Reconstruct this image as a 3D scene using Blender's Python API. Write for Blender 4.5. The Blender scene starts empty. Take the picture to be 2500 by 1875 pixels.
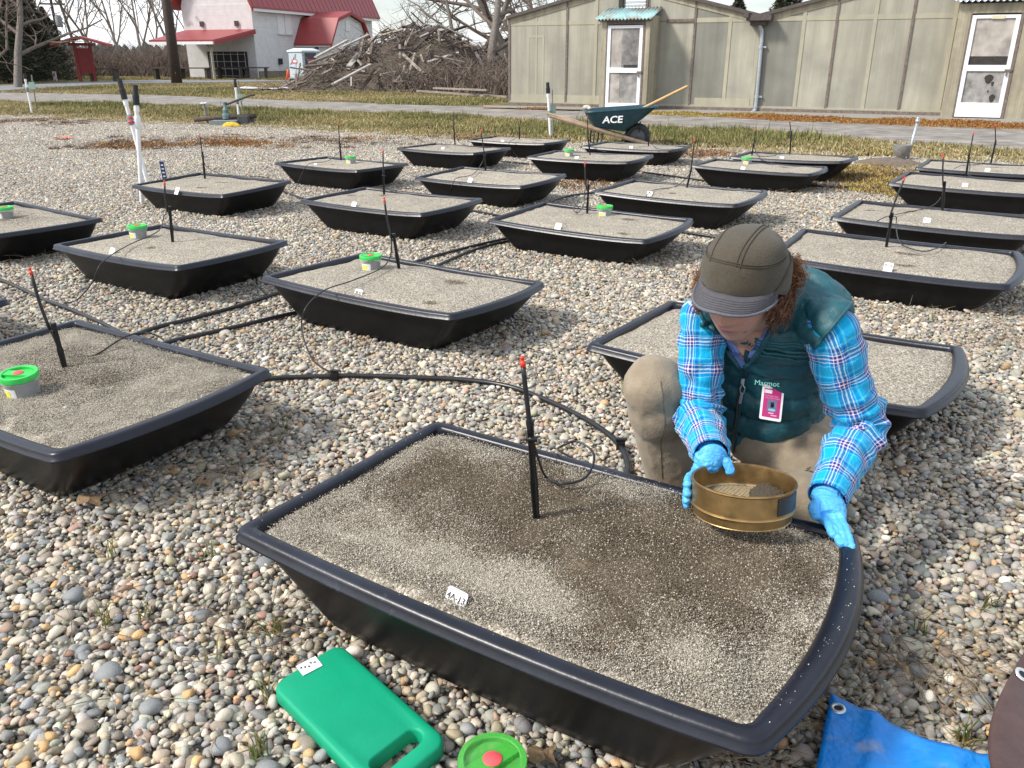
import bpy, bmesh, math, random
import numpy as np
from mathutils import Vector, Matrix, noise

scene = bpy.context.scene
R = math.radians
# ------------------------------------------------------------------ camera, sky, sun, exposure
CAM_H = 1.10
PITCH = R(21.62)
FPX, WPX, HPX = 2003.0, 2500.0, 1875.0
cam_data = bpy.data.cameras.new('camera')
cam_data.sensor_width = 36.0
cam_data.lens = FPX / WPX * 36.0
cam_data.clip_start, cam_data.clip_end = 0.05, 3000
cam = bpy.data.objects.new('camera', cam_data)
cam.location = (0, 0, CAM_H)
cam.rotation_euler = (R(90) - PITCH, 0, 0)
scene.collection.objects.link(cam)
scene.camera = cam

SUN_EL, SUN_DIR = R(43), Vector((-0.95, -0.31, 0)).normalized()      # horizontal direction towards the sun
world = bpy.data.worlds.new('World')
scene.world = world
world.use_nodes = True
wn, wl = world.node_tree.nodes, world.node_tree.links
wn.clear()
w_out = wn.new('ShaderNodeOutputWorld')
w_bg = wn.new('ShaderNodeBackground')
w_sky = wn.new('ShaderNodeTexSky')
w_sky.sky_type = 'NISHITA'
w_sky.sun_disc = False
w_sky.sun_elevation = SUN_EL
w_sky.sun_rotation = math.atan2(SUN_DIR.x, SUN_DIR.y)
w_sky.air_density, w_sky.dust_density, w_sky.ozone_density = 1.0, 1.5, 1.0
w_bg.inputs['Strength'].default_value = 0.142
# thin bright cloud veil, the same over the whole sky
w_tc = wn.new('ShaderNodeTexCoord')
w_map = wn.new('ShaderNodeMapping'); w_map.inputs['Scale'].default_value = (1.2, 1.2, 3.4)
w_noise = wn.new('ShaderNodeTexNoise')
w_noise.inputs['Scale'].default_value = 2.4; w_noise.inputs['Detail'].default_value = 7; w_noise.inputs['Roughness'].default_value = 0.58
w_ramp = wn.new('ShaderNodeMapRange')
w_ramp.inputs['From Min'].default_value = 0.36; w_ramp.inputs['From Max'].default_value = 0.68
w_ramp.inputs['To Min'].default_value = 0.15; w_ramp.inputs['To Max'].default_value = 0.9
w_mix = wn.new('ShaderNodeMix'); w_mix.data_type = 'RGBA'
w_mix.inputs['B'].default_value = (8.8, 9.1, 9.6, 1)
wl.new(w_tc.outputs['Generated'], w_map.inputs['Vector'])
wl.new(w_map.outputs['Vector'], w_noise.inputs['Vector'])
wl.new(w_noise.outputs['Fac'], w_ramp.inputs['Value'])
wl.new(w_ramp.outputs['Result'], w_mix.inputs['Factor'])
wl.new(w_sky.outputs['Color'], w_mix.inputs['A'])
wl.new(w_mix.outputs['Result'], w_bg.inputs['Color'])
wl.new(w_bg.outputs['Background'], w_out.inputs['Surface'])

sun_data = bpy.data.lights.new('sun', 'SUN')
sun_data.energy = 3.6
sun_data.angle = R(9.0)
sun_data.color = (1.0, 0.95, 0.87)
sun = bpy.data.objects.new('sun', sun_data)
to_sun = Vector((SUN_DIR.x * math.cos(SUN_EL), SUN_DIR.y * math.cos(SUN_EL), math.sin(SUN_EL)))
sun.rotation_euler = to_sun.to_track_quat('Z', 'Y').to_euler()
sun.location = to_sun * 30
scene.collection.objects.link(sun)

vs = scene.view_settings
vs.view_transform, vs.look, vs.gamma, vs.use_curve_mapping = 'Standard', 'None', 1.0, False
vs.exposure = 0.32
scene.cycles.use_denoising = True
scene.cycles.max_bounces = 6

# ------------------------------------------------------------------ helpers
rng = random.Random(7)
cP, sP = math.cos(PITCH), math.sin(PITCH)

def ray(px, py):
    dx, up = (px - WPX / 2) / FPX, (HPX / 2 - py) / FPX
    return Vector((dx, cP + up * sP, -sP + up * cP))

def G(px, py, z=0.0):
    """the place on the level z that the photograph shows at this spot"""
    d = ray(px, py)
    t = (z - CAM_H) / d.z
    return Vector((d.x * t, d.y * t, z))

def atY(px, py, Y):
    d = ray(px, py)
    t = Y / d.y
    return Vector((d.x * t, Y, CAM_H + d.z * t))

def V(*a):
    return Vector(a)

class MB:
    """collects shapes, build() links them as one mesh object"""
    def __init__(s):
        s.v, s.f, s.uv = [], [], {}
    def add(s, verts, faces, uvs=None):
        n = len(s.v)
        s.v += [tuple(v) for v in verts]
        for i, f in enumerate(faces):
            if uvs:
                s.uv[len(s.f)] = uvs[i]
            s.f.append(tuple(j + n for j in f))
        return s
    def box(s, c, size, rot=None, taper=1.0):
        hx, hy, hz = size[0] / 2, size[1] / 2, size[2] / 2
        vs_ = []
        for z, k in ((-hz, 1.0), (hz, taper)):
            for x, y in ((-hx, -hy), (hx, -hy), (hx, hy), (-hx, hy)):
                p = Vector((x * k, y * k, z))
                if rot is not None:
                    p = rot @ p
                vs_.append(p + Vector(c))
        return s.add(vs_, [(3, 2, 1, 0), (4, 5, 6, 7), (0, 1, 5, 4), (1, 2, 6, 5), (2, 3, 7, 6), (3, 0, 4, 7)])
    def rings(s, rings, cap0=True, cap1=True, closed=True, uvs=None):
        n = len(rings[0])
        vs_, fs, us = [], [], []
        for r in rings:
            vs_ += [Vector(p) for p in r]
        m = n if closed else n - 1
        for i in range(len(rings) - 1):
            for j in range(m):
                a, b = i * n + j, i * n + (j + 1) % n
                fs.append((a, b, b + n, a + n))
                if uvs:
                    u0, u1 = uvs[0][j], uvs[0][j + 1]
                    us.append(((u0, uvs[1][i]), (u1, uvs[1][i]), (u1, uvs[1][i + 1]), (u0, uvs[1][i + 1])))
        if cap0 and closed:
            fs.append(tuple(range(n - 1, -1, -1))); us.append(((0, 0),) * n)
        if cap1 and closed:
            k = (len(rings) - 1) * n
            fs.append(tuple(range(k, k + n))); us.append(((0, 0),) * n)
        return s.add(vs_, fs, us if uvs else None)
    def tube(s, pts, rad, seg=8, cap=True, flat=1.0):
        pts = [Vector(p) for p in pts]
        if not hasattr(rad, '__len__'):
            rad = [rad] * len(pts)
        fr = frames(pts)
        rs = []
        for p, r, (t, n, b) in zip(pts, rad, fr):
            rs.append([p + n * (math.cos(2 * math.pi * k / seg) * r) + b * (math.sin(2 * math.pi * k / seg) * r * flat) for k in range(seg)])
        return s.rings(rs, cap, cap)
    def lathe(s, prof, c=(0, 0, 0), seg=24, rot=None, cap0=True, cap1=True):
        c = Vector(c)
        rs = []
        for r, z in prof:
            ring = []
            for k in range(seg):
                p = Vector((r * math.cos(2 * math.pi * k / seg), r * math.sin(2 * math.pi * k / seg), z))
                ring.append(c + (rot @ p if rot is not None else p))
            rs.append(ring)
        return s.rings(rs, cap0, cap1)
    def ell(s, c, rad, rot=None, nu=16, nv=10):
        c = Vector(c)
        rs = []
        for i in range(nv + 1):
            th = math.pi * (i + 0.001) / (nv + 0.002)
            ring = []
            for k in range(nu):
                a = 2 * math.pi * k / nu
                p = Vector((rad[0] * math.sin(th) * math.cos(a), rad[1] * math.sin(th) * math.sin(a), -rad[2] * math.cos(th)))
                ring.append(c + (rot @ p if rot is not None else p))
            rs.append(ring)
        return s.rings(rs)
    def prism(s, poly, ext):
        """a flat outline (list of 3D points) given thickness along ext"""
        n, e = len(poly), Vector(ext)
        vs_ = [Vector(p) for p in poly] + [Vector(p) + e for p in poly]
        fs = [tuple(range(n - 1, -1, -1)), tuple(range(n, 2 * n))]
        fs += [(j, (j + 1) % n, (j + 1) % n + n, j + n) for j in range(n)]
        return s.add(vs_, fs)
    def mesh(s, name, smooth=False, fix=True):
        me = bpy.data.meshes.new(name)
        me.from_pydata(s.v, [], s.f)
        if s.uv:
            lay = me.uv_layers.new(name='UVMap')
            for fi, us in s.uv.items():
                for li, u in zip(me.polygons[fi].loop_indices, us):
                    lay.data[li].uv = u
        if fix:
            bm = bmesh.new(); bm.from_mesh(me)
            bmesh.ops.recalc_face_normals(bm, faces=bm.faces)
            bm.to_mesh(me); bm.free()
        if smooth:
            me.shade_smooth()
        return me
    def build(s, name, mat, parent=None, smooth=False, world=False, sharp=None):
        me = s.mesh(name, smooth)
        if sharp:
            me.set_sharp_from_angle(angle=R(sharp))
        return link(name, me, mat, parent, world)

def link(name, me, mat=None, parent=None, world=False):
    if mat is not None:
        me.materials.clear(); me.materials.append(mat)
    o = bpy.data.objects.new(name, me)
    scene.collection.objects.link(o)
    if parent is not None:
        o.parent = parent
        if world:
            o.matrix_parent_inverse = parent.matrix_basis.inverted()
    return o

def frames(pts):
    n = len(pts)
    tg = []
    for i in range(n):
        t = pts[min(i + 1, n - 1)] - pts[max(i - 1, 0)]
        tg.append(t.normalized() if t.length > 1e-9 else Vector((0, 0, 1)))
    ref = Vector((0, 0, 1)) if abs(tg[0].z) < 0.9 else Vector((1, 0, 0))
    nrm = tg[0].cross(ref).normalized()
    out = []
    for t in tg:
        nrm = (nrm - t * nrm.dot(t)).normalized()
        out.append((t, nrm, t.cross(nrm)))
    return out

def spline(pts, n):
    """Catmull-Rom through the points"""
    P = [Vector(p) for p in pts]
    if len(P) == 2:
        return [P[0].lerp(P[1], i / (n - 1)) for i in range(n)]
    P = [P[0] * 2 - P[1]] + P + [P[-1] * 2 - P[-2]]
    m = len(P) - 3
    out = []
    for i in range(n):
        u = i / (n - 1) * m
        k = min(int(u), m - 1); t = u - k
        a, b, c, d = P[k:k + 4]
        out.append(0.5 * (2 * b + (c - a) * t + (2 * a - 5 * b + 4 * c - d) * t * t + (3 * b - a - 3 * c + d) * t ** 3))
    return out

def interp(xs, ys, x):
    return float(np.interp(x, xs, ys))

def tag(o, label=None, cat=None, group=None, kind=None):
    if label: o['label'] = label
    if cat: o['category'] = cat
    if group: o['group'] = group
    if kind: o['kind'] = kind
    return o

def empty(name, loc=(0, 0, 0), rz=0.0):
    o = bpy.data.objects.new(name, None)
    o.empty_display_size = 0.1
    o.location = loc
    o.rotation_euler = (0, 0, rz)
    scene.collection.objects.link(o)
    return o

bench_scene = bpy.data.scenes.new('bench')                                    # where shapes are evaluated, away from the big scene
def evaluated(o):
    bench_scene.collection.objects.link(o)
    vl = bench_scene.view_layers[0]
    vl.update()
    me = bpy.data.meshes.new_from_object(o.evaluated_get(vl.depsgraph))
    bpy.data.objects.remove(o)
    return me

def text_mesh(body, size, mat_name=None, extrude=0.0004, shear=0.0, bold=0.0):
    cu = bpy.data.curves.new('lettering', 'FONT')
    cu.body, cu.size, cu.extrude, cu.shear = body, size, extrude, shear
    cu.align_x, cu.align_y = 'CENTER', 'CENTER'
    cu.resolution_u = 3
    cu.offset = bold
    o = bpy.data.objects.new('lettering', cu)
    me = evaluated(o)
    bpy.data.curves.remove(cu)
    return me

# ------------------------------------------------------------------ materials
MATS = {}
def mat(name, col, rough=0.6, var=0.12, scale=12.0, bump=0.0, bscale=None, metal=0.0, spec=0.5, detail=6.0,
        col2=None, mix=(0.45, 0.62), sheen=0.0, trans=0.0, alpha=1.0, rnd=0.0, coord='Object', attr=None, sss=0.0):
    if name in MATS:
        return MATS[name]
    m = bpy.data.materials.new(name)
    m.use_nodes = True
    nt = m.node_tree; N, L = nt.nodes, nt.links
    b = N['Principled BSDF']
    b.inputs['Roughness'].default_value = rough
    b.inputs['Metallic'].default_value = metal
    b.inputs['Specular IOR Level'].default_value = spec
    if sheen: b.inputs['Sheen Weight'].default_value = sheen
    if trans: b.inputs['Transmission Weight'].default_value = trans
    if sss:
        b.inputs['Subsurface Weight'].default_value = sss
        b.inputs['Subsurface Radius'].default_value = (0.01, 0.004, 0.002)
    b.inputs['Alpha'].default_value = alpha
    tc = N.new('ShaderNodeTexCoord')
    no = N.new('ShaderNodeTexNoise')
    no.inputs['Scale'].default_value = scale; no.inputs['Detail'].default_value = detail; no.inputs['Roughness'].default_value = 0.6
    L.new(tc.outputs[coord], no.inputs['Vector'])
    base = None
    if attr:
        at = N.new('ShaderNodeAttribute'); at.attribute_name = attr
        base = at.outputs['Color']
    if col2 is not None:
        mr = N.new('ShaderNodeMapRange')
        mr.inputs['From Min'].default_value, mr.inputs['From Max'].default_value = mix
        L.new(no.outputs['Fac'], mr.inputs['Value'])
        mx = N.new('ShaderNodeMix'); mx.data_type = 'RGBA'
        mx.inputs['A'].default_value = (*col, 1); mx.inputs['B'].default_value = (*col2, 1)
        if base: L.new(base, mx.inputs['A'])
        L.new(mr.outputs['Result'], mx.inputs['Factor'])
        base = mx.outputs['Result']
    hs = N.new('ShaderNodeHueSaturation')
    if base: L.new(base, hs.inputs['Color'])
    else: hs.inputs['Color'].default_value = (*col, 1)
    no2 = N.new('ShaderNodeTexNoise')
    no2.inputs['Scale'].default_value = scale * 2.7; no2.inputs['Detail'].default_value = 4
    L.new(tc.outputs[coord], no2.inputs['Vector'])
    mv = N.new('ShaderNodeMapRange')
    mv.inputs['From Min'].default_value, mv.inputs['From Max'].default_value = 0.3, 0.7
    mv.inputs['To Min'].default_value, mv.inputs['To Max'].default_value = 1 - var, 1 + var
    L.new(no2.outputs['Fac'], mv.inputs['Value'])
    val = mv.outputs['Result']
    if rnd:
        oi = N.new('ShaderNodeObjectInfo')
        mr2 = N.new('ShaderNodeMapRange')
        mr2.inputs['To Min'].default_value, mr2.inputs['To Max'].default_value = 1 - rnd, 1 + rnd
        L.new(oi.outputs['Random'], mr2.inputs['Value'])
        mm = N.new('ShaderNodeMath'); mm.operation = 'MULTIPLY'
        L.new(val, mm.inputs[0]); L.new(mr2.outputs['Result'], mm.inputs[1])
        val = mm.outputs[0]
    L.new(val, hs.inputs['Value'])
    L.new(hs.outputs['Color'], b.inputs['Base Color'])
    if bump:
        nb = N.new('ShaderNodeTexNoise')
        nb.inputs['Scale'].default_value = bscale or scale * 3; nb.inputs['Detail'].default_value = 5
        L.new(tc.outputs[coord], nb.inputs['Vector'])
        bp = N.new('ShaderNodeBump'); bp.inputs['Strength'].default_value = bump; bp.inputs['Distance'].default_value = 0.01
        L.new(nb.outputs['Fac'], bp.inputs['Height'])
        L.new(bp.outputs['Normal'], b.inputs['Normal'])
    MATS[name] = m
    return m

def nodes_of(m):
    return m.node_tree.nodes, m.node_tree.links, m.node_tree.nodes['Principled BSDF']

def scatter(name, cloud, tiles, kind='stuff'):
    """one object: the tile meshes repeated on points (x, y, z, rz, scale, index)"""
    coll = bpy.data.collections.new(name + '_tiles')
    for i, me in enumerate(tiles):
        o = bpy.data.objects.new('%s_tile_%02d' % (name, i), me)
        coll.objects.link(o)
    me = bpy.data.meshes.new(name)
    me.from_pydata([c[:3] for c in cloud], [], [])
    a = me.attributes.new('rot', 'FLOAT_VECTOR', 'POINT')
    a.data.foreach_set('vector', [x for c in cloud for x in (0.0, 0.0, c[3])])
    a = me.attributes.new('siz', 'FLOAT_VECTOR', 'POINT')
    a.data.foreach_set('vector', [x for c in cloud for x in (c[4] * (c[6] if len(c) > 6 else 1), c[4], c[4])])
    a = me.attributes.new('idx', 'INT', 'POINT')
    a.data.foreach_set('value', [int(c[5]) for c in cloud])
    o = link(name, me, None)
    ng = bpy.data.node_groups.new(name + '_scatter', 'GeometryNodeTree')
    ng.interface.new_socket('Geometry', in_out='INPUT', socket_type='NodeSocketGeometry')
    ng.interface.new_socket('Geometry', in_out='OUTPUT', socket_type='NodeSocketGeometry')
    N, L = ng.nodes, ng.links
    gi, go = N.new('NodeGroupInput'), N.new('NodeGroupOutput')
    ip = N.new('GeometryNodeInstanceOnPoints')
    ci = N.new('GeometryNodeCollectionInfo')
    ci.inputs['Collection'].default_value = coll
    ci.inputs['Separate Children'].default_value = True
    ci.inputs['Reset Children'].default_value = True
    ip.inputs['Pick Instance'].default_value = True
    def att(nm, ty):
        n = N.new('GeometryNodeInputNamedAttribute'); n.data_type = ty
        n.inputs['Name'].default_value = nm
        return [q for q in n.outputs if q.enabled and q.name == 'Attribute'][0]
    L.new(gi.outputs[0], ip.inputs['Points'])
    L.new(ci.outputs[0], ip.inputs['Instance'])
    L.new(att('idx', 'INT'), ip.inputs['Instance Index'])
    L.new(att('rot', 'FLOAT_VECTOR'), ip.inputs['Rotation'])
    L.new(att('siz', 'FLOAT_VECTOR'), ip.inputs['Scale'])
    L.new(ip.outputs[0], go.inputs[0])
    md = o.modifiers.new('scatter', 'NODES'); md.node_group = ng
    tag(o, kind=kind)
    return o

def inside(p, poly):
    x, y = p[0], p[1]
    r = False
    j = len(poly) - 1
    for i in range(len(poly)):
        xi, yi, xj, yj = poly[i][0], poly[i][1], poly[j][0], poly[j][1]
        if (yi > y) != (yj > y) and x < (xj - xi) * (y - yi) / (yj - yi) + xi:
            r = not r
        j = i
    return r

def displace(me, fn):
    """push every vertex along its normal by fn(place)"""
    n = len(me.vertices)
    co = np.empty(n * 3, np.float32); nr = np.empty(n * 3, np.float32)
    me.vertices.foreach_get('co', co); me.vertex_normals.foreach_get('vector', nr)
    co = co.reshape(-1, 3); nr = nr.reshape(-1, 3)
    d = np.array([fn(Vector(c)) for c in co.tolist()], np.float32)
    me.vertices.foreach_set('co', (co + nr * d[:, None]).ravel())
    me.update()

def remesh(mb, voxel, smooth=4, name='blob'):
    """overlapping closed shapes fused into one skin"""
    me = mb.mesh(name)
    o = bpy.data.objects.new(name, me)
    m = o.modifiers.new('r', 'REMESH'); m.mode = 'VOXEL'; m.voxel_size = voxel; m.use_smooth_shade = True
    if smooth:
        s_ = o.modifiers.new('s', 'SMOOTH'); s_.iterations = smooth; s_.factor = 0.5
    out = evaluated(o)
    out.name = name
    out.shade_smooth()
    return out

# ------------------------------------------------------------------ the ground
road_near = [(-2600, 190), (0, 249), (625, 266), (1000, 282), (1375, 302), (1900, 329), (2500, 377), (3600, 470)]
road_far = [(-2600, 178), (0, 227), (375, 233), (1000, 257), (1375, 268), (1900, 296), (2500, 316), (3600, 362)]
field_far = [(-1500, 225), (0, 283), (625, 309), (900, 329), (1150, 338), (1450, 352), (1800, 371), (2150, 384), (2500, 396), (3600, 440)]
moss_far = [(1180, 266), (1244, 266), (1900, 283), (2330, 297), (2500, 305), (3600, 345)]
path_far = [(-2600, 216), (0, 210), (300, 197), (600, 193), (760, 191.5), (1150, 186)]
path_near = [(-2600, 236), (0, 222), (300, 204), (600, 200), (760, 198), (1150, 194)]

def sheet(name, pts, z, m, kind='structure'):
    mb = MB()
    mb.add([(p.x, p.y, z) for p in pts], [tuple(range(len(pts)))])
    o = mb.build(name, m)
    me = o.data
    if me.polygons[0].normal.z < 0:
        me.flip_normals()
    return tag(o, kind=kind)

def strip(far, near):
    return [G(*p) for p in far] + [G(*p) for p in reversed(near)]

ground_m = mat('dry turf', (0.16, 0.12, 0.065), 0.95, 0.3, 1.2, 0.6, 40, col2=(0.085, 0.10, 0.03), mix=(0.42, 0.6))
bed_m = mat('gravel bed', (0.13, 0.12, 0.105), 0.95, 0.4, 30, 0.8, 120)
road_m = mat('packed gravel', (0.19, 0.17, 0.148), 0.95, 0.3, 1.6, 0.9, 50, col2=(0.29, 0.265, 0.235), mix=(0.4, 0.66), detail=10)
turf_m = mat('thin turf', (0.24, 0.19, 0.085), 0.95, 0.3, 2.0, 0.6, 60, col2=(0.11, 0.12, 0.035), mix=(0.45, 0.6))
straw_m = mat('straw and thatch', (0.36, 0.28, 0.15), 0.95, 0.3, 2.6, 0.6, 60, col2=(0.15, 0.085, 0.045), mix=(0.5, 0.64))
moss_m = mat('red moss and grit', (0.24, 0.17, 0.05), 0.95, 0.3, 1.1, 0.6, 60, col2=(0.20, 0.07, 0.025), mix=(0.44, 0.56))
grit_m = mat('wall foot grit', (0.27, 0.255, 0.23), 0.95, 0.3, 14, 0.8, 80)
asphalt_m = mat('asphalt lane', (0.20, 0.205, 0.21), 0.9, 0.1, 3, 0.3, 80)

mb = MB(); mb.add([(-1500, -20, 0), (1500, -20, 0), (1500, 2600, 0), (-1500, 2600, 0)], [(0, 1, 2, 3)])
tag(mb.build('ground', ground_m), kind='structure')
field_poly = [G(*p) for p in field_far] + [V(9, -1.5, 0), V(-9, -1.5, 0)]
gravel_bed = sheet('gravel_bed', field_poly, 0.004, bed_m)
straw_far = [(x, y - 14 - (6 if x > 600 else 0)) for x, y in field_far]
sheet('thatch_strip', strip(straw_far, field_far), 0.006, straw_m)
sheet('turf_strip', strip(road_near, straw_far), 0.010, turf_m)
sheet('gravel_road', strip(road_far, road_near), 0.014, road_m)
sheet('moss_strip', strip(moss_far, [p for p in road_far if p[0] > 1180][:] and [(1180, 262.6)] + [p for p in road_far if p[0] > 1180]), 0.018, moss_m)
sheet('wall_foot_gravel', [G(1180, 258), G(1900, 270), G(2320, 278), G(2600, 286), G(3600, 310)] + [G(*p) for p in reversed(moss_far)], 0.010, grit_m)
sheet('asphalt_path', strip(path_far, path_near), 0.012, asphalt_m)

# ------------------------------------------------------------------ river pebbles
bm = bmesh.new(); bmesh.ops.create_icosphere(bm, subdivisions=2, radius=1.0)
ICO_V = np.array([v.co[:] for v in bm.verts]); ICO_F = np.array([[v.index for v in f.verts] for f in bm.faces]); bm.free()
bm = bmesh.new(); bmesh.ops.create_icosphere(bm, subdivisions=1, radius=1.0)
ICO1_V = np.array([v.co[:] for v in bm.verts]); ICO1_F = np.array([[v.index for v in f.verts] for f in bm.faces]); bm.free()
PEB = np.array([1.16, 1.15, 1.16]) * np.array([(.45, .40, .31), (.33, .305, .26), (.22, .23, .225), (.37, .295, .19), (.22, .16, .105), (.095, .095, .09), (.31, .18, .125),
                (.58, .54, .45), (.46, .28, .12), (.25, .25, .205), (.50, .44, .33), (.165, .17, .165), (.40, .35, .27), (.28, .235, .18)])
PEB_W = np.array([14, 14, 12, 9, 6, 6, 3, 5, 3, 9, 9, 8, 9, 8], float); PEB_W /= PEB_W.sum()

def rot_mats(r, n, tilt):
    a, b, c = r.uniform(0, 2 * np.pi, n), r.normal(0, tilt, n), r.normal(0, tilt, n)
    ca, sa, cb, sb, cc, sc = np.cos(a), np.sin(a), np.cos(b), np.sin(b), np.cos(c), np.sin(c)
    z, o = np.zeros(n), np.ones(n)
    Rz = np.stack([ca, -sa, z, sa, ca, z, z, z, o], -1).reshape(n, 3, 3)
    Rx = np.stack([o, z, z, z, cb, -sb, z, sb, cb], -1).reshape(n, 3, 3)
    Ry = np.stack([cc, z, sc, z, o, z, -sc, z, cc], -1).reshape(n, 3, 3)
    return Rx @ Ry @ Rz

def pebble_shapes(r, n, size, sph=None, dev=.34):
    ICO_V = globals()['ICO_V'] if sph is None else sph
    a = size * np.exp(r.normal(0, dev, n))
    b = a * r.uniform(0.58, 0.98, n); c = a * r.uniform(0.38, 0.72, n)
    v = ICO_V[None] * np.stack([a, b, c], -1)[:, None]
    # uneven, slightly squared-off lumps
    k = r.normal(0, 1, (n, 3, 3))
    d = np.einsum('vi,nij->nvj', ICO_V, k)
    v *= (1 + 0.13 * np.sin(1.9 * d[..., 0:1]) + 0.08 * np.sin(3.1 * d[..., 1:2]))
    return v, np.stack([a, b, c], -1)

def np_mesh(name, verts, faces, cols=None, smooth=True):
    me = bpy.data.meshes.new(name)
    me.vertices.add(len(verts)); me.vertices.foreach_set('co', np.asarray(verts, np.float32).ravel())
    k = faces.shape[1]
    me.loops.add(faces.size); me.loops.foreach_set('vertex_index', faces.astype(np.int32).ravel())
    me.polygons.add(len(faces))
    me.polygons.foreach_set('loop_start', np.arange(0, faces.size, k, dtype=np.int32))
    if cols is not None:
        a = me.attributes.new('Col', 'FLOAT_COLOR', 'POINT')
        a.data.foreach_set('color', np.concatenate([cols, np.ones((len(cols), 1))], 1).astype(np.float32).ravel())
    me.update(calc_edges=True)
    if smooth: me.shade_smooth()
    return me

pebble_m = mat('river pebble', (.3, .3, .3), 0.62, 0.22, 260, 0.25, 500, attr='Col', rnd=0.06)
def gravel_tile(seed, size=1.0):
    r = np.random.default_rng(seed)
    V_, F_, C_, off = [], [], [], 0
    for sp, z0, dz, sv, sf, mean in ((0.0152, 0.003, 0.002, ICO1_V, ICO1_F, .0078), (0.0138, 0.0095, 0.0040, ICO_V, ICO_F, .0081)):
        g = np.arange(-size / 2, size / 2, sp)
        X, Y = np.meshgrid(g, g)
        p = np.stack([X.ravel(), Y.ravel()], -1) + r.uniform(-.6, .6, (X.size, 2)) * sp
        pos = np.concatenate([p, (z0 + r.normal(0, dz, len(p)))[:, None]], 1)
        n = len(pos)
        v, ax = pebble_shapes(r, n, mean, sv)
        big = r.random(n) < 0.03
        v[big] *= 1.45
        v = np.einsum('nij,nvj->nvi', rot_mats(r, n, 0.36), v) + pos[:, None]
        cols = (PEB[r.choice(len(PEB), n, p=PEB_W)] * .78 + np.array([.335, .305, .25]) * .22) * np.exp(r.normal(0, .16, (n, 1))) * (1 + r.normal(0, .03, (n, 3)))
        V_.append(v.reshape(-1, 3)); C_.append(np.repeat(cols, len(sv), 0))
        F_.append((sf[None] + (np.arange(n) * len(sv))[:, None, None]).reshape(-1, 3) + off); off += n * len(sv)
    me = np_mesh('pebble_tile', np.concatenate(V_), np.concatenate(F_), np.concatenate(C_))
    me.materials.append(pebble_m)
    return me

tiles = [gravel_tile(s) for s in (1, 2)]
cloud = []
for iy in range(0, 21):
    for ix in range(-14, 15):
        x, y = ix + 0.5, iy + 0.6
        if abs(x) > 0.68 * y + 1.3 or y > 20:
            continue
        if any(inside((x + dx, y + dy), field_poly) for dx in (-.3, .3) for dy in (-.3, .1)):
            cloud.append((x, y, 0.004, rng.randrange(4) * math.pi / 2, 1.0, rng.randrange(2), rng.choice((1, -1))))
tag(scatter('pebbles', cloud, tiles), kind='stuff').parent = gravel_bed

# the nearest pebbles, each a stone of its own on the bed
r_ = np.random.default_rng(99)
stone_meshes = []
for k in range(24):
    v, ax = pebble_shapes(r_, 1, 0.0104)
    c = PEB[r_.choice(len(PEB), p=PEB_W)] * np.exp(r_.normal(0, .18))
    me = np_mesh('pebble', v[0], ICO_F, np.repeat(c[None], len(ICO_V), 0)); me.materials.append(pebble_m)
    stone_meshes.append(me)
placed = 0
tries = 0
while placed < 300 and tries < 6000:
    tries += 1
    if rng.random() < 0.72:
        q = G(rng.uniform(-40, 900), rng.uniform(1330, 1960))
    else:
        q = G(rng.uniform(2060, 2560), rng.uniform(1250, 1900))
    d = (Matrix.Rotation(R(32.3), 2) @ Vector((q.x - 0.065, q.y - 1.423)))
    if abs(d.x) < 0.60 and abs(d.y) < 0.36:
        continue
    o = bpy.data.objects.new('pebble', stone_meshes[rng.randrange(24)])
    o.location = (q.x, q.y, 0.0185 + rng.uniform(-.003, .002))
    o.rotation_euler = (rng.gauss(0, .25), rng.gauss(0, .25), rng.uniform(0, 6.28))
    s = rng.uniform(0.75, 1.3); o.scale = (s, s, s)
    scene.collection.objects.link(o)
    o.parent = gravel_bed
    placed += 1

# ------------------------------------------------------------------ grass tufts along the road
def blade_tile(name, n, h, cols, seed, spread=0.5, lean=0.6, wid=0.004):
    r = np.random.default_rng(seed)
    p = r.uniform(-spread, spread, (n, 2))
    cl = r.uniform(-spread, spread, (max(4, n // 40), 2))
    near = r.random(n) < 0.6
    p[near] = cl[r.integers(0, len(cl), near.sum())] + r.normal(0, 0.05, (near.sum(), 2))
    a = r.uniform(0, 2 * np.pi, n); hh = h * np.exp(r.normal(0, .35, n)); ln = np.abs(r.normal(0, lean, n)) * hh
    w = wid * r.uniform(.6, 1.3, n)
    d = np.stack([np.cos(a), np.sin(a)], -1); s = np.stack([-np.sin(a), np.cos(a)], -1)
    def P(xy, z): return np.concatenate([xy, np.broadcast_to(z, (n,))[:, None]], 1)
    b0 = P(p - s * w[:, None], np.zeros(n)); b1 = P(p + s * w[:, None], np.zeros(n))
    m0 = P(p + d * (ln * .35)[:, None] - s * (w * .8)[:, None], hh * .6); m1 = P(p + d * (ln * .35)[:, None] + s * (w * .8)[:, None], hh * .6)
    t = P(p + d * ln[:, None], hh * .95)
    v = np.stack([b0, b1, m0, m1, t], 1)
    base = (np.arange(n) * 5)[:, None]
    f = np.concatenate([base + np.array([[0, 1, 3]]), base + np.array([[0, 3, 2]]), base + np.array([[2, 3, 4]])])
    c = np.array(cols)[r.integers(0, len(cols), n)] * np.exp(r.normal(0, .2, (n, 1)))
    me = np_mesh(name, v.reshape(-1, 3), f, np.repeat(c, 5, 0), smooth=False)
    me.materials.append(grass_m)
    return me
grass_m = mat('grass blade', (.1, .15, .03), 0.75, 0.15, 8, attr='Col', spec=0.25, rnd=0.15)
GREEN = [(.10, .125, .032), (.13, .145, .045), (.17, .16, .06), (.27, .23, .095), (.075, .10, .026)]
DRY = [(.42, .33, .17), (.33, .26, .12), (.24, .20, .07), (.20, .20, .06), (.3, .2, .1), (.5, .42, .25)]
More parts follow.
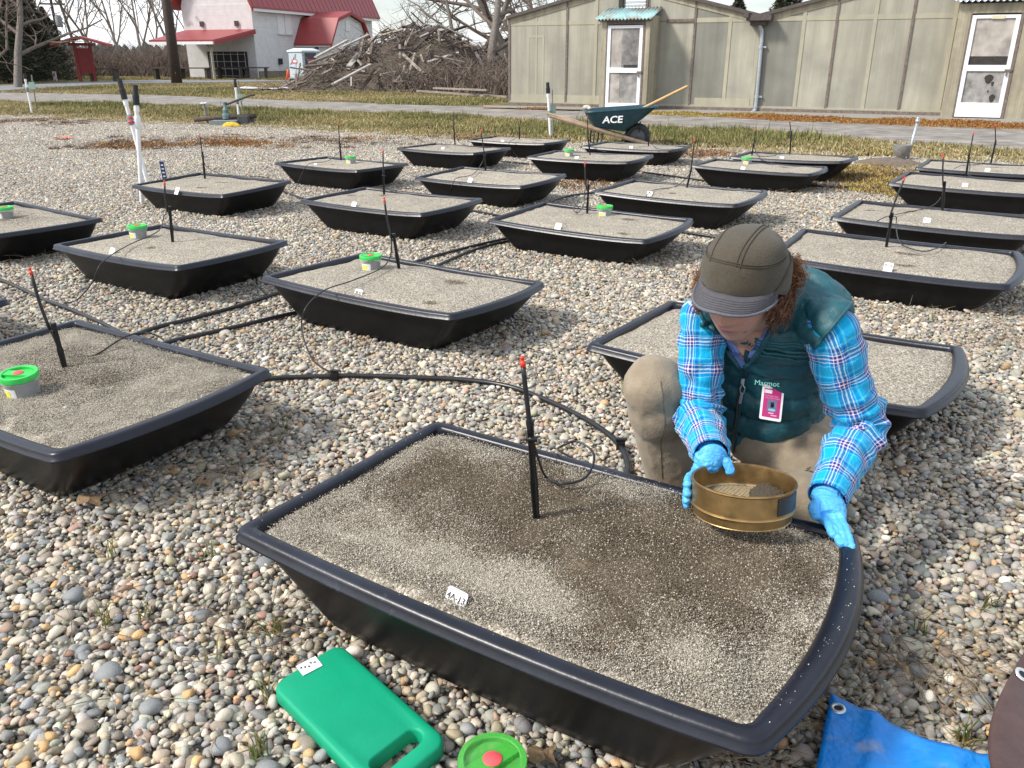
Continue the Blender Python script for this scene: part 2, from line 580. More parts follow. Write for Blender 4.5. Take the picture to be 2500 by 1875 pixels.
MIXED = GREEN[:4] + DRY[:4]
gt = [blade_tile('turf_tile', 1500, .05, GREEN[:3] + MIXED, 1), blade_tile('turf_tile', 1500, .042, MIXED + DRY, 2),
      blade_tile('turf_tile', 1500, .038, MIXED + DRY, 3), blade_tile('turf_tile', 1400, .028, DRY, 4, lean=1.2), blade_tile('turf_tile', 900, .09, GREEN, 5)]
turf_poly = strip(road_near, field_far)
cloud = []
y = 9.5
while y < 34:
    x = -18.0
    while x < 13:
        px_, py_ = x + rng.uniform(-.2, .2), y + rng.uniform(-.2, .2)
        if inside((px_, py_), turf_poly) and abs(px_) < .72 * py_ + 1:
            nz = noise.noise(V(px_ * .5, py_ * .5, 3.1))
            edge = min(inside((px_ - .3, py_ - .75), turf_poly), inside((px_ + .3, py_ - .75), turf_poly))
            idx = 3 if (not edge or nz < -0.2) else (0 if nz > 0.15 else rng.choice((1, 2)))
            if idx == 0 and rng.random() < .15: idx = 4
            cloud.append((px_, py_, 0.01, rng.uniform(0, 6.28), rng.uniform(.85, 1.15), idx))
        x += 0.55
    y += 0.55
far_turf = [G(*p) for p in ((-2600, 184), (0, 224), (375, 231), (1000, 254), (1180, 260), (1180, 215), (760, 200), (600, 203), (300, 208), (0, 224.5))]
for k in range(700):
    q = G(rng.uniform(-50, 1180), rng.uniform(203, 256))
    if inside(q, far_turf):
        nz = noise.noise(V(q.x * .22, q.y * .22, 9.1))
        cloud.append((q.x, q.y, 0.0, rng.uniform(0, 6.28), rng.uniform(1.0, 1.5), 3 if nz < .12 else rng.choice((0, 1, 2))))
for k in range(260):
    q = G(rng.uniform(-700, 1150), rng.uniform(184, 196))
    cloud.append((q.x, q.y, 0.0, rng.uniform(0, 6.28), rng.uniform(1.2, 1.8), rng.choice((1, 2, 3))))
tag(scatter('grass', cloud, gt), kind='stuff')

# low red-brown moss and weeds along the greenhouse foot and in the far gravel
mt = [blade_tile('moss_tile', 900, .022, [(.26, .09, .03), (.33, .15, .04), (.36, .26, .07), (.2, .08, .03)], 11, lean=1.0, wid=.006),
      blade_tile('moss_tile', 900, .028, [(.38, .30, .10), (.25, .24, .06), (.3, .16, .05)], 12, lean=1.0, wid=.006),
      blade_tile('moss_tile', 420, .03, [(.10, .055, .04), (.17, .085, .05), (.22, .15, .09), (.07, .045, .03)], 13, lean=1.3, wid=.004)]
cloud = []
moss_poly = strip(moss_far, [(1180, 262.6)] + [p for p in road_far if p[0] > 1180])
for k in range(420):
    q = G(rng.uniform(1190, 2600), rng.uniform(262, 318))
    if inside(q, moss_poly):
        cloud.append((q.x, q.y, 0.018, rng.uniform(0, 6.28), rng.uniform(.7, 1.0), 0 if noise.noise(V(q.x * .35, q.y * .35, 0)) > -.05 else 1))
for (px_, py_, n_, sx, sy) in ((330, 360, 16, 90, 14), (520, 350, 16, 120, 12), (820, 345, 14, 160, 10), (2120, 415, 12, 90, 26), (2190, 455, 14, 60, 30), (1260, 340, 8, 100, 8),
                               (100, 300, 14, 120, 8), (1700, 378, 10, 120, 8), (1420, 455, 3, 20, 4), (2060, 440, 12, 60, 16)):
    for k in range(n_):
        q = G(px_ + rng.gauss(0, sx * .6), py_ + rng.gauss(0, sy * .6))
        cloud.append((q.x, q.y, 0.016, rng.uniform(0, 6.28), rng.uniform(.5, .9), rng.choice((2, 2, 0)) if px_ < 2000 else rng.choice((2, 1))))
tag(scatter('ground_cover', cloud, mt), kind='stuff')

# dry stems lying on the pebbles round the tubs
def stem_mesh(pts, r0):
    pass
stem_mb = MB()
def dry_stems(px_, py_, n_, sx, sy, ln=0.14, up=0.03):
    for k in range(n_):
        q = G(px_ + rng.gauss(0, sx), py_ + rng.gauss(0, sy))
        a = rng.uniform(0, 6.28); l_ = ln * rng.uniform(.4, 1.5)
        c_ = rng.uniform(-.6, .6)
        p = [V(q.x, q.y, .026 + rng.uniform(0, .01))]
        for i in range(1, 5):
            a += c_ * .3
            p.append(p[-1] + V(math.cos(a) * l_ / 4, math.sin(a) * l_ / 4, rng.uniform(-.2, 1) * up / 4))
        stem_mb.tube(p, [.0011, .001, .0009, .0008, .0005], 3)
dry_stems(2130, 1720, 55, 120, 70, .15); dry_stems(2300, 1640, 45, 90, 60, .14); dry_stems(1990, 1760, 26, 70, 40, .12)
dry_stems(520, 1215, 60, 110, 45, .12, .05); dry_stems(640, 1120, 40, 60, 50, .10, .04); dry_stems(460, 1480, 22, 160, 60, .10); dry_stems(700, 1560, 26, 60, 60, .08)
dry_stems(700, 1330, 12, 60, 60, .12); dry_stems(250, 1600, 16, 180, 120, .12); dry_stems(1620, 640, 70, 60, 22, .14, .05); dry_stems(110, 640, 40, 90, 12, .14, .06)
dry_stems(640, 1070, 50, 30, 40, .10, .04); dry_stems(2440, 840, 60, 60, 40, .14, .05); dry_stems(1900, 540, 20, 30, 10, .16, .09); dry_stems(1950, 470, 60, 60, 16, .12, .06)
dry_stems(1400, 425, 14, 18, 4, .2, .2); dry_stems(2180, 780, 10, 20, 12, .18, .12); dry_stems(1320, 1720, 16, 60, 40, .08); dry_stems(1780, 1860, 40, 60, 20, .10)
tag(stem_mb.build('dry_weeds', mat('dry stem', (.20, .15, .09), .8, .5, 30)), kind='stuff')
green_mb = MB()
for (px_, py_, n_) in ((275, 1375, 9), (265, 1545, 12), (360, 1530, 7), (520, 1375, 8), (672, 1565, 14), (525, 1630, 6), (650, 1720, 6), (2345, 1830, 16), (2240, 1560, 8), (2400, 1500, 8), (1250, 1210, 0), (630, 1860, 16), (2270, 790, 6), (700, 1060, 5)):
    q = G(px_, py_)
    for k in range(n_):
        a = rng.uniform(0, 6.28); h = rng.uniform(.025, .065); l_ = rng.uniform(.005, .04)
        b = V(q.x + rng.gauss(0, .008), q.y + rng.gauss(0, .008), .015)
        green_mb.tube([b, b + V(math.cos(a) * l_ * .3, math.sin(a) * l_ * .3, h * .6), b + V(math.cos(a) * l_, math.sin(a) * l_, h)], [.0016, .0014, .0003], 3)
tag(green_mb.build('grass_sprouts', mat('sprout', (.11, .14, .03), .7, .4, 60, col2=(.3, .2, .07), mix=(.5, .6))), kind='stuff')
# ------------------------------------------------------------------ the black tubs of sand
TL, TW, TH = 1.064, 0.672, 0.20
TUBS = {
 'N': (0.065, 1.423, 0.014, -32.3, 0.003, -0.020), 'A': (-1.347, 2.336, 0.007, -33.8, 0.020, 0.022), 'B': (-0.488, 3.523, -0.009, -33.4, -0.006, -0.022),
 'C': (-1.790, 4.266, -0.001, -33.4, 0.016, 0.008), 'D': (-2.335, 6.514, -0.001, -31.8, 0.003, 0.040), 'E': (-0.825, 5.672, 0.006, -32.1, -0.001, 0.010),
 'F': (0.474, 5.014, -0.014, -33.5, -0.012, 0.030), 'G': (1.210, 6.014, 0.014, -33.0, -0.009, 0.018), 'H': (1.910, 4.073, -0.016, -32.5, -0.009, 0.045),
 'I': (2.574, 5.012, 0.007, -35.3, -0.003, 0.024), 'L': (2.242, 7.675, -0.013, -30.8, -0.015, -0.007), 'O': (0.760, 8.255, 0.021, -28.5, 0.004, 0.004),
 'P': (1.40, 9.60, -0.02, -30.6, 0.0, 0.002), 'Q': (-0.634, 9.224, -0.003, -34.3, 0.003, 0.002), 'R': (0.082, 10.265, -0.009, -29.1, -0.001, -0.010),
 'S': (-1.584, 7.827, -0.002, -34.2, -0.003, -0.005), 'U': (0.881, 2.629, -0.009, -35.0, 0.007, 0.000), 'T': (-0.176, 6.886, 0.006, -33.7, 0.005, 0.031),
 'V': (-3.107, 5.030, -0.001, -35.2, -0.009, 0.0), 'J': (3.556, 6.493, 0.007, -36.3, -0.004, 0.031), 'K': (4.215, 7.483, 0.003, -34.1, -0.001, 0.017),
 'M': (2.761, 8.315, 0.008, -32.3, 0.011, -0.010), 'W': (-2.635, 3.187, 0.0, -33.8, 0.0, 0.0)}

def tub_matrix(k):
    x, y, z, a, tx, ty = TUBS[k]
    return Matrix.Translation((x, y, 0.006 + z * .8)) @ Matrix.Rotation(R(a), 4, 'Z') @ Matrix.Rotation(ty, 4, 'X') @ Matrix.Rotation(-tx, 4, 'Y')

def outline(il, ir, iw, r=0.03, n=12):
    """plan outline of the tub: straight at one end, bowed at the other, corners rounded"""
    x0, x1, y0, y1 = -TL / 2 + il, TL / 2 - ir, -TW / 2 + iw, TW / 2 - iw
    C = [V(x0, y0, 0), V(x1, y0, 0), V(x1, y1, 0), V(x0, y1, 0)]
    pts = []
    for i in range(4):
        a, b, c = C[i], C[(i + 1) % 4], C[(i + 2) % 4]
        p0, p1 = a + (b - a).normalized() * r, b - (b - a).normalized() * r
        for k in range(n):
            pts.append(p0.lerp(p1, k / (n - 1)))
        q1 = b + (c - b).normalized() * r
        for k in range(1, 5):
            t = k / 5
            pts.append(p1 * (1 - t) ** 2 + b * 2 * t * (1 - t) + q1 * t * t)
    out = []
    for p in pts:
        w = max(0.0, p.x / (TL / 2)) ** 4
        yy = 2 * p.y / TW
        out.append(V(p.x + 0.055 * w * (1 - yy * yy), p.y + 0.012 * (1 - (2 * p.x / TL) ** 2) * yy, 0))
    return out

def sag(p):
    u = 2 * p.x / TL
    return -0.007 * (1 - u * u) * abs(2 * p.y / TW) ** 3 + 0.006 * u ** 6 * (1 if u > 0 else 0)

def ring_at(il, ir, iw, z, r=0.035, sg=True):
    return [V(p.x, p.y, z + (sag(p) if sg else 0)) for p in outline(il, ir, iw, r)]

def rim_mesh():
    prof = [(.037, -.045), (.034, -.010), (.0315, -.003), (.027, -.0005), (.018, .0005), (.010, 0), (.0045, -.002), (.0012, -.007), (0, -.0185), (-.0032, -.0205), (-.0038, -.0248), (.0, -.0260), (.018, -.0245)]
    mb = MB()
    mb.rings([ring_at(o, o, o, TH + z, 0.026 if o < .03 else .014) for o, z in prof], False, False)
    return mb.mesh('rim', True)

def shell_mesh():
    prof = [(.018, .018, .018, -.0245), (.028, .028, .024, -.036), (.055, .048, .033, -.07), (.105, .09, .046, -.12), (.15, .13, .054, -.16), (.172, .15, .060, -.182), (.195, .172, .076, -.197), (.23, .21, .12, -.203)]
    mb = MB()
    mb.rings([ring_at(a, b, c, TH + z, 0.05) for a, b, c, z in prof], False, True)
    return mb.mesh('shell', True)

RIM_ME, SHELL_ME = rim_mesh(), shell_mesh()
shell_m = mat('black polyethylene', (.0055, .0055, .0062), .36, .25, 6, .05, 30, spec=.32)
rim_m = mat('weathered black rim', (.0085, .010, .017), .33, .2, 5, .06, 60, col2=(.020, .023, .036), mix=(.5, .8), spec=.42)
# scuffs on the rim
N_, L_, b_ = nodes_of(rim_m)
sc_n = N_.new('ShaderNodeTexNoise'); sc_n.inputs['Scale'].default_value = 14; sc_n.inputs['Detail'].default_value = 9; sc_n.inputs['Roughness'].default_value = .75
sc_t = N_.new('ShaderNodeTexCoord'); L_.new(sc_t.outputs['Object'], sc_n.inputs['Vector'])
sc_r = N_.new('ShaderNodeMapRange'); sc_r.inputs['From Min'].default_value = .62; sc_r.inputs['From Max'].default_value = .72; sc_r.inputs['To Max'].default_value = .35
L_.new(sc_n.outputs['Fac'], sc_r.inputs['Value'])
sc_m = N_.new('ShaderNodeMix'); sc_m.data_type = 'RGBA'; sc_m.inputs['B'].default_value = (.16, .17, .19, 1)
src = b_.inputs['Base Color'].links[0].from_socket
L_.new(src, sc_m.inputs['A']); L_.new(sc_r.outputs['Result'], sc_m.inputs['Factor']); L_.new(sc_m.outputs['Result'], b_.inputs['Base Color'])

def sand_material(name, blobs, spots, dark=0.0, ring=None):
    """grainy pale sand; blobs = damp soil sieved on top (x, y, rx, ry, strength), spots = small brown patches"""
    m = bpy.data.materials.new(name); m.use_nodes = True
    N, L, b = nodes_of(m)
    b.inputs['Roughness'].default_value = .92; b.inputs['Specular IOR Level'].default_value = .15
    tc = N.new('ShaderNodeTexCoord')
    oi = N.new('ShaderNodeObjectInfo')
    def vor(scale):
        v = N.new('ShaderNodeTexVoronoi'); v.inputs['Scale'].default_value = scale
        L.new(tc.outputs['Object'], v.inputs['Vector']); return v
    def math_(op, a, b2=None):
        n = N.new('ShaderNodeMath'); n.operation = op
        for i, x in enumerate((a, b2)):
            if x is None: continue
            if isinstance(x, (int, float)): n.inputs[i].default_value = x
            else: L.new(x, n.inputs[i])
        return n.outputs[0]
    v1, v2 = vor(265), vor(140)
    sep = N.new('ShaderNodeSeparateColor'); L.new(v1.outputs['Color'], sep.inputs['Color'])
    sep2 = N.new('ShaderNodeSeparateColor'); L.new(v2.outputs['Color'], sep2.inputs['Color'])
    rmp = N.new('ShaderNodeValToRGB')
    e = rmp.color_ramp.elements
    e[0].position, e[0].color = 0.0, (.13, .11, .084, 1)
    e[1].position, e[1].color = 1.0, (.72, .67, .57, 1)
    for pos, c in ((.25, (.22, .192, .152, 1)), (.5, (.345, .307, .247, 1)), (.78, (.47, .43, .35, 1))):
        el = e.new(pos); el.color = c
    gmix = math_('ADD', math_('MULTIPLY', sep.outputs[0], .62), math_('MULTIPLY', sep2.outputs[0], .38))
    L.new(gmix, rmp.inputs['Fac'])
    # damp dark soil
    nz = N.new('ShaderNodeTexNoise'); nz.inputs['Scale'].default_value = 7.5; nz.inputs['Detail'].default_value = 5; L.new(tc.outputs['Object'], nz.inputs['Vector'])
    sx = N.new('ShaderNodeSeparateXYZ'); L.new(tc.outputs['Object'], sx.inputs['Vector'])
    warp = math_('MULTIPLY', math_('SUBTRACT', nz.outputs['Fac'], .5), 1.5)
    total = None
    for (bx_, by_, rx, ry, st) in blobs:
        dx = math_('DIVIDE', math_('SUBTRACT', sx.outputs[0], bx_), rx); dy = math_('DIVIDE', math_('SUBTRACT', sx.outputs[1], by_), ry)
        d = math_('SQRT', math_('ADD', math_('MULTIPLY', dx, dx), math_('MULTIPLY', dy, dy)))
        d = math_('ADD', d, warp)
        mr = N.new('ShaderNodeMapRange'); mr.interpolation_type = 'SMOOTHSTEP'
        mr.inputs['From Min'].default_value, mr.inputs['From Max'].default_value = .30, 1.25
        mr.inputs['To Min'].default_value, mr.inputs['To Max'].default_value = st, 0
        L.new(d, mr.inputs['Value'])
        total = mr.outputs['Result'] if total is None else math_('MAXIMUM', total, mr.outputs['Result'])
    col = rmp.outputs['Color']
    if total is not None:
        # single pale grains stay visible in the dark soil
        if ring:
            dx = math_('SUBTRACT', sx.outputs[0], ring[0]); dy = math_('SUBTRACT', sx.outputs[1], ring[1])
            d = math_('SQRT', math_('ADD', math_('MULTIPLY', dx, dx), math_('MULTIPLY', dy, dy)))
            off = math_('ABSOLUTE', math_('SUBTRACT', d, ring[2]))
            mr = N.new('ShaderNodeMapRange'); mr.inputs['From Min'].default_value, mr.inputs['From Max'].default_value = .002, .008
            mr.inputs['To Min'].default_value, mr.inputs['To Max'].default_value = 1.0, 0
            L.new(off, mr.inputs['Value'])
            total = math_('ADD', total, math_('MULTIPLY', mr.outputs['Result'], math_('MULTIPLY', math_('GREATER_THAN', nz.outputs['Fac'], .47), .55)))
        thr = math_('GREATER_THAN', total, math_('ADD', math_('MULTIPLY', sep.outputs[1], .55), math_('MULTIPLY', sep2.outputs[1], .45)))
        mx = N.new('ShaderNodeMix'); mx.data_type = 'RGBA'
        drk = N.new('ShaderNodeMix'); drk.data_type = 'RGBA'
        drk.inputs['A'].default_value = (.075, .057, .038, 1); drk.inputs['B'].default_value = (.19, .148, .10, 1)
        L.new(sep.outputs[2], drk.inputs['Factor'])
        L.new(col, mx.inputs['A']); L.new(drk.outputs['Result'], mx.inputs['B']); L.new(thr, mx.inputs['Factor'])
        col = mx.outputs['Result']
    hs = N.new('ShaderNodeHueSaturation')
    mr = N.new('ShaderNodeMapRange'); mr.inputs['To Min'].default_value, mr.inputs['To Max'].default_value = .92 - dark, 1.06 - dark
    L.new(oi.outputs['Random'], mr.inputs['Value'])
    big = N.new('ShaderNodeTexNoise'); big.inputs['Scale'].default_value = 5.0; big.inputs['Detail'].default_value = 4; L.new(tc.outputs['Object'], big.inputs['Vector'])
    L.new(math_('MULTIPLY', mr.outputs['Result'], math_('ADD', math_('MULTIPLY', big.outputs['Fac'], .5), .74)), hs.inputs['Value'])
    L.new(col, hs.inputs['Color']); L.new(hs.outputs['Color'], b.inputs['Base Color'])
    bp = N.new('ShaderNodeBump'); bp.inputs['Strength'].default_value = .5; bp.inputs['Distance'].default_value = .005
    L.new(math_('ADD', math_('MULTIPLY', v1.outputs['Distance'], -1.0), math_('MULTIPLY', v2.outputs['Distance'], -1.3)), bp.inputs['Height'])
    L.new(bp.outputs['Normal'], b.inputs['Normal'])
    return m

def sand_mesh(seed, mound=0.0):
    """a fine grid clipped to the tub's inner outline"""
    o = outline(.0325, .0325, .0325, .02)
    cx = V(0.01, 0, 0)
    nr = 26
    mb = MB()
    rings = []
    for i in range(nr + 1):
        k = 1 - (i / nr) * 0.985
        ring = []
        for p in o:
            q = cx.lerp(p, k)
            e = min(1.0, (1 - k) * 4)
            z = TH - .018 + .008 * e + (mound if i else 0) * e + .010 * noise.noise(V(q.x * 5 + seed, q.y * 5, seed * 3.3)) + .004 * noise.noise(V(q.x * 17, q.y * 17, seed)) + sag(q) * .6
            # ragged line where the sand meets the wall
            if i == 0:
                z += .006 * noise.noise(V(p.x * 30, p.y * 30, seed + 5)) - .002
            ring.append(V(q.x, q.y, z))
        rings.append(ring)
    mb.rings(rings, False, True)
    return mb.mesh('sand_fill', True)

def mini(seed):
    r = random.Random(seed)
    return [(r.uniform(-.4, .4), r.uniform(-.22, .22), r.uniform(.03, .075), r.uniform(.02, .04), .75) for _ in range(r.choice((1, 2, 2, 3)))]
SAND_M = [sand_material('pale sand %s' % 'abcd'[k], mini(k + 3), []) for k in range(4)]
SOIL_N = [(-.19, .09, .32, .18, .92), (.0, .07, .42, .19, .86), (.20, -.02, .36, .22, .88), (.28, .07, .25, .19, .98), (-.21, -.04, .28, .17, .58), (.20, -.12, .30, .15, .60), (.0, -.06, .34, .14, .58)]
SAND_N = sand_material('sand with sieved soil', SOIL_N, [], dark=-.14, ring=(*(tub_matrix('N').inverted() @ G(1081, 1228, .21))[:2], .1))
SAND_A = sand_material('sand with brown soil dust', [(.05, .03, .30, .22, .42), (-.15, .08, .25, .18, .38), (.08, -.02, .10, .05, .62)], [])
SAND_ME = [sand_mesh(s, .004) for s in (1, 2, 3)]
SAND_ME_N = sand_mesh(9, .012)

TUB_LABEL = {
 'N': 'black plastic tub in front of the kneeling person, dark soil over its sand', 'A': 'black sand tub cut by the left edge, round green-lidded pot near its sprinkler',
 'B': 'black sand tub between two hoses, green-lidded pot beside its leaning sprinkler', 'C': 'black sand tub with a green-lidded pot at its back and one dark soil patch',
 'D': 'black sand tub beside the white standpipes and blue plate', 'E': 'black sand tub with a straight thin sprinkler, directly behind the tub with the leaning sprinkler',
 'F': 'black sand tub with a green-lidded pot right of its red-tipped sprinkler, left of the cap', 'G': 'black sand tub with a hose arching over its front edge, above the cap',
 'H': 'black sand tub just behind the cap and ponytail with tag 26', 'I': 'black sand tub cut by the right edge, tag 25, second of the right row',
 'J': 'black sand tub third in the right row, red-tipped sprinkler at its back', 'K': 'farthest black sand tub of the right row, near the stone bowl',
 'L': 'black sand tub with a green-lidded pot at its left front, far right group', 'M': 'black sand tub nearest the stone bowl, partly hidden by the tub before it',
 'O': 'black sand tub with a green-lidded pot, in front of the wheelbarrow', 'P': 'black sand tub right beneath the wheelbarrow wheel', 'Q': 'black sand tub in the farthest pair, its front side fully seen, no pot',
 'R': 'farthest black sand tub beside the white standpipe left of the wheelbarrow', 'S': 'black sand tub with a green-lidded pot right of its sprinkler, upper left group',
 'T': 'black sand tub in the middle with an arching hose and no pot, behind dry weeds', 'U': 'black sand tub right behind the kneeling person, mostly hidden by them',
 'V': 'black sand tub at the left edge with a green-lidded pot and dark end wall', 'W': 'tip of a black sand tub peeking in at the left edge'}

TUB_OBJ = {}
for i, k in enumerate(TUBS):
    t = empty('sand_tub')
    t.matrix_basis = tub_matrix(k)
    tag(t, TUB_LABEL[k], 'tub', 'black sand tubs on the pebbles')
    link('shell', SHELL_ME, shell_m if i == 0 else None, t)
    link('rim', RIM_ME, rim_m if i == 0 else None, t)
    if k == 'N':
        link('sand_fill', SAND_ME_N, SAND_N, t)
    else:
        me = SAND_ME[i % 3].copy()
        link('sand_fill', me, SAND_A if k in 'AV' else SAND_M[i % 4], t)
    TUB_OBJ[k] = t

def on_tub(k, px, py, dz=0.0):
    """the place on the sand of tub k seen at this spot"""
    return G(px, py, TH - .010 + TUBS[k][2] * .8 + dz)

# sand grains lying on the two nearest tubs, pale or dark like the sand under them
from mathutils.bvhtree import BVHTree
grain_m = mat('sand grain', (.3, .3, .3), .85, .15, 300, attr='Col', spec=.25)
def grain_tile(seed, n, pale):
    r = np.random.default_rng(seed)
    oc = np.array([(1, 0, 0), (-1, 0, 0), (0, 1, 0), (0, -1, 0), (0, 0, 1), (0, 0, -1)], float)
    of = np.array([(0, 2, 4), (2, 1, 4), (1, 3, 4), (3, 0, 4), (2, 0, 5), (1, 2, 5), (3, 1, 5), (0, 3, 5)])
    c = np.concatenate([r.normal(0, .017, (n, 2)), r.uniform(-.0006, .0007, (n, 1))], 1)
    s = .00115 * np.exp(r.normal(0, .35, n))
    v = oc[None] * (s[:, None] * r.uniform(.7, 1.25, (n, 3)))[:, None, :] * r.uniform(.7, 1.2, (n, 6, 1))
    v = np.einsum('nij,nvj->nvi', rot_mats(r, n, .7), v) + c[:, None]
    pal_ = np.array([(.44, .40, .325), (.37, .333, .27), (.31, .278, .223), (.54, .50, .42), (.25, .22, .172)])
    dk_ = np.array([(.085, .064, .042), (.12, .092, .060), (.17, .132, .088), (.10, .078, .052), (.14, .11, .075)])
    isp = r.random(n) < pale
    col = np.where(isp[:, None], pal_[r.integers(0, 5, n)], dk_[r.integers(0, 5, n)]) * np.exp(r.normal(0, .12, (n, 1)))
    me = np_mesh('grain_tile', v.reshape(-1, 3), (of[None] + (np.arange(n) * 6)[:, None, None]).reshape(-1, 3), np.repeat(col, 6, 0), smooth=False)
    me.materials.append(grain_m)
    return me
GT = [grain_tile(60 + k, 300, p) for k, p in enumerate((.98, .98, .70, .70, .34, .34, .14, .14))]
def soil_at(x, y, blobs):
    m_ = 0
    for bx_, by_, rx, ry, st in blobs:
        d = math.sqrt(((x - bx_) / rx) ** 2 + ((y - by_) / ry) ** 2) + .75 * noise.noise(V(x * 7.5, y * 7.5, 3))
        t = min(1, max(0, (d - .30) / .95)); m_ = max(m_, st * (1 - t * t * (3 - 2 * t)))
    return m_
for k, cnt, blobs in (('N', 2600, SOIL_N), ('A', 1500, [(.05, .03, .30, .22, .42), (-.15, .08, .25, .18, .38)])):
    so_ = [c for c in TUB_OBJ[k].children if c.name.startswith('sand_fill')][0]
    bv = BVHTree.FromPolygons([v.co.copy() for v in so_.data.vertices], [tuple(p.vertices) for p in so_.data.polygons])
    cloud, Mk = [], tub_matrix(k)
    for j in range(cnt):
        x, y = rng.uniform(-TL / 2 + .05, TL / 2 + .03), rng.uniform(-TW / 2 + .05, TW / 2 - .05)
        h = bv.ray_cast(V(x, y, 1), V(0, 0, -1))
        if h[0] is None: continue
        # keep clear of the wall line so no grain floats over the rim
        if any(bv.ray_cast(V(x + dx, y + dy, 1), V(0, 0, -1))[0] is None for dx, dy in ((.032, 0), (-.032, 0), (0, .032), (0, -.032))): continue
        w_ = Mk @ h[0]
        s_ = soil_at(x, y, blobs); cls = 0 if s_ < .18 else (2 if s_ < .42 else (4 if s_ < .68 else 6))
        cloud.append((w_.x, w_.y, w_.z + .0002, rng.uniform(0, 6.28), 1.0, cls + rng.randrange(2)))
    so2 = scatter('sand_grains', cloud, GT); tag(so2, kind='stuff')
    so2.parent = TUB_OBJ[k]; so2.matrix_parent_inverse = Mk.inverted()

# loose sand grains thrown on the near rim
gr_mb = MB()
Mn = tub_matrix('N')
for k in range(80):
    side = rng.random()
    if side < .45: p = V(TL / 2 - .045 + rng.uniform(-.01, .05) + .03, rng.uniform(-.3, .3), 0); p.x = TL / 2 - rng.uniform(.012, .03) + .055 * (1 - (2 * p.y / TW) ** 2)
    elif side < .7: p = V(-TL / 2 + rng.uniform(.01, .028), rng.uniform(-.3, .3), 0)
    elif side < .85: p = V(rng.uniform(-.5, .5), TW / 2 - rng.uniform(.01, .028), 0)
    else: p = V(rng.uniform(-.5, .5), -TW / 2 + rng.uniform(.012, .028), 0)
    edge = p.x > TL / 2 - .03 and False
    q = Mn @ V(p.x, p.y, TH + sag(p) + .0005)
    s = rng.choice((.0005, .0006, .0008, .0011))
    gr_mb.box(q, (s * 1.6, s * 1.3, s), Matrix.Rotation(rng.uniform(0, 3), 3, 'Z'))
tag(gr_mb.build('spilled_sand_grains', mat('pale grain', (.52, .49, .42), .9, .2, 50)), kind='stuff')

# ------------------------------------------------------------------ sprinklers on stakes
stake_m = mat('black stake plastic', (.012, .012, .013), .35, .2, 20, spec=.5)
nozzle_m = mat('red nozzle', (.75, .045, .02), .4, .1, 60)
tube_m = mat('thin black tube', (.016, .016, .018), .42, .2, 20)
SPR = {  # tub: stake base, stake top, nozzle (photo spots), feed tube
 'N': ((1311, 1286), (1294, 1034), (1277, 893)), 'A': ((160, 904), (130, 792), (77, 669)), 'B': ((975, 661), (961, 573), (939, 492)), 'C': ((422, 594), (414, 506), (402, 450)),
 'D': ((501, 440), (494, 372), (488, 333)), 'E': ((938, 480), (936, 420), (935, 371)), 'F': ((1433, 529), (1437, 452), (1428, 402)), 'G': ((1676, 463), (1688, 410), (1695, 345)),
 'S': ((833, 394), (829, 345), (826, 303)), 'T': ((1186, 421), (1182, 372), (1175, 321)), 'Q': ((1111, 355), (1108, 312), (1106, 274)), 'R': ((1268, 342), (1268, 311), (1272, 290)),
 'O': ((1441, 381), (1435, 328), (1434, 288)), 'P': ((1583, 359), (1584, 325), (1583, 304)), 'M': ((1928, 380), (1932, 321), (1928, 297)), 'L': ((1835, 386), (1840, 350), (1846, 317)),
 'K': ((2419, 399), (2431, 344), (2430, 308)), 'J': ((2358, 433), (2366, 378), (2376, 328)), 'I': ((2300, 519), (2307, 445), (2303, 384)), 'H': ((2162, 612), (2178, 522), (2206, 441))}
SPR_LABEL = {'N': 'black sprinkler stake with looped tube in the near tub by the sieve', 'A': 'leaning red-tipped sprinkler in the tub cut by the left edge', 'B': 'leaning red-tipped sprinkler beside the pot in the tub between two hoses',
 'C': 'black sprinkler right of the pot in the tub with one dark soil patch', 'D': 'red-tipped sprinkler in the tub beside the white standpipes', 'E': 'straight red-tipped sprinkler in the tub behind the leaning sprinkler',
 'F': 'red-tipped sprinkler left of the green-lidded pot, nearest left of the cap', 'G': 'sprinkler with arching tube in the tub above the cap', 'S': 'sprinkler left of a green-lidded pot in the upper left tub',
 'T': 'sprinkler with arching tube in the middle tub behind the dry weeds', 'Q': 'sprinkler in the far tub whose front is fully seen, near the grass', 'R': 'sprinkler in the farthest tub left of the wheelbarrow', 'O': 'sprinkler right of the pot, in front of the wheelbarrow tray',
 'P': 'sprinkler standing just before the wheelbarrow wheel', 'M': 'sprinkler in the tub nearest the stone bowl', 'L': 'sprinkler behind the green-lidded pot of the far right group', 'K': 'sprinkler in the farthest tub of the right row',
 'J': 'sprinkler with short stake in the third tub of the right row', 'I': 'orange-tipped sprinkler in the tub with tag 25', 'H': 'orange-tipped leaning sprinkler in the tub with tag 26 behind the cap'}
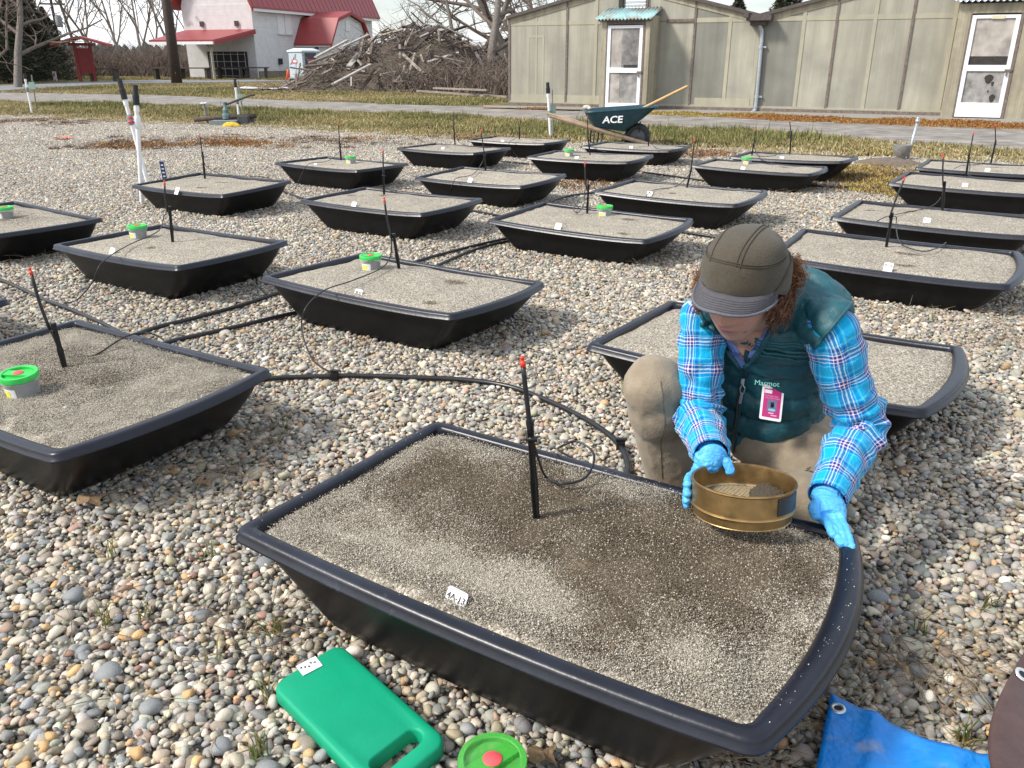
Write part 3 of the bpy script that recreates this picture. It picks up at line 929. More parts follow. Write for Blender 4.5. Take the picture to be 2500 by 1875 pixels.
FEED = {  # further points of the feed tube: (photo spot, height)
 'N': [(1330, 1160, .23), (1370, 1180, .235), (1430, 1165, .24), (1450, 1110, .25), (1410, 1078, .26), (1370, 1090, .24), (1365, 1100, .12), (1400, 1120, .03)],
 'A': [(145, 850, .21), (175, 873, .205), (230, 868, .21), (300, 825, .235), (345, 812, .225), (380, 818, .20), (400, 830, .06)],
 'B': [(953, 625, .24), (930, 655, .215), (860, 685, .22), (790, 710, .225), (745, 755, .19), (738, 810, .09), (765, 880, .03), (815, 912, .03)],
 'C': [(400, 530, .26), (385, 565, .22), (310, 600, .215), (250, 640, .22), (225, 690, .13), (190, 730, .05), (155, 742, .03)],
 'D': [(503, 405, .24), (540, 425, .215), (600, 430, .215), (640, 432, .215), (680, 445, .12), (695, 470, .03)],
 'E': [(940, 465, .215), (960, 466, .21), (990, 460, .215), (1030, 464, .1)],
 'F': [(1427, 470, .27), (1425, 500, .23), (1412, 518, .215), (1400, 512, .215), (1408, 495, .215), (1420, 480, .2)],
 'G': [(1680, 430, .29), (1650, 455, .22), (1600, 463, .22), (1580, 475, .22), (1570, 500, .14), (1568, 517, .06)],
 'S': [(828, 370, .25), (800, 393, .215), (760, 398, .22), (745, 410, .21), (730, 440, .08), (720, 462, .03)],
 'T': [(1178, 395, .26), (1155, 425, .22), (1115, 435, .22), (1105, 450, .19), (1097, 475, .05)],
 'Q': [(1112, 330, .25), (1125, 350, .215), (1160, 358, .215), (1200, 360, .21)],
 'R': [(1262, 335, .23), (1245, 346, .215), (1244, 360, .12), (1270, 390, .03)],
 'O': [(1440, 345, .25), (1450, 362, .215), (1480, 371, .21)], 'P': [(1590, 350, .23), (1610, 364, .215), (1660, 366, .215), (1690, 385, .1)],
 'M': [(1918, 345, .26), (1900, 375, .215), (1860, 382, .215), (1846, 372, .22), (1848, 340, .3)], 'L': [(1845, 370, .24), (1860, 390, .21), (1890, 398, .2)],
 'K': [(2425, 370, .25), (2400, 398, .215), (2345, 405, .215), (2320, 420, .18)], 'J': [(2368, 410, .24), (2362, 425, .215), (2375, 432, .21)],
 'I': [(2298, 480, .27), (2270, 505, .22), (2195, 522, .215), (2150, 535, .215), (2100, 570, .06)], 'H': [(2188, 530, .28), (2188, 560, .24), (2200, 595, .21), (2250, 613, .205), (2290, 605, .21), (2310, 592, .21)]}

for k, (pb, ps, pn) in SPR.items():
    base = on_tub(k, *pb)
    top = atY(ps[0], ps[1], base.y); noz = atY(pn[0], pn[1], base.y)
    s = empty('sprinkler', base)
    tag(s, SPR_LABEL[k], 'sprinkler', 'sprinklers in the tubs')
    ax = (top - base)
    # ribbed stake: a cross-section of two fins, pointed below
    mb = MB()
    w = .0105
    rot = ax.normalized().to_track_quat('Z', 'Y').to_matrix() @ Matrix.Rotation(R(35), 3, 'Z')
    h = ax.length
    for a in (0, 90):
        rr = rot @ Matrix.Rotation(R(a), 3, 'Z')
        poly = [(-w * .55, -.04), (w * .55, -.04), (w * .9, h * .45), (w * .72, h * .5), (w * .72, h), (-w * .72, h), (-w * .72, h * .5), (-w * .9, h * .45)]
        mb.prism([rr @ V(x, -.0012, z) for x, z in poly], rr @ V(0, .0024, 0))
    mb.tube([rot @ V(0, 0, -.03), rot @ V(0, 0, h)], [.0032, .0042], 6)
    st = mb.build('stake', stake_m, s)
    mb = MB(); mb.tube([ax * .985, ax * 1.03], .0085, 10)
    mb.build('collar', stake_m, st)
    off = V(-.012, -.004, 0) if k in 'ABCFHI' else V(0, -.003, 0)
    n_l = noz - base
    low = (ax * .9 + off)
    mb = MB(); mb.tube(spline([low, low.lerp(n_l, .5) + off * .3, n_l], 8), [.0048] * 8, 8)
    mb.build('riser', tube_m, s, True)
    d = (n_l - low).normalized()
    mb = MB(); mb.tube([n_l - d * .002, n_l + d * .008, n_l + d * .009, n_l + d * .014, n_l + d * .015, n_l + d * .019], [.0052, .0058, .0036, .0036, .005, .0046], 8)
    mb.build('nozzle', nozzle_m, s, True)
    fp = [low] + [G(a, b, c) - base for a, b, c in FEED[k]]
    mb = MB(); mb.tube(spline(fp, 10 * len(fp)), .0030, 6)
    mb.build('feed_tube', tube_m, s, True)
    mb = MB(); mb.tube([ax * .86 + V(-.01, 0, 0), ax * .86 + off + V(.012, 0, 0)], .006, 6)
    mb.build('clip', stake_m, s, True)

# ------------------------------------------------------------------ white tags pushed into the sand
tag_m = mat('white plastic tag', (.78, .78, .76), .45, .05, 40)
ink_m = mat('black marker ink', (.012, .012, .015), .6, .1, 60)
TAGS = {'N': (1107, 1473, '4A-13'), 'A': None, 'B': (873, 719, '4B-07'), 'C': (272, 615, ''), 'D': (432, 463, ''), 'E': (863, 500, ''), 'F': (1362, 553, ''), 'G': (1585, 474, ''), 'H': (2168, 652, '4D-26'),
        'I': (2262, 540, '4D-25'), 'J': (2355, 453, ''), 'K': (2410, 416, ''), 'L': (1813, 412, ''), 'M': (1908, 386, ''), 'O': (1407, 386, ''), 'P': (1540, 360, ''), 'Q': (1080, 363, ''), 'R': (1226, 345, ''), 'S': (768, 403, ''), 'T': (1147, 440, '')}
TAG_LABEL = {'N': 'white tag reading 4A-13 at the near tub front', 'B': 'white tag at the front of the tub between two hoses', 'H': 'white tag reading 4D-26 in the tub behind the cap', 'I': 'white tag in the second tub of the right row'}
for k, tg in TAGS.items():
    if not tg: continue
    base = on_tub(k, tg[0], tg[1] + (6 if k == 'N' else 2), .008 if k == 'N' else .005)
    e = empty('plant_tag', base)
    ang = R(TUBS[k][3])
    e.rotation_euler = (R(-28), R(6 if k == 'N' else 2), ang)
    w, h = (.040, .026) if k != 'N' else (.042, .030)
    mb = MB()
    pts = []
    for cx_, cz_, a0 in ((w / 2 - .005, h - .005, 0), (-w / 2 + .005, h - .005, 90), (-w / 2 + .003, -.03 + .003, 180), (w / 2 - .003, -.03 + .003, 270)):
        for q in range(4):
            a = R(a0 + q * 30); pts.append(V(cx_ + .005 * math.cos(a) if cz_ > 0 else cx_ + .003 * math.cos(a), 0, cz_ + (.005 if cz_ > 0 else .003) * math.sin(a)))
    mb.prism(pts, (0, .0012, 0))
    mb.build('plate', tag_m, e)
    if tg[2]:
        me = text_mesh(tg[2], .0155 if k == 'N' else .014)
        me.transform(Matrix.Translation((0, -.0008, h * .5 + (-.001))) @ Matrix.Rotation(R(90), 4, 'X'))
        link('handwriting', me, ink_m, e)
    else:
        mb = MB()
        rr = random.Random(k)
        for q in range(4):
            x = -w * .32 + q * w * .2
            mb.tube([V(x, -.0006, h * .35), V(x + rr.uniform(-.002, .003), -.0006, h * .68), V(x + .003, -.0006, h * (.35 + .3 * rr.random()))], .0005, 4)
        mb.build('handwriting', ink_m, e)
    tag(e, TAG_LABEL.get(k, 'white tag: ' + ' '.join(TUB_LABEL[k].replace('farthest black sand tub', 'farthest tub').replace('black sand tub', 'tub').split()[:13])), 'tag', 'white tags in the tubs')

# ------------------------------------------------------------------ green-lidded sample pots
lid_m = mat('green lid', (.035, .52, .085), .35, .08, 20, spec=.5)
lid_clear_m = mat('clear green lid', (.12, .66, .10), .2, .06, 20, trans=.5, alpha=.86)
cup_m = mat('cloudy clear cup', (.62, .63, .62), .3, .1, 20, alpha=.42)
fill_m = mat('grey soil in pot', (.075, .072, .068), .9, .3, 60, .5, 200)
dot_m = mat('red dot', (.72, .09, .10), .5, .1, 30)
paper_m = mat('white sticker', (.80, .80, .78), .6, .05, 40)
yellow_m = mat('yellow mark', (.78, .75, .10), .6, .1, 40)

def pot(name, loc, rz, label, clear=False, big=1.0, tilt=0.0):
    e = empty(name, loc)
    e.rotation_euler = (tilt, 0, rz); e.scale = (big, big, big * 1.28)
    tag(e, label, 'pot', 'green-lidded sample pots')
    mb = MB(); mb.lathe([(.0365, 0), (.038, .001), (.0425, .034), (.0435, .0395), (.0465, .040), (.0465, .0435), (.0435, .0435)], seg=40)
    mb.build('cup', cup_m, e, True, sharp=35)
    mb = MB(); mb.lathe([(.0350, .0015), (.0360, .0025), (.0385, .028), (.034, .030), (.0, .027)], seg=28, cap1=False)
    mb.build('contents', fill_m, e, True)
    lm = lid_clear_m if clear else lid_m
    mb = MB(); mb.lathe([(.0455, .0440), (.0478, .0445), (.0482, .0540), (.0470, .0560), (.0400, .0560), (.0385, .0545), (.0380, .0495), (.0, .0490)], seg=44, cap0=False, cap1=False)
    lid = mb.build('lid', lm, e, True, sharp=35)
    mb = MB()
    mb.prism([V(-.0365, -.013, .0494), V(.0365, -.013, .0494), V(.0365, .013, .0494), V(-.0365, .013, .0494)], (0, 0, .0055))
    mb.build('grip_bar', lm, lid)
    mb = MB(); mb.lathe([(.0135, .0548), (.0135, .0560), (.0125, .0566), (.0, .0566)], seg=24, cap0=False, cap1=False)
    mb.build('red_dot', dot_m, lid, True, sharp=40)
    # sticker on the side: white paper with a yellow mark
    def patch(a0, a1, z0, z1, off):
        m_ = MB(); n = 8; vs_, fs = [], []
        for i in range(n + 1):
            a = R(a0 + (a1 - a0) * i / n)
            for z in (z0, z1):
                r_p = .038 + (z - .001) / .033 * .0045 + off
                vs_.append(V(r_p * math.cos(a), r_p * math.sin(a), z))
        for i in range(n): fs.append((2 * i, 2 * i + 2, 2 * i + 3, 2 * i + 1))
        return m_.add(vs_, fs)
    stk = patch(-138, -78, .009, .031, .0006).build('sticker', paper_m, e)
    patch(-134, -100, .011, .027, .0011).build('yellow_mark', yellow_m, stk)
    return e
POTS = {'A': (62, 968, 'large-looking green-lidded pot with yellow sticker in the tub cut by the left edge', 1.0), 'B': (907, 662, 'green-lidded pot left of the leaning sprinkler in the tub between two hoses', 1.0),
        'C': (340, 584, 'green-lidded pot at the back of the tub with one dark soil patch', 1.0), 'F': (1475, 532, 'green-lidded pot right of the red-tipped sprinkler nearest the cap', 1.0),
        'V': (16, 536, 'green-lidded pot at the left edge in the tub with a dark end wall', 1.0), 'S': (857, 402, 'green-lidded pot in the upper left tub right of its sprinkler', 1.0),
        'O': (1389, 384, 'green-lidded pot in the tub before the wheelbarrow', 1.0), 'L': (1822, 404, 'green-lidded pot in the far right group beside a white tag', 1.0)}
for k, (px_, py_, lab, s_) in POTS.items():
    pot('sample_pot', on_tub(k, px_, py_, -.004), R(-6), lab, big=s_ * 1.08, tilt=R(5) if k == 'A' else 0)
pot('sample_pot', G(1203, 1962, .012) + V(0, .012, 0), R(40), 'pot with see-through green lid on the pebbles beside the kneeling pad', clear=True, big=1.13)

# ------------------------------------------------------------------ irrigation hoses on the ground
hose_m = mat('black poly hose', (.014, .014, .016), .33, .25, 10, spec=.5)
HOSES = [
 ([(600, 925), (669, 923), (760, 920), (860, 917), (990, 921), (1130, 927), (1240, 943), (1330, 975), (1420, 1018), (1480, 1056), (1515, 1090), (1530, 1125), (1532, 1150), (1520, 1190)], .009, 'black hose curving over the pebbles behind the near tub to the left tub'),
 ([(760, 690), (690, 712), (600, 742), (480, 775), (380, 800), (300, 830)], .009, 'upper of two parallel black hoses left of the middle potted tub'),
 ([(790, 745), (700, 768), (600, 792), (500, 815), (430, 830), (380, 846)], .009, 'lower of two parallel black hoses left of the middle potted tub'),
 ([(1290, 570), (1215, 587), (1130, 607), (1030, 634), (960, 660)], .009, 'upper black hose between the middle tub and the potted tub left of the cap'),
 ([(1290, 577), (1210, 595), (1140, 617), (1075, 645), (1000, 680)], .009, 'lower black hose between the middle tub and the potted tub left of the cap'),
 ([(-60, 668), (0, 683), (60, 708), (110, 732), (170, 754), (245, 787), (300, 815)], .009, 'black hose crossing the left edge behind the leaning sprinkler'),
 ([(1080, 500), (1150, 514), (1215, 526), (1260, 535)], .009, 'short black hose between two tubs left of the dry weeds'),
 ([(640, 452), (688, 466), (745, 486), (800, 492)], .009, 'black hose joining the tub by the standpipes to its neighbour'),
 ([(1620, 558), (1690, 570), (1760, 581), (1830, 594), (2000, 620)], .009, 'black hose passing behind the top of the cap'),
 ([(1940, 452), (2050, 456), (2140, 459), (2230, 462), (2300, 470)], .009, 'black hose from the far right group to the right row of tubs'),
 ([(1180, 388), (1250, 396), (1320, 402), (1380, 410)], .009, 'black hose between the farthest tubs left of the wheelbarrow'),
 ([(1520, 412), (1590, 423), (1690, 437), (1740, 445)], .009, 'black hose in front of the tub with the arching tube'),
 ([(1330, 500), (1350, 490), (1390, 478), (1450, 470), (1500, 462)], .009, 'black hose bending behind the potted tub left of the cap')]
for pts, r0, lab in HOSES:
    P = [G(a, b, .030) for a, b in pts]
    P[0].z = .02
    mb = MB(); mb.tube(spline(P, 8 * len(P)), r0, 10)
    o = mb.build('irrigation_hose', hose_m, None, True)
    tag(o, lab, 'hose', 'irrigation hoses on the pebbles')
    if 'behind the near tub' in lab:
        for c_ in ((817, 918), (1515, 1088)):
            q = G(c_[0], c_[1], .031)
            mb = MB(); mb.box(q, (.026, .024, .026), Matrix.Rotation(R(-5), 3, 'Z')); mb.box(q + V(0, .004, .018), (.03, .014, .008), Matrix.Rotation(R(-5), 3, 'Z'))
            mb.build('hose_clamp', stake_m, o)
# ------------------------------------------------------------------ greenhouse with pale film walls
GH0, GH1 = G(1244, 257), G(2309, 284)
gu = (GH1 - GH0).normalized()
gn = V(gu.y, -gu.x, 0)                        # out of the wall, towards the camera
if gn.y > 0: gn = -gn
def fac(px, py, off=0.0):
    d = ray(px, py); o = V(0, 0, CAM_H); P0 = GH0 + gn * off
    t = (P0 - o).dot(gn) / d.dot(gn)
    q = o + d * t - P0
    return q.dot(gu), q.z
def FW(u, w, off=0.0):
    """facade place: u metres along the wall, w up, off outwards (relative to the building's own origin)"""
    return gu * u + V(0, 0, w) + gn * off
film_m = mat('pale greenhouse film', (.43, .408, .33), .55, .05, .7, .10, 3, col2=(.285, .28, .235), mix=(.42, .66), spec=.3)
def weather(m, amt, stain):
    # vertical streaks, fine ribs and stains on sheet walls
    N_, L_, b_ = nodes_of(m)
    tc = N_.new('ShaderNodeTexCoord'); mp = N_.new('ShaderNodeMapping'); mp.inputs['Scale'].default_value = (2.2, 2.2, .22); L_.new(tc.outputs['Object'], mp.inputs['Vector'])
    n1 = N_.new('ShaderNodeTexNoise'); n1.inputs['Scale'].default_value = 2.2; n1.inputs['Detail'].default_value = 7; L_.new(mp.outputs['Vector'], n1.inputs['Vector'])
    mp2 = N_.new('ShaderNodeMapping'); mp2.inputs['Scale'].default_value = (14, 14, .12); L_.new(tc.outputs['Object'], mp2.inputs['Vector'])
    n2 = N_.new('ShaderNodeTexNoise'); n2.inputs['Scale'].default_value = 3; n2.inputs['Detail'].default_value = 3; L_.new(mp2.outputs['Vector'], n2.inputs['Vector'])
    ad = N_.new('ShaderNodeMath'); ad.operation = 'MULTIPLY_ADD'; ad.inputs[1].default_value = .35; L_.new(n2.outputs['Fac'], ad.inputs[0]); L_.new(n1.outputs['Fac'], ad.inputs[2])
    mr = N_.new('ShaderNodeMapRange'); mr.inputs['From Min'].default_value = .48; mr.inputs['From Max'].default_value = .86; mr.inputs['To Max'].default_value = amt; L_.new(ad.outputs[0], mr.inputs['Value'])
    mx = N_.new('ShaderNodeMix'); mx.data_type = 'RGBA'; mx.inputs['B'].default_value = (*stain, 1)
    L_.new(b_.inputs['Base Color'].links[0].from_socket, mx.inputs['A']); L_.new(mr.outputs['Result'], mx.inputs['Factor']); L_.new(mx.outputs['Result'], b_.inputs['Base Color'])
weather(film_m, .7, (.235, .222, .18))
film_in_m = mat('darker film bay', (.25, .245, .205), .5, .07, .8, .1, 3, col2=(.19, .19, .16), mix=(.4, .65))
weather(film_in_m, .6, (.13, .125, .105))
strip_m = mat('cream film strip', (.395, .37, .275), .6, .08, 2, .15, 20)
ply_m = mat('cream painted board', (.41, .375, .27), .7, .12, 3, .2, 30, col2=(.33, .29, .20), mix=(.55, .75))
weather(ply_m, .7, (.16, .13, .10))
weather(strip_m, .5, (.25, .23, .18))
oldwood_m = mat('weathered grey wood', (.17, .135, .115), .85, .3, 6, .4, 40)
darkroof_m = mat('dark roof edge', (.085, .07, .065), .8, .25, 6, .3, 30)
galv_m = mat('galvanised steel', (.46, .50, .55), .38, .12, 8, metal=.6)
white_m = mat('white aluminium', (.78, .79, .82), .42, .05, 6)
screen_m = mat('dusty screen', (.30, .285, .27), .7, .25, 3, col2=(.14, .135, .13), mix=(.45, .62))
screen2_m = mat('dusty curtain', (.40, .365, .33), .7, .2, 2.2, col2=(.25, .23, .21), mix=(.5, .65))
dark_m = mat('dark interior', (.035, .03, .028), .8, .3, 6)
teal_m = mat('faded teal sheet', (.36, .56, .55), .6, .2, 2.2, col2=(.34, .33, .30), mix=(.48, .58))

gh = empty('greenhouse', GH0)
tag(gh, 'long double-gabled greenhouse of pale translucent film panels beyond the gravel road', 'greenhouse')
uV = fac(1855, 60)[0]                                                        # valley between the two gables
wE = fac(1244, 46)[1]; wV = fac(1853, 42)[1]
slope = 0.235
def roofline(u):
    w0 = wE + (wV - wE) * u / uV
    k = u % uV
    return wE + slope * min(k, uV - k) + (wV - wE) * min(1, u / uV)
u_end = uV * 2
studs = [0.0] + [fac(x, 150)[0] for x in (1383, 1453, 1690, 1775)] + [uV] + [fac(x, 150)[0] for x in (1952, 2030, 2122, 2212, 2312)] + [u_end * .93, u_end]
w_mid = fac(1300, 58)[1]
for i in range(len(studs) - 1):
    a, b = studs[i], studs[i + 1]
    for lo, hi in ((0.12, w_mid), (w_mid, None)):
        mb = MB()
        if hi is not None:
            poly = [FW(a + .004, lo), FW(b - .004, lo), FW(b - .004, hi - .004), FW(a + .004, hi - .004)]
        else:
            ks = [a + .004] + [x for x in (uV / 2, uV * 1.5) if a < x < b] + [b - .004]
            poly = [FW(a + .004, lo + .004), FW(b - .004, lo + .004)] + [FW(x, roofline(x) - .02) for x in reversed(ks)]
        mb.prism(poly, -gn * .03)
        mb.build('panel', film_in_m if (i == 2 and hi is None and False) or i == 5 or i == 3 else film_m, gh)
def batten(u, w0, w1, wd, m, off=.012, u1=None, name='batten'):
    mb = MB()
    u1 = u if u1 is None else u1
    mb.prism([FW(u - wd / 2, w0, .001), FW(u + wd / 2, w0, .001), FW(u1 + wd / 2, w1, .001), FW(u1 - wd / 2, w1, .001)], gn * off)
    return mb.build(name, m, gh)
for i, u in enumerate(studs):
    dk = i in (0, 1, 3, 7, 9)
    batten(u, .1, roofline(u) - .01, .05 if dk else .075, oldwood_m if dk else strip_m, .022 if dk else .012)
for x in (1309, ):
    u = fac(x, 150)[0]; batten(u, .1, roofline(u) - .02, .05, strip_m, .006)
for (x0, y0, x1, y1) in ((1290, 92, 1325, 245),):
    a, t = fac(x0, y0); c, d = fac(x1, y1)
    for u in (a, c): batten(u, d, t, .045, strip_m, .004, name='inner_frame')
    batten((a + c) / 2, t, t + .05, abs(c - a) + .04, strip_m, .005, name='inner_frame')
def hband(u0, u1, w0, w1, m, off, name='band'):
    mb = MB(); mb.prism([FW(u0, w0, .001), FW(u1, w0, .001), FW(u1, w1, .001), FW(u0, w1, .001)], gn * off); return mb.build(name, m, gh)
for a, b in ((0.03, fac(1466, 60)[0]), (fac(1700, 60)[0], uV - .03), (uV + .03, u_end)):
    hband(a, b, w_mid - .04, w_mid + .055, strip_m, .008)
for a, b in ((0.03, fac(1466, 250)[0]), (fac(1695, 250)[0], uV - .05)):
    hband(a, b, .12, .27, strip_m, .0095)
hband(-.02, u_end, .0, .075, oldwood_m, .035, 'sill_beam'); hband(-.02, u_end, .075, .12, strip_m, .02, 'sill_strip')
hband(fac(1628, 55)[0], fac(1695, 55)[0], w_mid - .02, w_mid + .04, oldwood_m, .03, 'rail')
# roof edges: cream fascia with the dark roof sheet over it, running back along the house
BACK = 14.0
for g in (0, 1):
    for s in (0, 1):
        a, b = uV * g + uV / 2 * s, uV * g + uV / 2 * (s + 1)
        ra, rb = roofline(a + .0001), roofline(b - .0001)
        if s == 0: a -= .05; ra -= .01
        mb = MB(); mb.prism([FW(a, ra - .13, .001), FW(b, rb - .13, .001), FW(b, rb + .0, .001), FW(a, ra + .0, .001)], gn * .018); mb.build('fascia', ply_m, gh)
        mb = MB(); mb.prism([FW(a, ra, .10), FW(b, rb, .10), FW(b, rb + .07, .10), FW(a, ra + .07, .10)], -gn * BACK); mb.build('roof', darkroof_m, gh)
mb = MB(); mb.prism([FW(-.02, 0, -.03), FW(-.02, wE, -.03), FW(.01, wE, -.03), FW(.01, 0, -.03)], -gn * BACK); mb.build('side_wall', film_in_m, gh)
mb = MB(); mb.prism([FW(u_end, 0, -.03), FW(u_end, wE, -.03), FW(u_end + .03, wE, -.03), FW(u_end + .03, 0, -.03)], -gn * BACK); mb.build('side_wall', film_in_m, gh)
mb = MB(); mb.box(FW(-.10, wE - .22, -.35), (.35, .5, .10), Matrix.Rotation(math.atan2(gu.y, gu.x), 3, 'Z')); mb.box(FW(-.12, wE - .1, -.35), (.22, .5, .12), Matrix.Rotation(math.atan2(gu.y, gu.x), 3, 'Z')); mb.build('side_gutter', darkroof_m, gh)
# gutter box and downpipe in the valley
ug = uV
mb = MB(); rz = Matrix.Rotation(math.atan2(gu.y, gu.x), 3, 'Z')
mb.box(FW(ug + .02, wV - .02, .16), (.52, .34, .11), rz); mb.box(FW(ug - .24, wV + .03, .22), (.10, .30, .10), rz); mb.box(FW(ug + .0, wV - .12, .10), (.34, .2, .10), rz)
mb.build('gutter', darkroof_m, gh)
pp = [FW(*fac(1855, 52, .12), .14), FW(*fac(1857, 68, .10), .10), FW(*fac(1860, 85, .08), .07), FW(*fac(1853, 170, .08), .07), FW(*fac(1845, 255, .08), .07), FW(*fac(1843, 268, .08), .08), FW(*fac(1836, 276, .08), .16)]
mb = MB(); mb.tube(spline(pp, 28), .042, 12); dp = mb.build('downpipe', galv_m, gh, True)
for y in (115, 236):
    u, w = fac(1857 if y < 200 else 1847, y, .08)
    mb = MB(); mb.tube([FW(u - .0, w - .03, .07), FW(u, w + .03, .07)], .05, 12); mb.box(FW(u + .07, w, .05), (.09, .03, .04), rz); mb.build('pipe_clamp', galv_m, dp)
# louvre vent high in the gable
a, t = fac(1520, 0); c, d = fac(1577, 32)
for k in range(9):
    w = d + (t + .35 - d) * k / 9
    mb = MB(); mb.box(FW((a + c) / 2 + .05, w + .03, .05), (c - a - .1, .03, .055), rz @ Matrix.Rotation(R(35), 3, 'X')); mb.build('louvre_slat', white_m, gh)
batten(a - .02, d - .05, t + .4, .10, dark_m, .06, name='vent_frame'); batten(c + .03, d - .05, t + .4, .05, oldwood_m, .05, name='vent_frame')

def door(parent, u0, u1, w0, w1, off, upper, lower, midf, kick):
    """aluminium screen door in the wall at offset off"""
    d = empty('door'); d.parent = parent
    def bar(ua, ub, wa, wb, m=white_m, o=off, th=.035, nm='frame'):
        mb = MB(); mb.prism([FW(ua, wa, o), FW(ub, wa, o), FW(ub, wb, o), FW(ua, wb, o)], gn * th); return mb.build(nm, m, d)
    s = .075
    bar(u0, u0 + s, w0, w1, nm='stile'); bar(u1 - s, u1, w0, w1, nm='stile')
    bar(u0 + s, u1 - s, w1 - s * .8, w1, nm='rail'); bar(u0 + s, u1 - s, w0, w0 + kick, nm='kick_plate')
    wm = w0 + (w1 - w0) * midf
    bar(u0 + s, u1 - s, wm - .055, wm + .055, nm='rail')
    upper(lambda ua, ub, wa, wb, m, o=off, nm='pane': bar(ua, ub, wa, wb, m, o, .008, nm), u0 + s, u1 - s, wm + .055, w1 - s * .8)
    lower(lambda ua, ub, wa, wb, m, o=off, nm='pane': bar(ua, ub, wa, wb, m, o, .008, nm), u0 + s, u1 - s, w0 + kick, wm - .055)
    mb = MB(); mb.box(FW(u1 - .03, wm - .04, off + .05), (.12, .03, .04), rz); mb.box(FW(u1 - .05, wm - .10, off + .05), (.03, .03, .07), rz); mb.build('handle', oldwood_m, d)
    return d
VD = 0.75
# first porch (middle): door front, right cheek, corrugated lean-to roof
pu0, pu1 = fac(1466, 150, VD)[0], fac(1583, 150, VD)[0]
pw = fac(1500, 52, VD)[1]
po = empty('porch'); po.parent = gh
def bx(parent, name, m, u0, u1, w0, w1, o0, o1):
    mb = MB(); mb.prism([FW(u0, w0, o0), FW(u1, w0, o0), FW(u1, w1, o0), FW(u0, w1, o0)], gn * (o1 - o0)); return mb.build(name, m, parent)
d0, d1 = fac(1481, 150, VD)[0], fac(1566, 150, VD)[0]
wt = fac(1520, 62, VD)[1]
bx(po, 'left_jamb', ply_m, pu0, d0 - .03, 0, pw, VD - .05, VD); bx(po, 'right_jamb', ply_m, d1 + .05, pu1, 0, pw, VD - .05, VD)
bx(po, 'lintel', oldwood_m, d0 - .03, d1 + .05, wt + .02, pw, VD - .045, VD - .003)
bx(po, 'door_post', oldwood_m, d0 - .028, d0 - .004, 0, wt + .02, VD - .04, VD + .012); bx(po, 'door_post', oldwood_m, d1 + .004, d1 + .048, 0, wt + .02, VD - .04, VD + .012)
bx(po, 'cheek', ply_m, pu1 - .03, pu1, 0, pw + .12, .01, VD - .052); bx(po, 'cheek', ply_m, pu0, pu0 + .03, 0, pw + .12, .01, VD - .052)
def up1(bar, a, b, c, d):
    k = a + (b - a) * .40
    bar(a, k, c, d, screen2_m); bar(k, b, c, d, mat('dirty glass', (.16, .155, .155), .25, .3, 3, col2=(.3, .285, .265), mix=(.45, .65)))
    bar(a + (b - a) * .5, b - .02, c, c + .06, dark_m, VD + .004, 'debris')
def lo1(bar, a, b, c, d):
    k = a + (b - a) * .36
    bar(a, k, c, d, screen2_m); bar(k, b, c, d, screen_m)
door(po, d0, d1, .03, wt, VD - .03, up1, lo1, .47, .12)
# corrugated roof
def corrugated(parent, u0, u1, w_front, w_back, o_front, o_back, m, name='corrugated_roof'):
    n = 64
    vs_, fs = [], []
    for i in range(n + 1):
        u = u0 + (u1 - u0) * i / n; dz = .022 * math.sin(i * math.pi / 2)
        vs_ += [FW(u, w_front + dz, o_front), FW(u, w_back + dz, o_back)]
    for i in range(n): fs.append((2 * i, 2 * i + 2, 2 * i + 3, 2 * i + 1))
    mb = MB(); mb.add(vs_, fs)
    o = mb.build(name, m, parent, True)
    sm = o.modifiers.new('thickness', 'SOLIDIFY'); sm.thickness = .012
    return o
corrugated(po, pu0 - .12, pu1 + .05, pw + .03, pw + .30, VD + .14, .02, teal_m)
bx(po, 'roof_beam', oldwood_m, pu0 - .06, pu1 + .04, pw + .0, pw + .055, VD - .02, VD + .06)
# second porch (right)
VD2 = 0.55
qu0, qu1 = fac(2318, 160, VD2)[0], fac(2492, 160, VD2)[0]
qw = fac(2400, 8, VD2)[1]
po2 = empty('porch'); po2.parent = gh
e0, e1 = fac(2352, 160, VD2)[0], fac(2466, 170, VD2)[0]
wt2 = fac(2430, 36, VD2)[1]
bx(po2, 'left_jamb', ply_m, qu0, e0 - .03, 0, qw, VD2 - .05, VD2); bx(po2, 'right_jamb', ply_m, e1 + .06, qu1 + .25, 0, qw, VD2 - .05, VD2)
bx(po2, 'lintel', ply_m, e0 - .03, e1 + .06, wt2 + .03, qw, VD2 - .048, VD2 - .002)
bx(po2, 'door_post', oldwood_m, e0 - .028, e0 - .004, 0, wt2 + .03, VD2 - .04, VD2 + .012); bx(po2, 'door_post', oldwood_m, e1 + .004, e1 + .055, 0, wt2 + .03, VD2 - .04, VD2 + .012)
bx(po2, 'cheek', ply_m, qu0, qu0 + .03, 0, qw + .1, .01, VD2 - .052); bx(po2, 'cheek', ply_m, qu1 + .22, qu1 + .25, 0, qw + .1, .01, VD2 - .052)
def up2(bar, a, b, c, d):
    k = c + (d - c) * .19
    bar(a, b, k, d, screen2_m); bar(a, b, c, k, dark_m)
    bar(a + (b - a) * .38, a + (b - a) * .72, d - .01, d + .05, mat('closer bar', (.62, .58, .42), .5, .1, 5), VD2 + .006, 'closer')
def lo2(bar, a, b, c, d):
    bar(a, b, c, d, screen_m)
    for fx, fz, w_, h_ in ((.62, .75, .15, .17), (.74, .60, .05, .09), (.66, .36, .03, .05), (.80, .14, .10, .16)):
        mb = MB(); ux, wz = a + (b - a) * fx, c + (d - c) * fz
        pts = [FW(ux + w_ * .5 * math.cos(t) * (1 + .2 * math.sin(3 * t)), wz + h_ * .5 * math.sin(t), VD2 - .02) for t in np.linspace(0, 2 * math.pi, 14)[:-1]]
        mb.prism(pts, gn * .002); mb.build('tear', dark_m, po2)
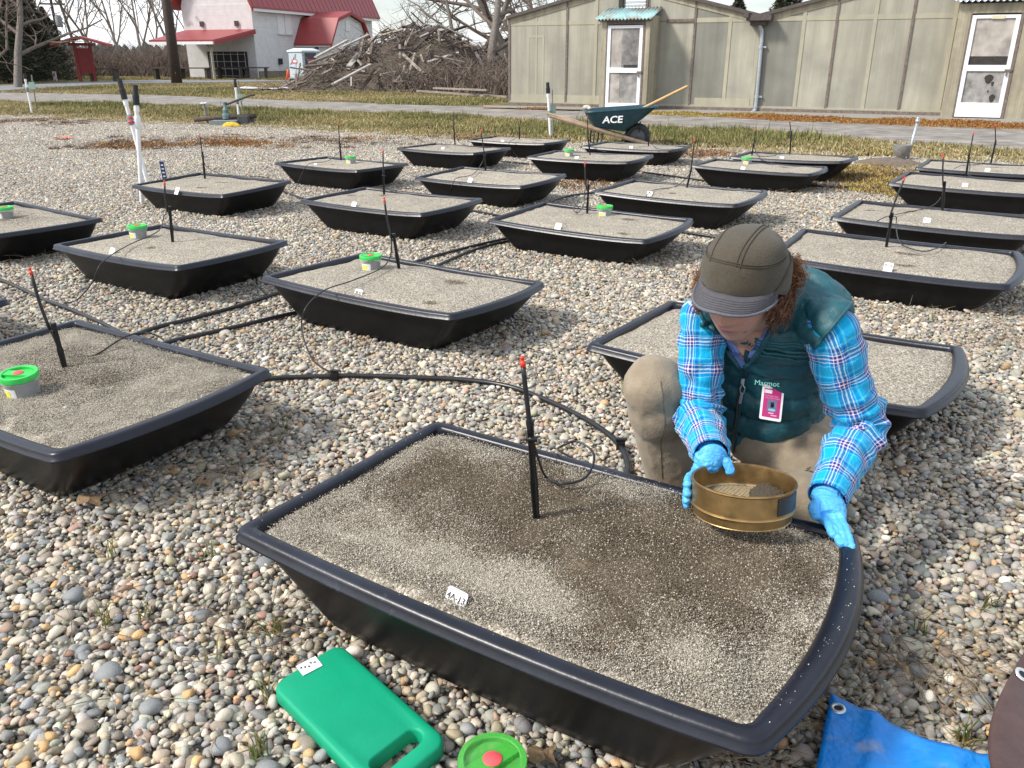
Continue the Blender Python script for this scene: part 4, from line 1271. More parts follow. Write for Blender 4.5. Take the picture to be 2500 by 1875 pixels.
door(po2, e0, e1, .03, wt2, VD2 - .03, up2, lo2, .49, .27)
corrugated(po2, qu0 - .1, qu1 + .35, qw + .03, qw + .22, VD2 + .14, .02, galv_m)

# ------------------------------------------------------------------ barn
def plan(px, Y):                                                             # plan place under a photo column (read at eye level)
    return V((px - WPX / 2) / FPX * cP * Y, Y, 0)
bc = plan(626, 52.0)
b1 = V(.33, .944, 0).normalized(); b2 = V(-b1.y, b1.x, 0)                    # along the long wall, along the gable
bw = lambda a, b, z: b1 * a + b2 * b + V(0, 0, z)
PXM = 52.0 / FPX                                                             # metres per photo pixel there (about)
clap_m = mat('peeling white clapboard', (.70, .69, .68), .7, .07, 1.2, 0, col2=(.44, .41, .38), mix=(.62, .72))
N_, L_, b_ = nodes_of(clap_m)
wv = N_.new('ShaderNodeTexWave'); wv.bands_direction = 'Z'; wv.wave_profile = 'SAW'; wv.inputs['Scale'].default_value = 1.9
wt_ = N_.new('ShaderNodeTexCoord'); L_.new(wt_.outputs['Object'], wv.inputs['Vector'])
bpn = N_.new('ShaderNodeBump'); bpn.inputs['Strength'].default_value = .8; bpn.inputs['Distance'].default_value = .03
L_.new(wv.outputs['Fac'], bpn.inputs['Height']); L_.new(bpn.outputs['Normal'], b_.inputs['Normal'])
redroof_m = mat('red metal roof', (.29, .045, .045), .42, .08, 1.5)
redtrim_m = mat('dark red trim', (.30, .03, .03), .6, .12, 3)
trim_m = mat('white trim', (.74, .73, .71), .6, .06, 4)
glass_m = mat('dark window glass', (.03, .035, .04), .12, .2, 3)
barn = empty('barn', bc)
tag(barn, 'white clapboard barn with red metal gambrel roof behind the debris pile', 'barn')
BH, BL, BWd = 4.05, 14.5, 4.9
mb = MB(); mb.prism([bw(0, 0, 0), bw(BL, 0, 0), bw(BL, BWd, 0), bw(0, BWd, 0)], (0, 0, BH)); mb.build('wall', clap_m, barn)
gam = [(-.45, BH - .25), (.75, BH + 2.3), (BWd / 2, BH + 3.5), (BWd - .75, BH + 2.3), (BWd + .45, BH - .25)]
mb = MB(); mb.prism([bw(.02, 0, BH), bw(.02, .75, BH + 2.15), bw(.02, BWd / 2, BH + 3.35), bw(.02, BWd - .75, BH + 2.15), bw(.02, BWd, BH)], b1 * (BL - .04)); mb.build('gable_wall', clap_m, barn)
def gambrel(parent, prof, conv, a0, a1, dirv, m, th=.12, name='roof'):
    pts = [conv(a0, b, z) for b, z in prof] + [conv(a0, b, z + th) for b, z in reversed(prof)]
    mb = MB(); mb.prism(pts, dirv * (a1 - a0)); return mb.build(name, m, parent)
rf = gambrel(barn, gam, bw, -.55, BL + .5, b1, redroof_m)
gambrel(barn, [(b, z - .16) for b, z in gam], bw, -.56, -.42, b1, redtrim_m, .2, 'rake_trim')
mb = MB(); mb.prism([bw(-.45, -.42, BH - .40), bw(BL + .4, -.42, BH - .40), bw(BL + .4, -.42, BH - .18), bw(-.45, -.42, BH - .18)], b2 * .06); mb.build('eave_board', trim_m, barn)
# roof ribs
for k in range(30):
    a = -.4 + k * (BL + .7) / 29
    mb = MB()
    for (b0_, z0_), (b1_, z1_) in zip(gam[:2], gam[1:3]):
        mb.prism([bw(a, b0_, z0_ + .12), bw(a + .05, b0_, z0_ + .12), bw(a + .05, b1_, z1_ + .12), bw(a, b1_, z1_ + .12)], (0, -.0, .035))
    mb.build('roof_rib', redroof_m, barn)
for q_ in (.22, .72):
    mb = MB(); mb.box(bw(-.03, BWd * q_, 3.02), (.22, .22, .28)); mb.build('vent_box', darkroof_m, barn)
def wall_patch(parent, name, m, a0, a1, z0, z1, b=0.0, th=.05):
    mb = MB(); mb.prism([bw(a0, b, z0), bw(a1, b, z0), bw(a1, b, z1), bw(a0, b, z1)], b2 * -th); return mb.build(name, m, parent)
for a in (2.45, 3.25):
    wn_ = wall_patch(barn, 'shutter', trim_m, a, a + .68, 2.55, 4.0)
    wall_patch(barn, 'sill', clap_m, a - .05, a + .73, 2.46, 2.55, th=.12)
for a, z in ((5.0, 2.1), (8.4, 2.1)):
    mb = MB(); mb.box(bw(a, -.22, z), (.55, .5, .4), None, .5); mb.build('vent_hood', trim_m, barn)
wall_patch(barn, 'foot_board', mat('mossy foot board', (.20, .17, .12), .9, .3, 3), .1, 8.0, .0, .42, th=.04)
mb = MB(); mb.box(bw(2.3, -.1, .95), (.22, .22, .35)); mb.build('bucket', dark_m, barn)
# wing with its own gambrel, set against the long wall
def solve_a(px, base, dirv):
    """how far along dirv from base the photo column px lies"""
    k = (px - WPX / 2) / FPX * cP
    return (k * base.y - base.x) / (dirv.x - k * dirv.y)
a_w = solve_a(726, bc, b1)
o_w = solve_a(808, bc + b1 * a_w, -b2)
a_w2 = a_w + min(5.0, solve_a(900, bc + b1 * a_w - b2 * o_w, b1))
WW = a_w2 - a_w
dep = (bc + b1 * a_w - b2 * o_w).y
wh = lambda py: atY(800, py, dep).z
e_h, k_h, r_h = wh(105), wh(46), wh(27)
cw = lambda o, a, z: b1 * (a_w + a) - b2 * o + V(0, 0, z)
mb = MB(); mb.prism([cw(0, 0, 0), cw(o_w, 0, 0), cw(o_w, WW, 0), cw(0, WW, 0)], (0, 0, e_h)); mb.build('wing_wall', clap_m, barn)
mb = MB(); mb.prism([cw(.0, 0, e_h), cw(0, WW * .16, k_h - .08), cw(0, WW / 2, r_h - .08), cw(0, WW * .84, k_h - .08), cw(0, WW, e_h)], -b2 * (o_w - .01)); mb.build('wing_gable', clap_m, barn)
wprof = [(-.28, e_h - .14), (WW * .16, k_h), (WW / 2, r_h), (WW * .84, k_h), (WW + .28, e_h - .14)]
gambrel(barn, wprof, cw, .02, o_w + .28, -b2, redroof_m, .10, 'wing_roof')
gambrel(barn, [(b, z - .12) for b, z in wprof], cw, o_w + .2, o_w + .29, -b2, redtrim_m, .13, 'wing_rake')
mb = MB(); mb.prism([cw(.05, -.22, e_h - .22), cw(o_w + .2, -.22, e_h - .22), cw(o_w + .2, -.22, e_h - .05), cw(.05, -.22, e_h - .05)], b1 * .05); mb.build('eave_board', trim_m, barn)
def wing_win(a, z0, z1, w_, m, nm='window'):
    mb = MB(); mb.prism([cw(o_w + .002, a, z0), cw(o_w + .002, a + w_, z0), cw(o_w + .002, a + w_, z1), cw(o_w + .002, a, z1)], -b2 * .05); f = mb.build(nm, trim_m, barn)
    mb = MB(); mb.prism([cw(o_w + .053, a + .08, z0 + .08), cw(o_w + .053, a + w_ - .08, z0 + .08), cw(o_w + .053, a + w_ - .08, z1 - .08), cw(o_w + .053, a + .08, z1 - .08)], -b2 * .01); mb.build('pane', m, f)
    for q in (.33, .66):
        mb = MB(); mb.prism([cw(o_w + .064, a + w_ * q - .015, z0 + .08), cw(o_w + .064, a + w_ * q + .015, z0 + .08), cw(o_w + .064, a + w_ * q + .015, z1 - .08), cw(o_w + .064, a + w_ * q - .015, z1 - .08)], -b2 * .01); mb.build('glazing_bar', trim_m, f)
wing_win(WW * .18, .75, 1.75, .75, glass_m); wing_win(WW * .58, .70, 1.70, .75, glass_m); wing_win(WW * .42, 2.75, 3.35, .5, trim_m)
mb = MB(); mb.prism([cw(o_w * .52, -.01, .05), cw(o_w * .72, -.01, .05), cw(o_w * .72, -.01, 1.95), cw(o_w * .52, -.01, 1.95)], -b1 * .05); dr = mb.build('door', trim_m, barn)
mb = MB(); mb.prism([cw(o_w * .56, -.07, 1.45), cw(o_w * .68, -.07, 1.45), cw(o_w * .68, -.07, 1.75), cw(o_w * .62, -.07, 1.86), cw(o_w * .56, -.07, 1.75)], -b1 * .01); mb.build('fanlight', glass_m, dr)
# lean-to roof in front of the gable on posts
pz0, pz1 = 1.98, 2.62
pd = 3.9
ln = lambda f, b, z: -b1 * f + b2 * b + V(0, 0, z)
mb = MB(); mb.prism([ln(0, -.15, pz1), ln(pd, -.15, pz0), ln(pd, 4.2, pz0), ln(0, BWd - .1, pz1)], (0, 0, .09)); mb.build('porch_roof', redroof_m, barn)
mb = MB(); mb.prism([ln(pd, -.15, pz0 - .14), ln(pd, 4.2, pz0 - .14), ln(pd, 4.2, pz0 + .02), ln(pd, -.15, pz0 + .02)], b1 * .06); mb.build('porch_fascia', trim_m, barn)
mb = MB(); mb.prism([ln(0, -.15, pz1 - .16), ln(pd, -.15, pz0 - .16), ln(pd, -.15, pz0), ln(0, -.15, pz1)], b2 * .06); mb.build('porch_rake', redtrim_m, barn)
for f, b in ((pd - .35, .35), (pd - .35, 2.6)):
    mb = MB(); mb.tube([ln(f, b, 0), ln(f, b, pz0 - .05)], .08, 8); mb.tube([ln(f, b + .35, pz0 - .02), ln(f, b, pz0 - .4)], .04, 6); mb.tube([ln(f, b - .35, pz0 - .02), ln(f, b, pz0 - .4)], .04, 6); mb.build('porch_post', ply_m, barn)
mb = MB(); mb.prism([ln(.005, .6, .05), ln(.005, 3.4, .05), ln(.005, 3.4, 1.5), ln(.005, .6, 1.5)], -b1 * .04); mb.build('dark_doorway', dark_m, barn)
for k in range(6):
    mb = MB(); mb.tube([ln(.12, .7 + k * .5, .05), ln(.12, .7 + k * .5, 1.45)], .02, 5); mb.build('grille_bar', galv_m, barn)
    if k < 4: mb = MB(); mb.tube([ln(.12, .7, .15 + k * .4), ln(.12, 3.2, .15 + k * .4)], .02, 5); mb.build('grille_bar', galv_m, barn)

# ------------------------------------------------------------------ portable toilet, cone
t0 = plan(742, 47.5)
pt = empty('portable_toilet', t0, R(-38)); pt.scale = (1.0, 1.0, .74)
tag(pt, 'pale grey portable toilet with dark door beside the barn wing', 'toilet')
ptm = mat('pale grey plastic cabin', (.46, .52, .56), .45, .06, 2); ptd = mat('dark grey door', (.05, .055, .075), .5, .1, 3)
mb = MB(); mb.box((0, 0, .98), (1.15, 1.15, 1.96), None, .97); mb.build('cabin', ptm, pt)
mb = MB(); mb.rings([[V(x * k, y * k, z) for x, y in ((-.62, -.62), (.62, -.62), (.62, .62), (-.62, .62))] for k, z in ((1, 1.97), (.98, 2.05), (.55, 2.2))]); mb.build('roof', mat('white cabin roof', (.68, .73, .76), .4, .05, 2), pt)
mb = MB(); mb.box((.60, -.02, .98), (.05, .72, 1.8)); d_ = mb.build('door', ptd, pt)
mb = MB(); mb.box((.635, -.02, 1.35), (.02, .34, .20)); s_ = mb.build('sign', dot_m, d_)
mb = MB(); mb.box((-.1, -.585, 1.32), (.42, .03, .22)); mb.build('sign', dot_m, pt)
mb = MB(); mb.box((-.02, -.602, 1.32), (.28, .01, .12)); mb.build('sign_panel', paper_m, pt)
for x0, z0, x1, z1 in ((-.45, 1.1, .05, 1.8), (.0, .2, .45, .8), (-.5, .9, .5, .9), (0, .1, 0, 1.85)):
    mb = MB(); mb.tube([V(x0, -.575, z0), V(x1, -.575, z1)], .03, 6); mb.build('rib', ptm, pt)
cn = empty('traffic_cone', plan(700, 49.0)); tag(cn, 'small orange traffic cone left of the portable toilet', 'cone')
om = mat('orange cone', (.75, .12, .03), .5, .1, 5)
mb = MB(); mb.lathe([(.17, .03), (.04, .55), (.03, .56)], seg=16); mb.build('body', om, cn, True); mb = MB(); mb.box((0, 0, .015), (.42, .42, .03)); mb.build('foot', om, cn)

# ------------------------------------------------------------------ red notice kiosk
kg = G(216, 199.5); Yk = kg.y
sk = Yk / FPX / cP * 1.02
kiosk_m = mat('red painted wood', (.20, .022, .02), .65, .18, 3)
kr_m = mat('red kiosk roof', (.33, .04, .038), .5, .12, 2)
ki = empty('notice_kiosk', kg, R(12)); tag(ki, 'red wooden notice kiosk with small gable roof by the far lane', 'kiosk')
hk = 84 * sk
for x in (-.36, .36):
    mb = MB(); mb.box((x, 0, hk * .42), (.14, .14, hk * .84)); mb.build('post', kiosk_m, ki)
mb = MB(); mb.box((0, 0, hk * .48), (.6, .06, hk * .58)); mb.build('board', kiosk_m, ki)
wr = 54 * sk
for s in (-1, 1):
    mb = MB(); mb.prism([V(0, -.6, hk), V(0, .6, hk), V(s * wr, .6, hk * .82), V(s * wr, -.6, hk * .82)], (0, 0, .10)); mb.build('roof_slope', kr_m, ki)
mb = MB(); mb.box((0, 0, hk * .86), (1.3, .12, .14)); mb.build('cross_beam', kiosk_m, ki)

# ------------------------------------------------------------------ poles, wire
pole_m = mat('creosoted pole', (.055, .038, .030), .85, .25, 4, .3, 20)
pg = G(432, 203)
mb = MB(); tp = atY(398, -60, pg.y)
tp = V(pg.x + (tp.x - pg.x) * .95, pg.y, tp.z)
mb.tube([V(0, 0, -.1), (tp - pg) * .5, (tp - pg) * 1.6], [.26, .235, .19], 14)
up_ = mb.build('utility_pole', pole_m, None, True); up_.location = pg
tag(up_, 'leaning dark wooden utility pole in front of the barn porch', 'pole')
pf = plan(152, 85.0)
fp = empty('utility_pole', pf); tag(fp, 'distant thin utility pole with a transformer beyond the kiosk', 'pole', None)
mb = MB(); mb.tube([V(0, 0, 0), V(-.05, 0, 6.6)], .13, 8); mb.build('shaft', pole_m, fp)
mb = MB(); mb.box((0, 0, 5.9), (2.2, .12, .14), Matrix.Rotation(R(20), 3, 'Z')); mb.build('cross_arm', pole_m, fp)
mb = MB(); mb.lathe([(.28, 3.9), (.30, 4.0), (.30, 4.8), (.2, 4.95)], (.35, 0, 0), 12); mb.build('transformer', mat('grey transformer', (.2, .22, .23), .5, .1, 4), fp, True)

# ------------------------------------------------------------------ benches by the lane
bench_m = mat('dark bench wood', (.07, .055, .042), .85, .2, 3)
for (px_, py_, w_, lab) in ((257, 199, 1.5, 'low dark bench right of the red kiosk'), (412, 195, 1.6, 'low bench just right of the utility pole'), (478, 195, 1.9, 'bench under the barn porch between its posts'), (572, 193, 2.0, 'long bench table against the shaded barn wall'), (622, 193, 1.7, 'dark low bench at the barn corner')):
    q = G(px_, py_)
    e = empty('bench', q, R(rng.uniform(-8, 8))); tag(e, lab, 'bench', 'benches by the barn')
    for k in range(3):
        mb = MB(); mb.box((0, -.2 + k * .2, .62), (w_, .17, .06)); mb.build('plank', bench_m, e)
    for x in (-w_ * .4, w_ * .4):
        mb = MB(); mb.box((x, 0, .3), (.12, .5, .58)); mb.build('leg', bench_m, e)
# ------------------------------------------------------------------ trees and brush
bark_m = mat('grey bark', (.17, .145, .125), .9, .3, 6, .4, 30)
twig_m = mat('bare twigs', (.17, .13, .105), .9, .25, 3)
twig2_m = mat('pale bare twigs', (.21, .165, .125), .9, .25, 3)
leaf_m = mat('dark evergreen needles', (.022, .034, .014), .8, .3, 2, attr='Col')

def branch_mesh(name, seed, height, r0, levels=4, nb=(7, 6, 5, 4), spread=.75, droop=0.0, wob=.16, first=.25):
    """trunk and limbs in two meshes: trunk (first level) and crown (all finer branches)"""
    r = random.Random(seed)
    trunk, crown = MB(), MB()
    def grow(p, d, ln, rad, lev):
        n = 5 if lev < 2 else 3
        pts, rr = [p], [rad]
        for i in range(n):
            d = (d + V(r.gauss(0, wob), r.gauss(0, wob), r.gauss(0, wob * .6) + (.05 if lev else 0) - droop * lev * .1)).normalized()
            pts.append(pts[-1] + d * ln / n); rr.append(rad * (1 - .72 * (i + 1) / n))
        (trunk if lev == 0 else crown).tube(pts, rr, 8 if lev == 0 else (5 if lev == 1 else 3), cap=False)
        if lev + 1 < levels:
            for k in range(nb[lev]):
                t = first + (1 - first) * (k + r.random()) / nb[lev] if lev == 0 else .2 + .8 * (k + r.random()) / nb[lev]
                u = t * n; i = min(int(u), n - 1)
                q = pts[i].lerp(pts[i + 1], u - i)
                a = r.uniform(0, 6.283)
                side = d.orthogonal().normalized(); side = Matrix.Rotation(a, 3, d) @ side
                nd = (d * (1 - spread) + side * spread + V(0, 0, .25 - droop)).normalized()
                grow(q, nd, ln * r.uniform(.42, .62) * (1.15 - .5 * t), rr[i] * .55, lev + 1)
    grow(V(0, 0, -.1), V(r.gauss(0, .05), r.gauss(0, .05), 1).normalized(), height, r0, 0)
    return trunk.mesh('trunk', True), crown.mesh('crown', True)

def place_tree(name, meshes, loc, rz, sc, label, cat='tree', group=None, mats=(None, None), lean=(0, 0)):
    e = empty(name, loc, rz); e.scale = (sc,) * 3 if not hasattr(sc, '__len__') else sc
    e.rotation_euler = (lean[0], lean[1], rz)
    tag(e, label, cat, group)
    for me, nm, m in zip(meshes, ('trunk', 'crown'), mats):
        link(nm, me, m, e)
    return e
bareA = branch_mesh('bare', 3, 9.0, .11, 4, (9, 7, 5, 4), .62)
bareB = branch_mesh('bare', 5, 9.0, .10, 4, (10, 7, 5, 4), .55)
bareC = branch_mesh('bare', 8, 8.0, .17, 4, (9, 8, 6, 4), .72, wob=.2, first=.15)
bareD = branch_mesh('bare', 12, 7.0, .12, 4, (9, 8, 6, 5), .8, droop=.12, wob=.22, first=.1)
for ms in (bareA, bareB, bareC, bareD):
    ms[0].materials.append(bark_m); ms[1].materials.append(twig2_m if ms in (bareA, bareB) else twig_m)
# tall thin trees behind the kiosk
spots = [(188, 66), (215, 74), (248, 70), (276, 78), (300, 68), (330, 80), (352, 72), (395, 66), (425, 76), (446, 70), (120, 72), (462, 64)]
for i, (px_, Y) in enumerate(spots):
    place_tree('bare_tree', (bareA, bareB)[i % 2], plan(px_, Y), rng.uniform(0, 6.28), rng.uniform(.85, 1.25), 'thin bare tree, %s from the kiosk end of the row behind the lane' % ('first second third fourth fifth sixth seventh eighth ninth tenth eleventh twelfth'.split()[sorted(spots).index((px_, Y))]), 'tree', 'bare trees behind the kiosk')
place_tree('bare_tree', bareC, plan(28, 36), .6, .95, 'bare tree with pale sweeping branches at the left edge', 'tree')
place_tree('bare_tree', bareD, plan(-70, 31), 2.2, 1.0, 'bare tree leaning in from beyond the left edge', 'tree')
for (px_, Y, sc, rz, lab) in ((1188, 31.5, 1.0, .3, 'bare tree with the thickest mossy trunk left of the greenhouse'), (1268, 36, 1.15, 2.0, 'bare tree rising behind the greenhouse corner'), (1105, 33, .8, 4.0, 'bare tree growing out of the debris pile'), (1150, 38, 1.0, 5.2, 'thin bare tree behind the thickest trunk and debris pile'), (1330, 42, 1.1, 1.0, 'bare tree showing above the greenhouse eave')):
    place_tree('bare_tree', bareC if sc >= 1 else bareD, plan(px_, Y), rz, sc, lab, 'tree')

def evergreen_mesh(seed, h, w, n, drop=.5):
    r = np.random.default_rng(seed)
    t = r.random(n) ** .8
    a = r.uniform(0, 2 * np.pi, n)
    lump = 1 + .28 * np.sin(a * 3 + t * 17) + .2 * np.sin(a * 5 - t * 29)
    rad = w * (1 - t) ** .75 * np.sqrt(r.uniform(.25, 1, n)) * lump
    c = np.stack([rad * np.cos(a), rad * np.sin(a), t * h + .25 - drop * rad * .35], -1)
    s = r.uniform(.09, .24, n) * (h / 7)
    d1 = r.normal(0, 1, (n, 3)); d1[:, 2] *= .4; d1 /= np.linalg.norm(d1, axis=1)[:, None]
    d2 = r.normal(0, 1, (n, 3)); d2 /= np.linalg.norm(d2, axis=1)[:, None]
    v = np.stack([c - d1 * s[:, None], c + d2 * s[:, None] * .45, c + d1 * s[:, None]], 1)
    cols = np.array([(.020, .032, .013), (.030, .043, .017), (.014, .022, .010), (.042, .046, .02), (.05, .04, .02)])[r.integers(0, 5, n)] * np.exp(r.normal(0, .25, (n, 1)))
    me = np_mesh('crown', v.reshape(-1, 3), np.arange(n * 3).reshape(-1, 3), np.repeat(cols, 3, 0), smooth=False)
    me.materials.append(leaf_m)
    tb = MB(); tb.tube([V(0, 0, -.1), V(0, 0, h * .5), V(0, 0, h * .95)], [h * .03, h * .02, h * .005], 7)
    tm = tb.mesh('trunk', True); tm.materials.append(bark_m)
    return tm, me
evA, evB = evergreen_mesh(1, 7.0, 2.6, 15000), evergreen_mesh(2, 9.0, 2.2, 12000)
for (px_, Y, sc, ms, lab) in ((18, 45, .62, evA, 'dark evergreen at the left edge behind the bare branches'), (78, 47, .66, evA, 'dark bushy evergreen left of the red kiosk'), (125, 50, .52, evA, 'smaller dark evergreen just left of the kiosk'), (-60, 42, .95, evB, 'tall dark evergreen cut by the left edge'), (50, 58, .95, evB, 'tall evergreen behind the bushy ones at left'),
                              (1905, 44, .62, evB, 'dark conifer top showing above the roof valley'), (1790, 50, .60, evA, 'dark evergreen behind the first greenhouse roof'), (1990, 48, .55, evA, 'dark evergreen behind the second greenhouse roof')):
    place_tree('evergreen_tree', ms, plan(px_, Y), rng.uniform(0, 6.28), sc, lab, 'tree')

# brush: one mass of bare stems, far wooded hill
def thicket(name, boxes, n, h, m, seed, label=None):
    r = random.Random(seed)
    mb = MB()
    for (p0, p1, dep_, dens) in boxes:
        for k in range(int(n * dens)):
            t = r.random(); Y = p0[1] + (p1[1] - p0[1]) * t + r.uniform(0, dep_)
            q = plan(p0[0] + (p1[0] - p0[0]) * t, Y)
            hh = h * r.uniform(.15, .75) * (1 + .9 * max(0, noise.noise(V(q.x * .5, q.y * .5, seed)))); d = V(r.gauss(0, .5), r.gauss(0, .5), 1)
            pts = [q, q + d * hh * .5, q + d * hh * .85 + V(r.gauss(0, .15), r.gauss(0, .15), -abs(r.gauss(0, .12))) * hh]
            mb.tube(pts, [.02, .013, .004], 3, cap=False)
            for j in range(2):
                a = pts[1].lerp(pts[2], r.random()); mb.tube([a, a + V(r.gauss(0, .3), r.gauss(0, .3), r.uniform(.0, .4)) * hh * .6], [.008, .003], 3, cap=False)
    return tag(mb.build(name, m), kind='stuff')
thicket('brush', [((160, 56), (480, 56), 8, 1.0), ((480, 62), (640, 62), 8, .25), ((-200, 40), (170, 52), 6, .5)], 2600, 3.0, twig_m, 3)
thicket('briar_thicket', [((940, 29.6), (1245, 26.0), 5, 1.0), ((1080, 33), (1260, 31), 5, .5)], 1500, 1.6, twig_m, 4)
hill_mb = MB()
r = random.Random(21)
for k in range(1500):
    Y = r.uniform(230, 330); X = r.uniform(-300, 80); h = r.uniform(3.2, 6.8)
    hill_mb.lathe([(h * .34, 0), (h * .38, h * .35), (h * .24, h * .75), (.15, h)], (X, Y, -1), 5, cap0=False)
tag(hill_mb.build('distant_treeline', mat('far dark wood', (.06, .068, .058), .95, .3, .2)), kind='stuff')

# ------------------------------------------------------------------ the pile of broken boards and branches
PC = V(-4.2, 34.0, 0)
def pile_h(x, y):
    u, v = (x - PC.x) / (4.4 if x < PC.x else 4.6), (y - PC.y) / 3.8
    a = max(0, 1 - math.sqrt(u * u * (1.0 if u < 0 else .75) + v * v))
    u2, v2 = (x + 2.4) / 3.0, (y - 31.5) / 3.0
    b = max(0, 1 - math.sqrt(u2 * u2 + v2 * v2))
    return 2.25 * a ** .85 + 1.1 * b
pile = empty('debris_pile', (PC.x, PC.y, 0))
tag(pile, 'big heap of broken boards, branches and earth beside the barn wing', 'debris pile')
mb = MB(); n = 44
vs_, fs = [], []
for i in range(n + 1):
    for j in range(n + 1):
        x, y = PC.x - 5.5 + 12.5 * i / n, PC.y - 5.5 + 10 * j / n
        z = pile_h(x, y) * .86 + (.12 * noise.noise(V(x * 1.6, y * 1.6, 2)) if pile_h(x, y) > 0 else -.05)
        vs_.append((x - PC.x, y - PC.y, z))
for i in range(n):
    for j in range(n):
        a = i * (n + 1) + j; fs.append((a, a + n + 1, a + n + 2, a + 1))
mb.add(vs_, fs); mb.build('mound', mat('earth and mulch', (.075, .058, .043), .95, .35, 3, .8, 12, col2=(.05, .06, .022), mix=(.55, .65)), pile, True)
plank_ms = []
for c_, nm in (((.27, .23, .19), 'grey brown board'), ((.13, .10, .078), 'brown board'), ((.36, .33, .30), 'whitewashed board'), ((.075, .058, .048), 'dark board')):
    m_ = mat(nm, c_, .85, .25, 4, .3, 30)
    for k in range(3):
        mb = MB(); l_ = (1.0, 1.7, 2.6)[k]
        mb.box((0, 0, 0), (l_, (.16, .13, .18)[k], .045)); me = mb.mesh('plank'); me.materials.append(m_); plank_ms.append(me)
r = random.Random(31)
cnt = 0
while cnt < 260:
    x, y = PC.x + r.uniform(-4.9, 6.0), PC.y + r.uniform(-4.5, 1.5)
    h = pile_h(x, y)
    if h < .12: continue
    e_ = .25
    nx, ny = (pile_h(x - e_, y) - pile_h(x + e_, y)) / (2 * e_), (pile_h(x, y - e_) - pile_h(x, y + e_)) / (2 * e_)
    nrm = V(nx, ny, 1).normalized()
    q = nrm.to_track_quat('Z', 'X').to_matrix().to_4x4() @ Matrix.Rotation(r.gauss(.2, .8), 4, 'Z') @ Matrix.Rotation(r.gauss(0, .28), 4, 'Y') @ Matrix.Rotation(r.gauss(0, .5), 4, 'X')
    o = bpy.data.objects.new('plank', plank_ms[r.choice((0, 1, 2, 3, 4, 5, 0, 3, 9, 10, 11, 6, 7))])
    o.matrix_basis = Matrix.Translation((x - PC.x, y - PC.y, h * .92 + r.uniform(.05, .34))) @ q
    sc = r.uniform(.4, .8); o.scale = (sc * r.uniform(.6, 1.1), sc * .8, 1)
    scene.collection.objects.link(o); o.parent = pile; cnt += 1
for (p0, p1, w_) in (((812, 206), (905, 157), .16), ((852, 162), (878, 130), .2), ((900, 130), (922, 178), .12), ((770, 140), (848, 98), .14), ((835, 115), (900, 85), .12), ((930, 182), (985, 172), .08), ((1020, 222), (1240, 243), .15), ((1060, 215), (1190, 220), .1), ((1145, 238), (1185, 234), .12)):
    Y0, Y1 = (29.8, 31.0) if p0[1] > 180 and p0[0] < 1000 else ((27.5, 25.5) if p0[0] > 1000 else (31.5, 33))
    a, b = atY(*p0, Y0), atY(*p1, Y1); a.z = max(a.z, .06); b.z = max(b.z, .06)
    d = (b - a); rot = d.to_track_quat('X', 'Z').to_matrix()
    mb = MB(); mb.box((0, 0, 0), (d.length, w_, .05), rot); o = mb.build('plank', plank_ms[6].materials[0] if p0[0] < 1000 else plank_ms[0].materials[0], pile); o.location = (a + b) / 2 - PC
mb = MB()
for k in range(2300):
    x, y = PC.x + r.uniform(-4.9, 6.2), PC.y + r.uniform(-4.7, 2)
    h = pile_h(x, y)
    if h < .08 and r.random() < .75: continue
    a, l_ = r.uniform(0, 6.28), r.uniform(.25, 1.1)
    p = V(x - PC.x, y - PC.y, h * .9 + r.uniform(0, .12)); d = V(math.cos(a), math.sin(a), r.gauss(.12, .35))
    mb.tube([p, p + d * l_ * .5 + V(0, 0, r.uniform(-.05, .1)), p + d * l_], [r.uniform(.008, .022), .012, .004], 3, cap=False)
tag(mb.build('branches', twig_m, pile), kind='stuff')
# scrap in front: pale sheets
for (px_, py_, w_, l_, lab, c_) in ((655, 222, 1.9, .8, 'crumpled pale sheet lying on the far grass', (.52, .5, .53)), (915, 217, 1.0, .7, 'pale corrugated scrap sheet at the foot of the debris pile', (.5, .48, .42))):
    q = G(px_, py_)
    mb = MB(); n = 8; vs_, fs = [], []
    for i in range(n + 1):
        for j in range(n + 1):
            x, y = (i / n - .5) * w_, (j / n - .5) * l_
            vs_.append((x + .1 * noise.noise(V(y * 3, px_, 0)), y, .05 + .09 * (noise.noise(V(x * 2.5, y * 2.5, px_)) + .4)))
    for i in range(n):
        for j in range(n): a = i * (n + 1) + j; fs.append((a, a + n + 1, a + n + 2, a + 1))
    mb.add(vs_, fs); o = mb.build('scrap_sheet', mat('scrap %d' % px_, c_, .6, .15, 3), None, True); o.location = q
    so = o.modifiers.new('thickness', 'SOLIDIFY'); so.thickness = .012
    tag(o, lab, 'scrap sheet')

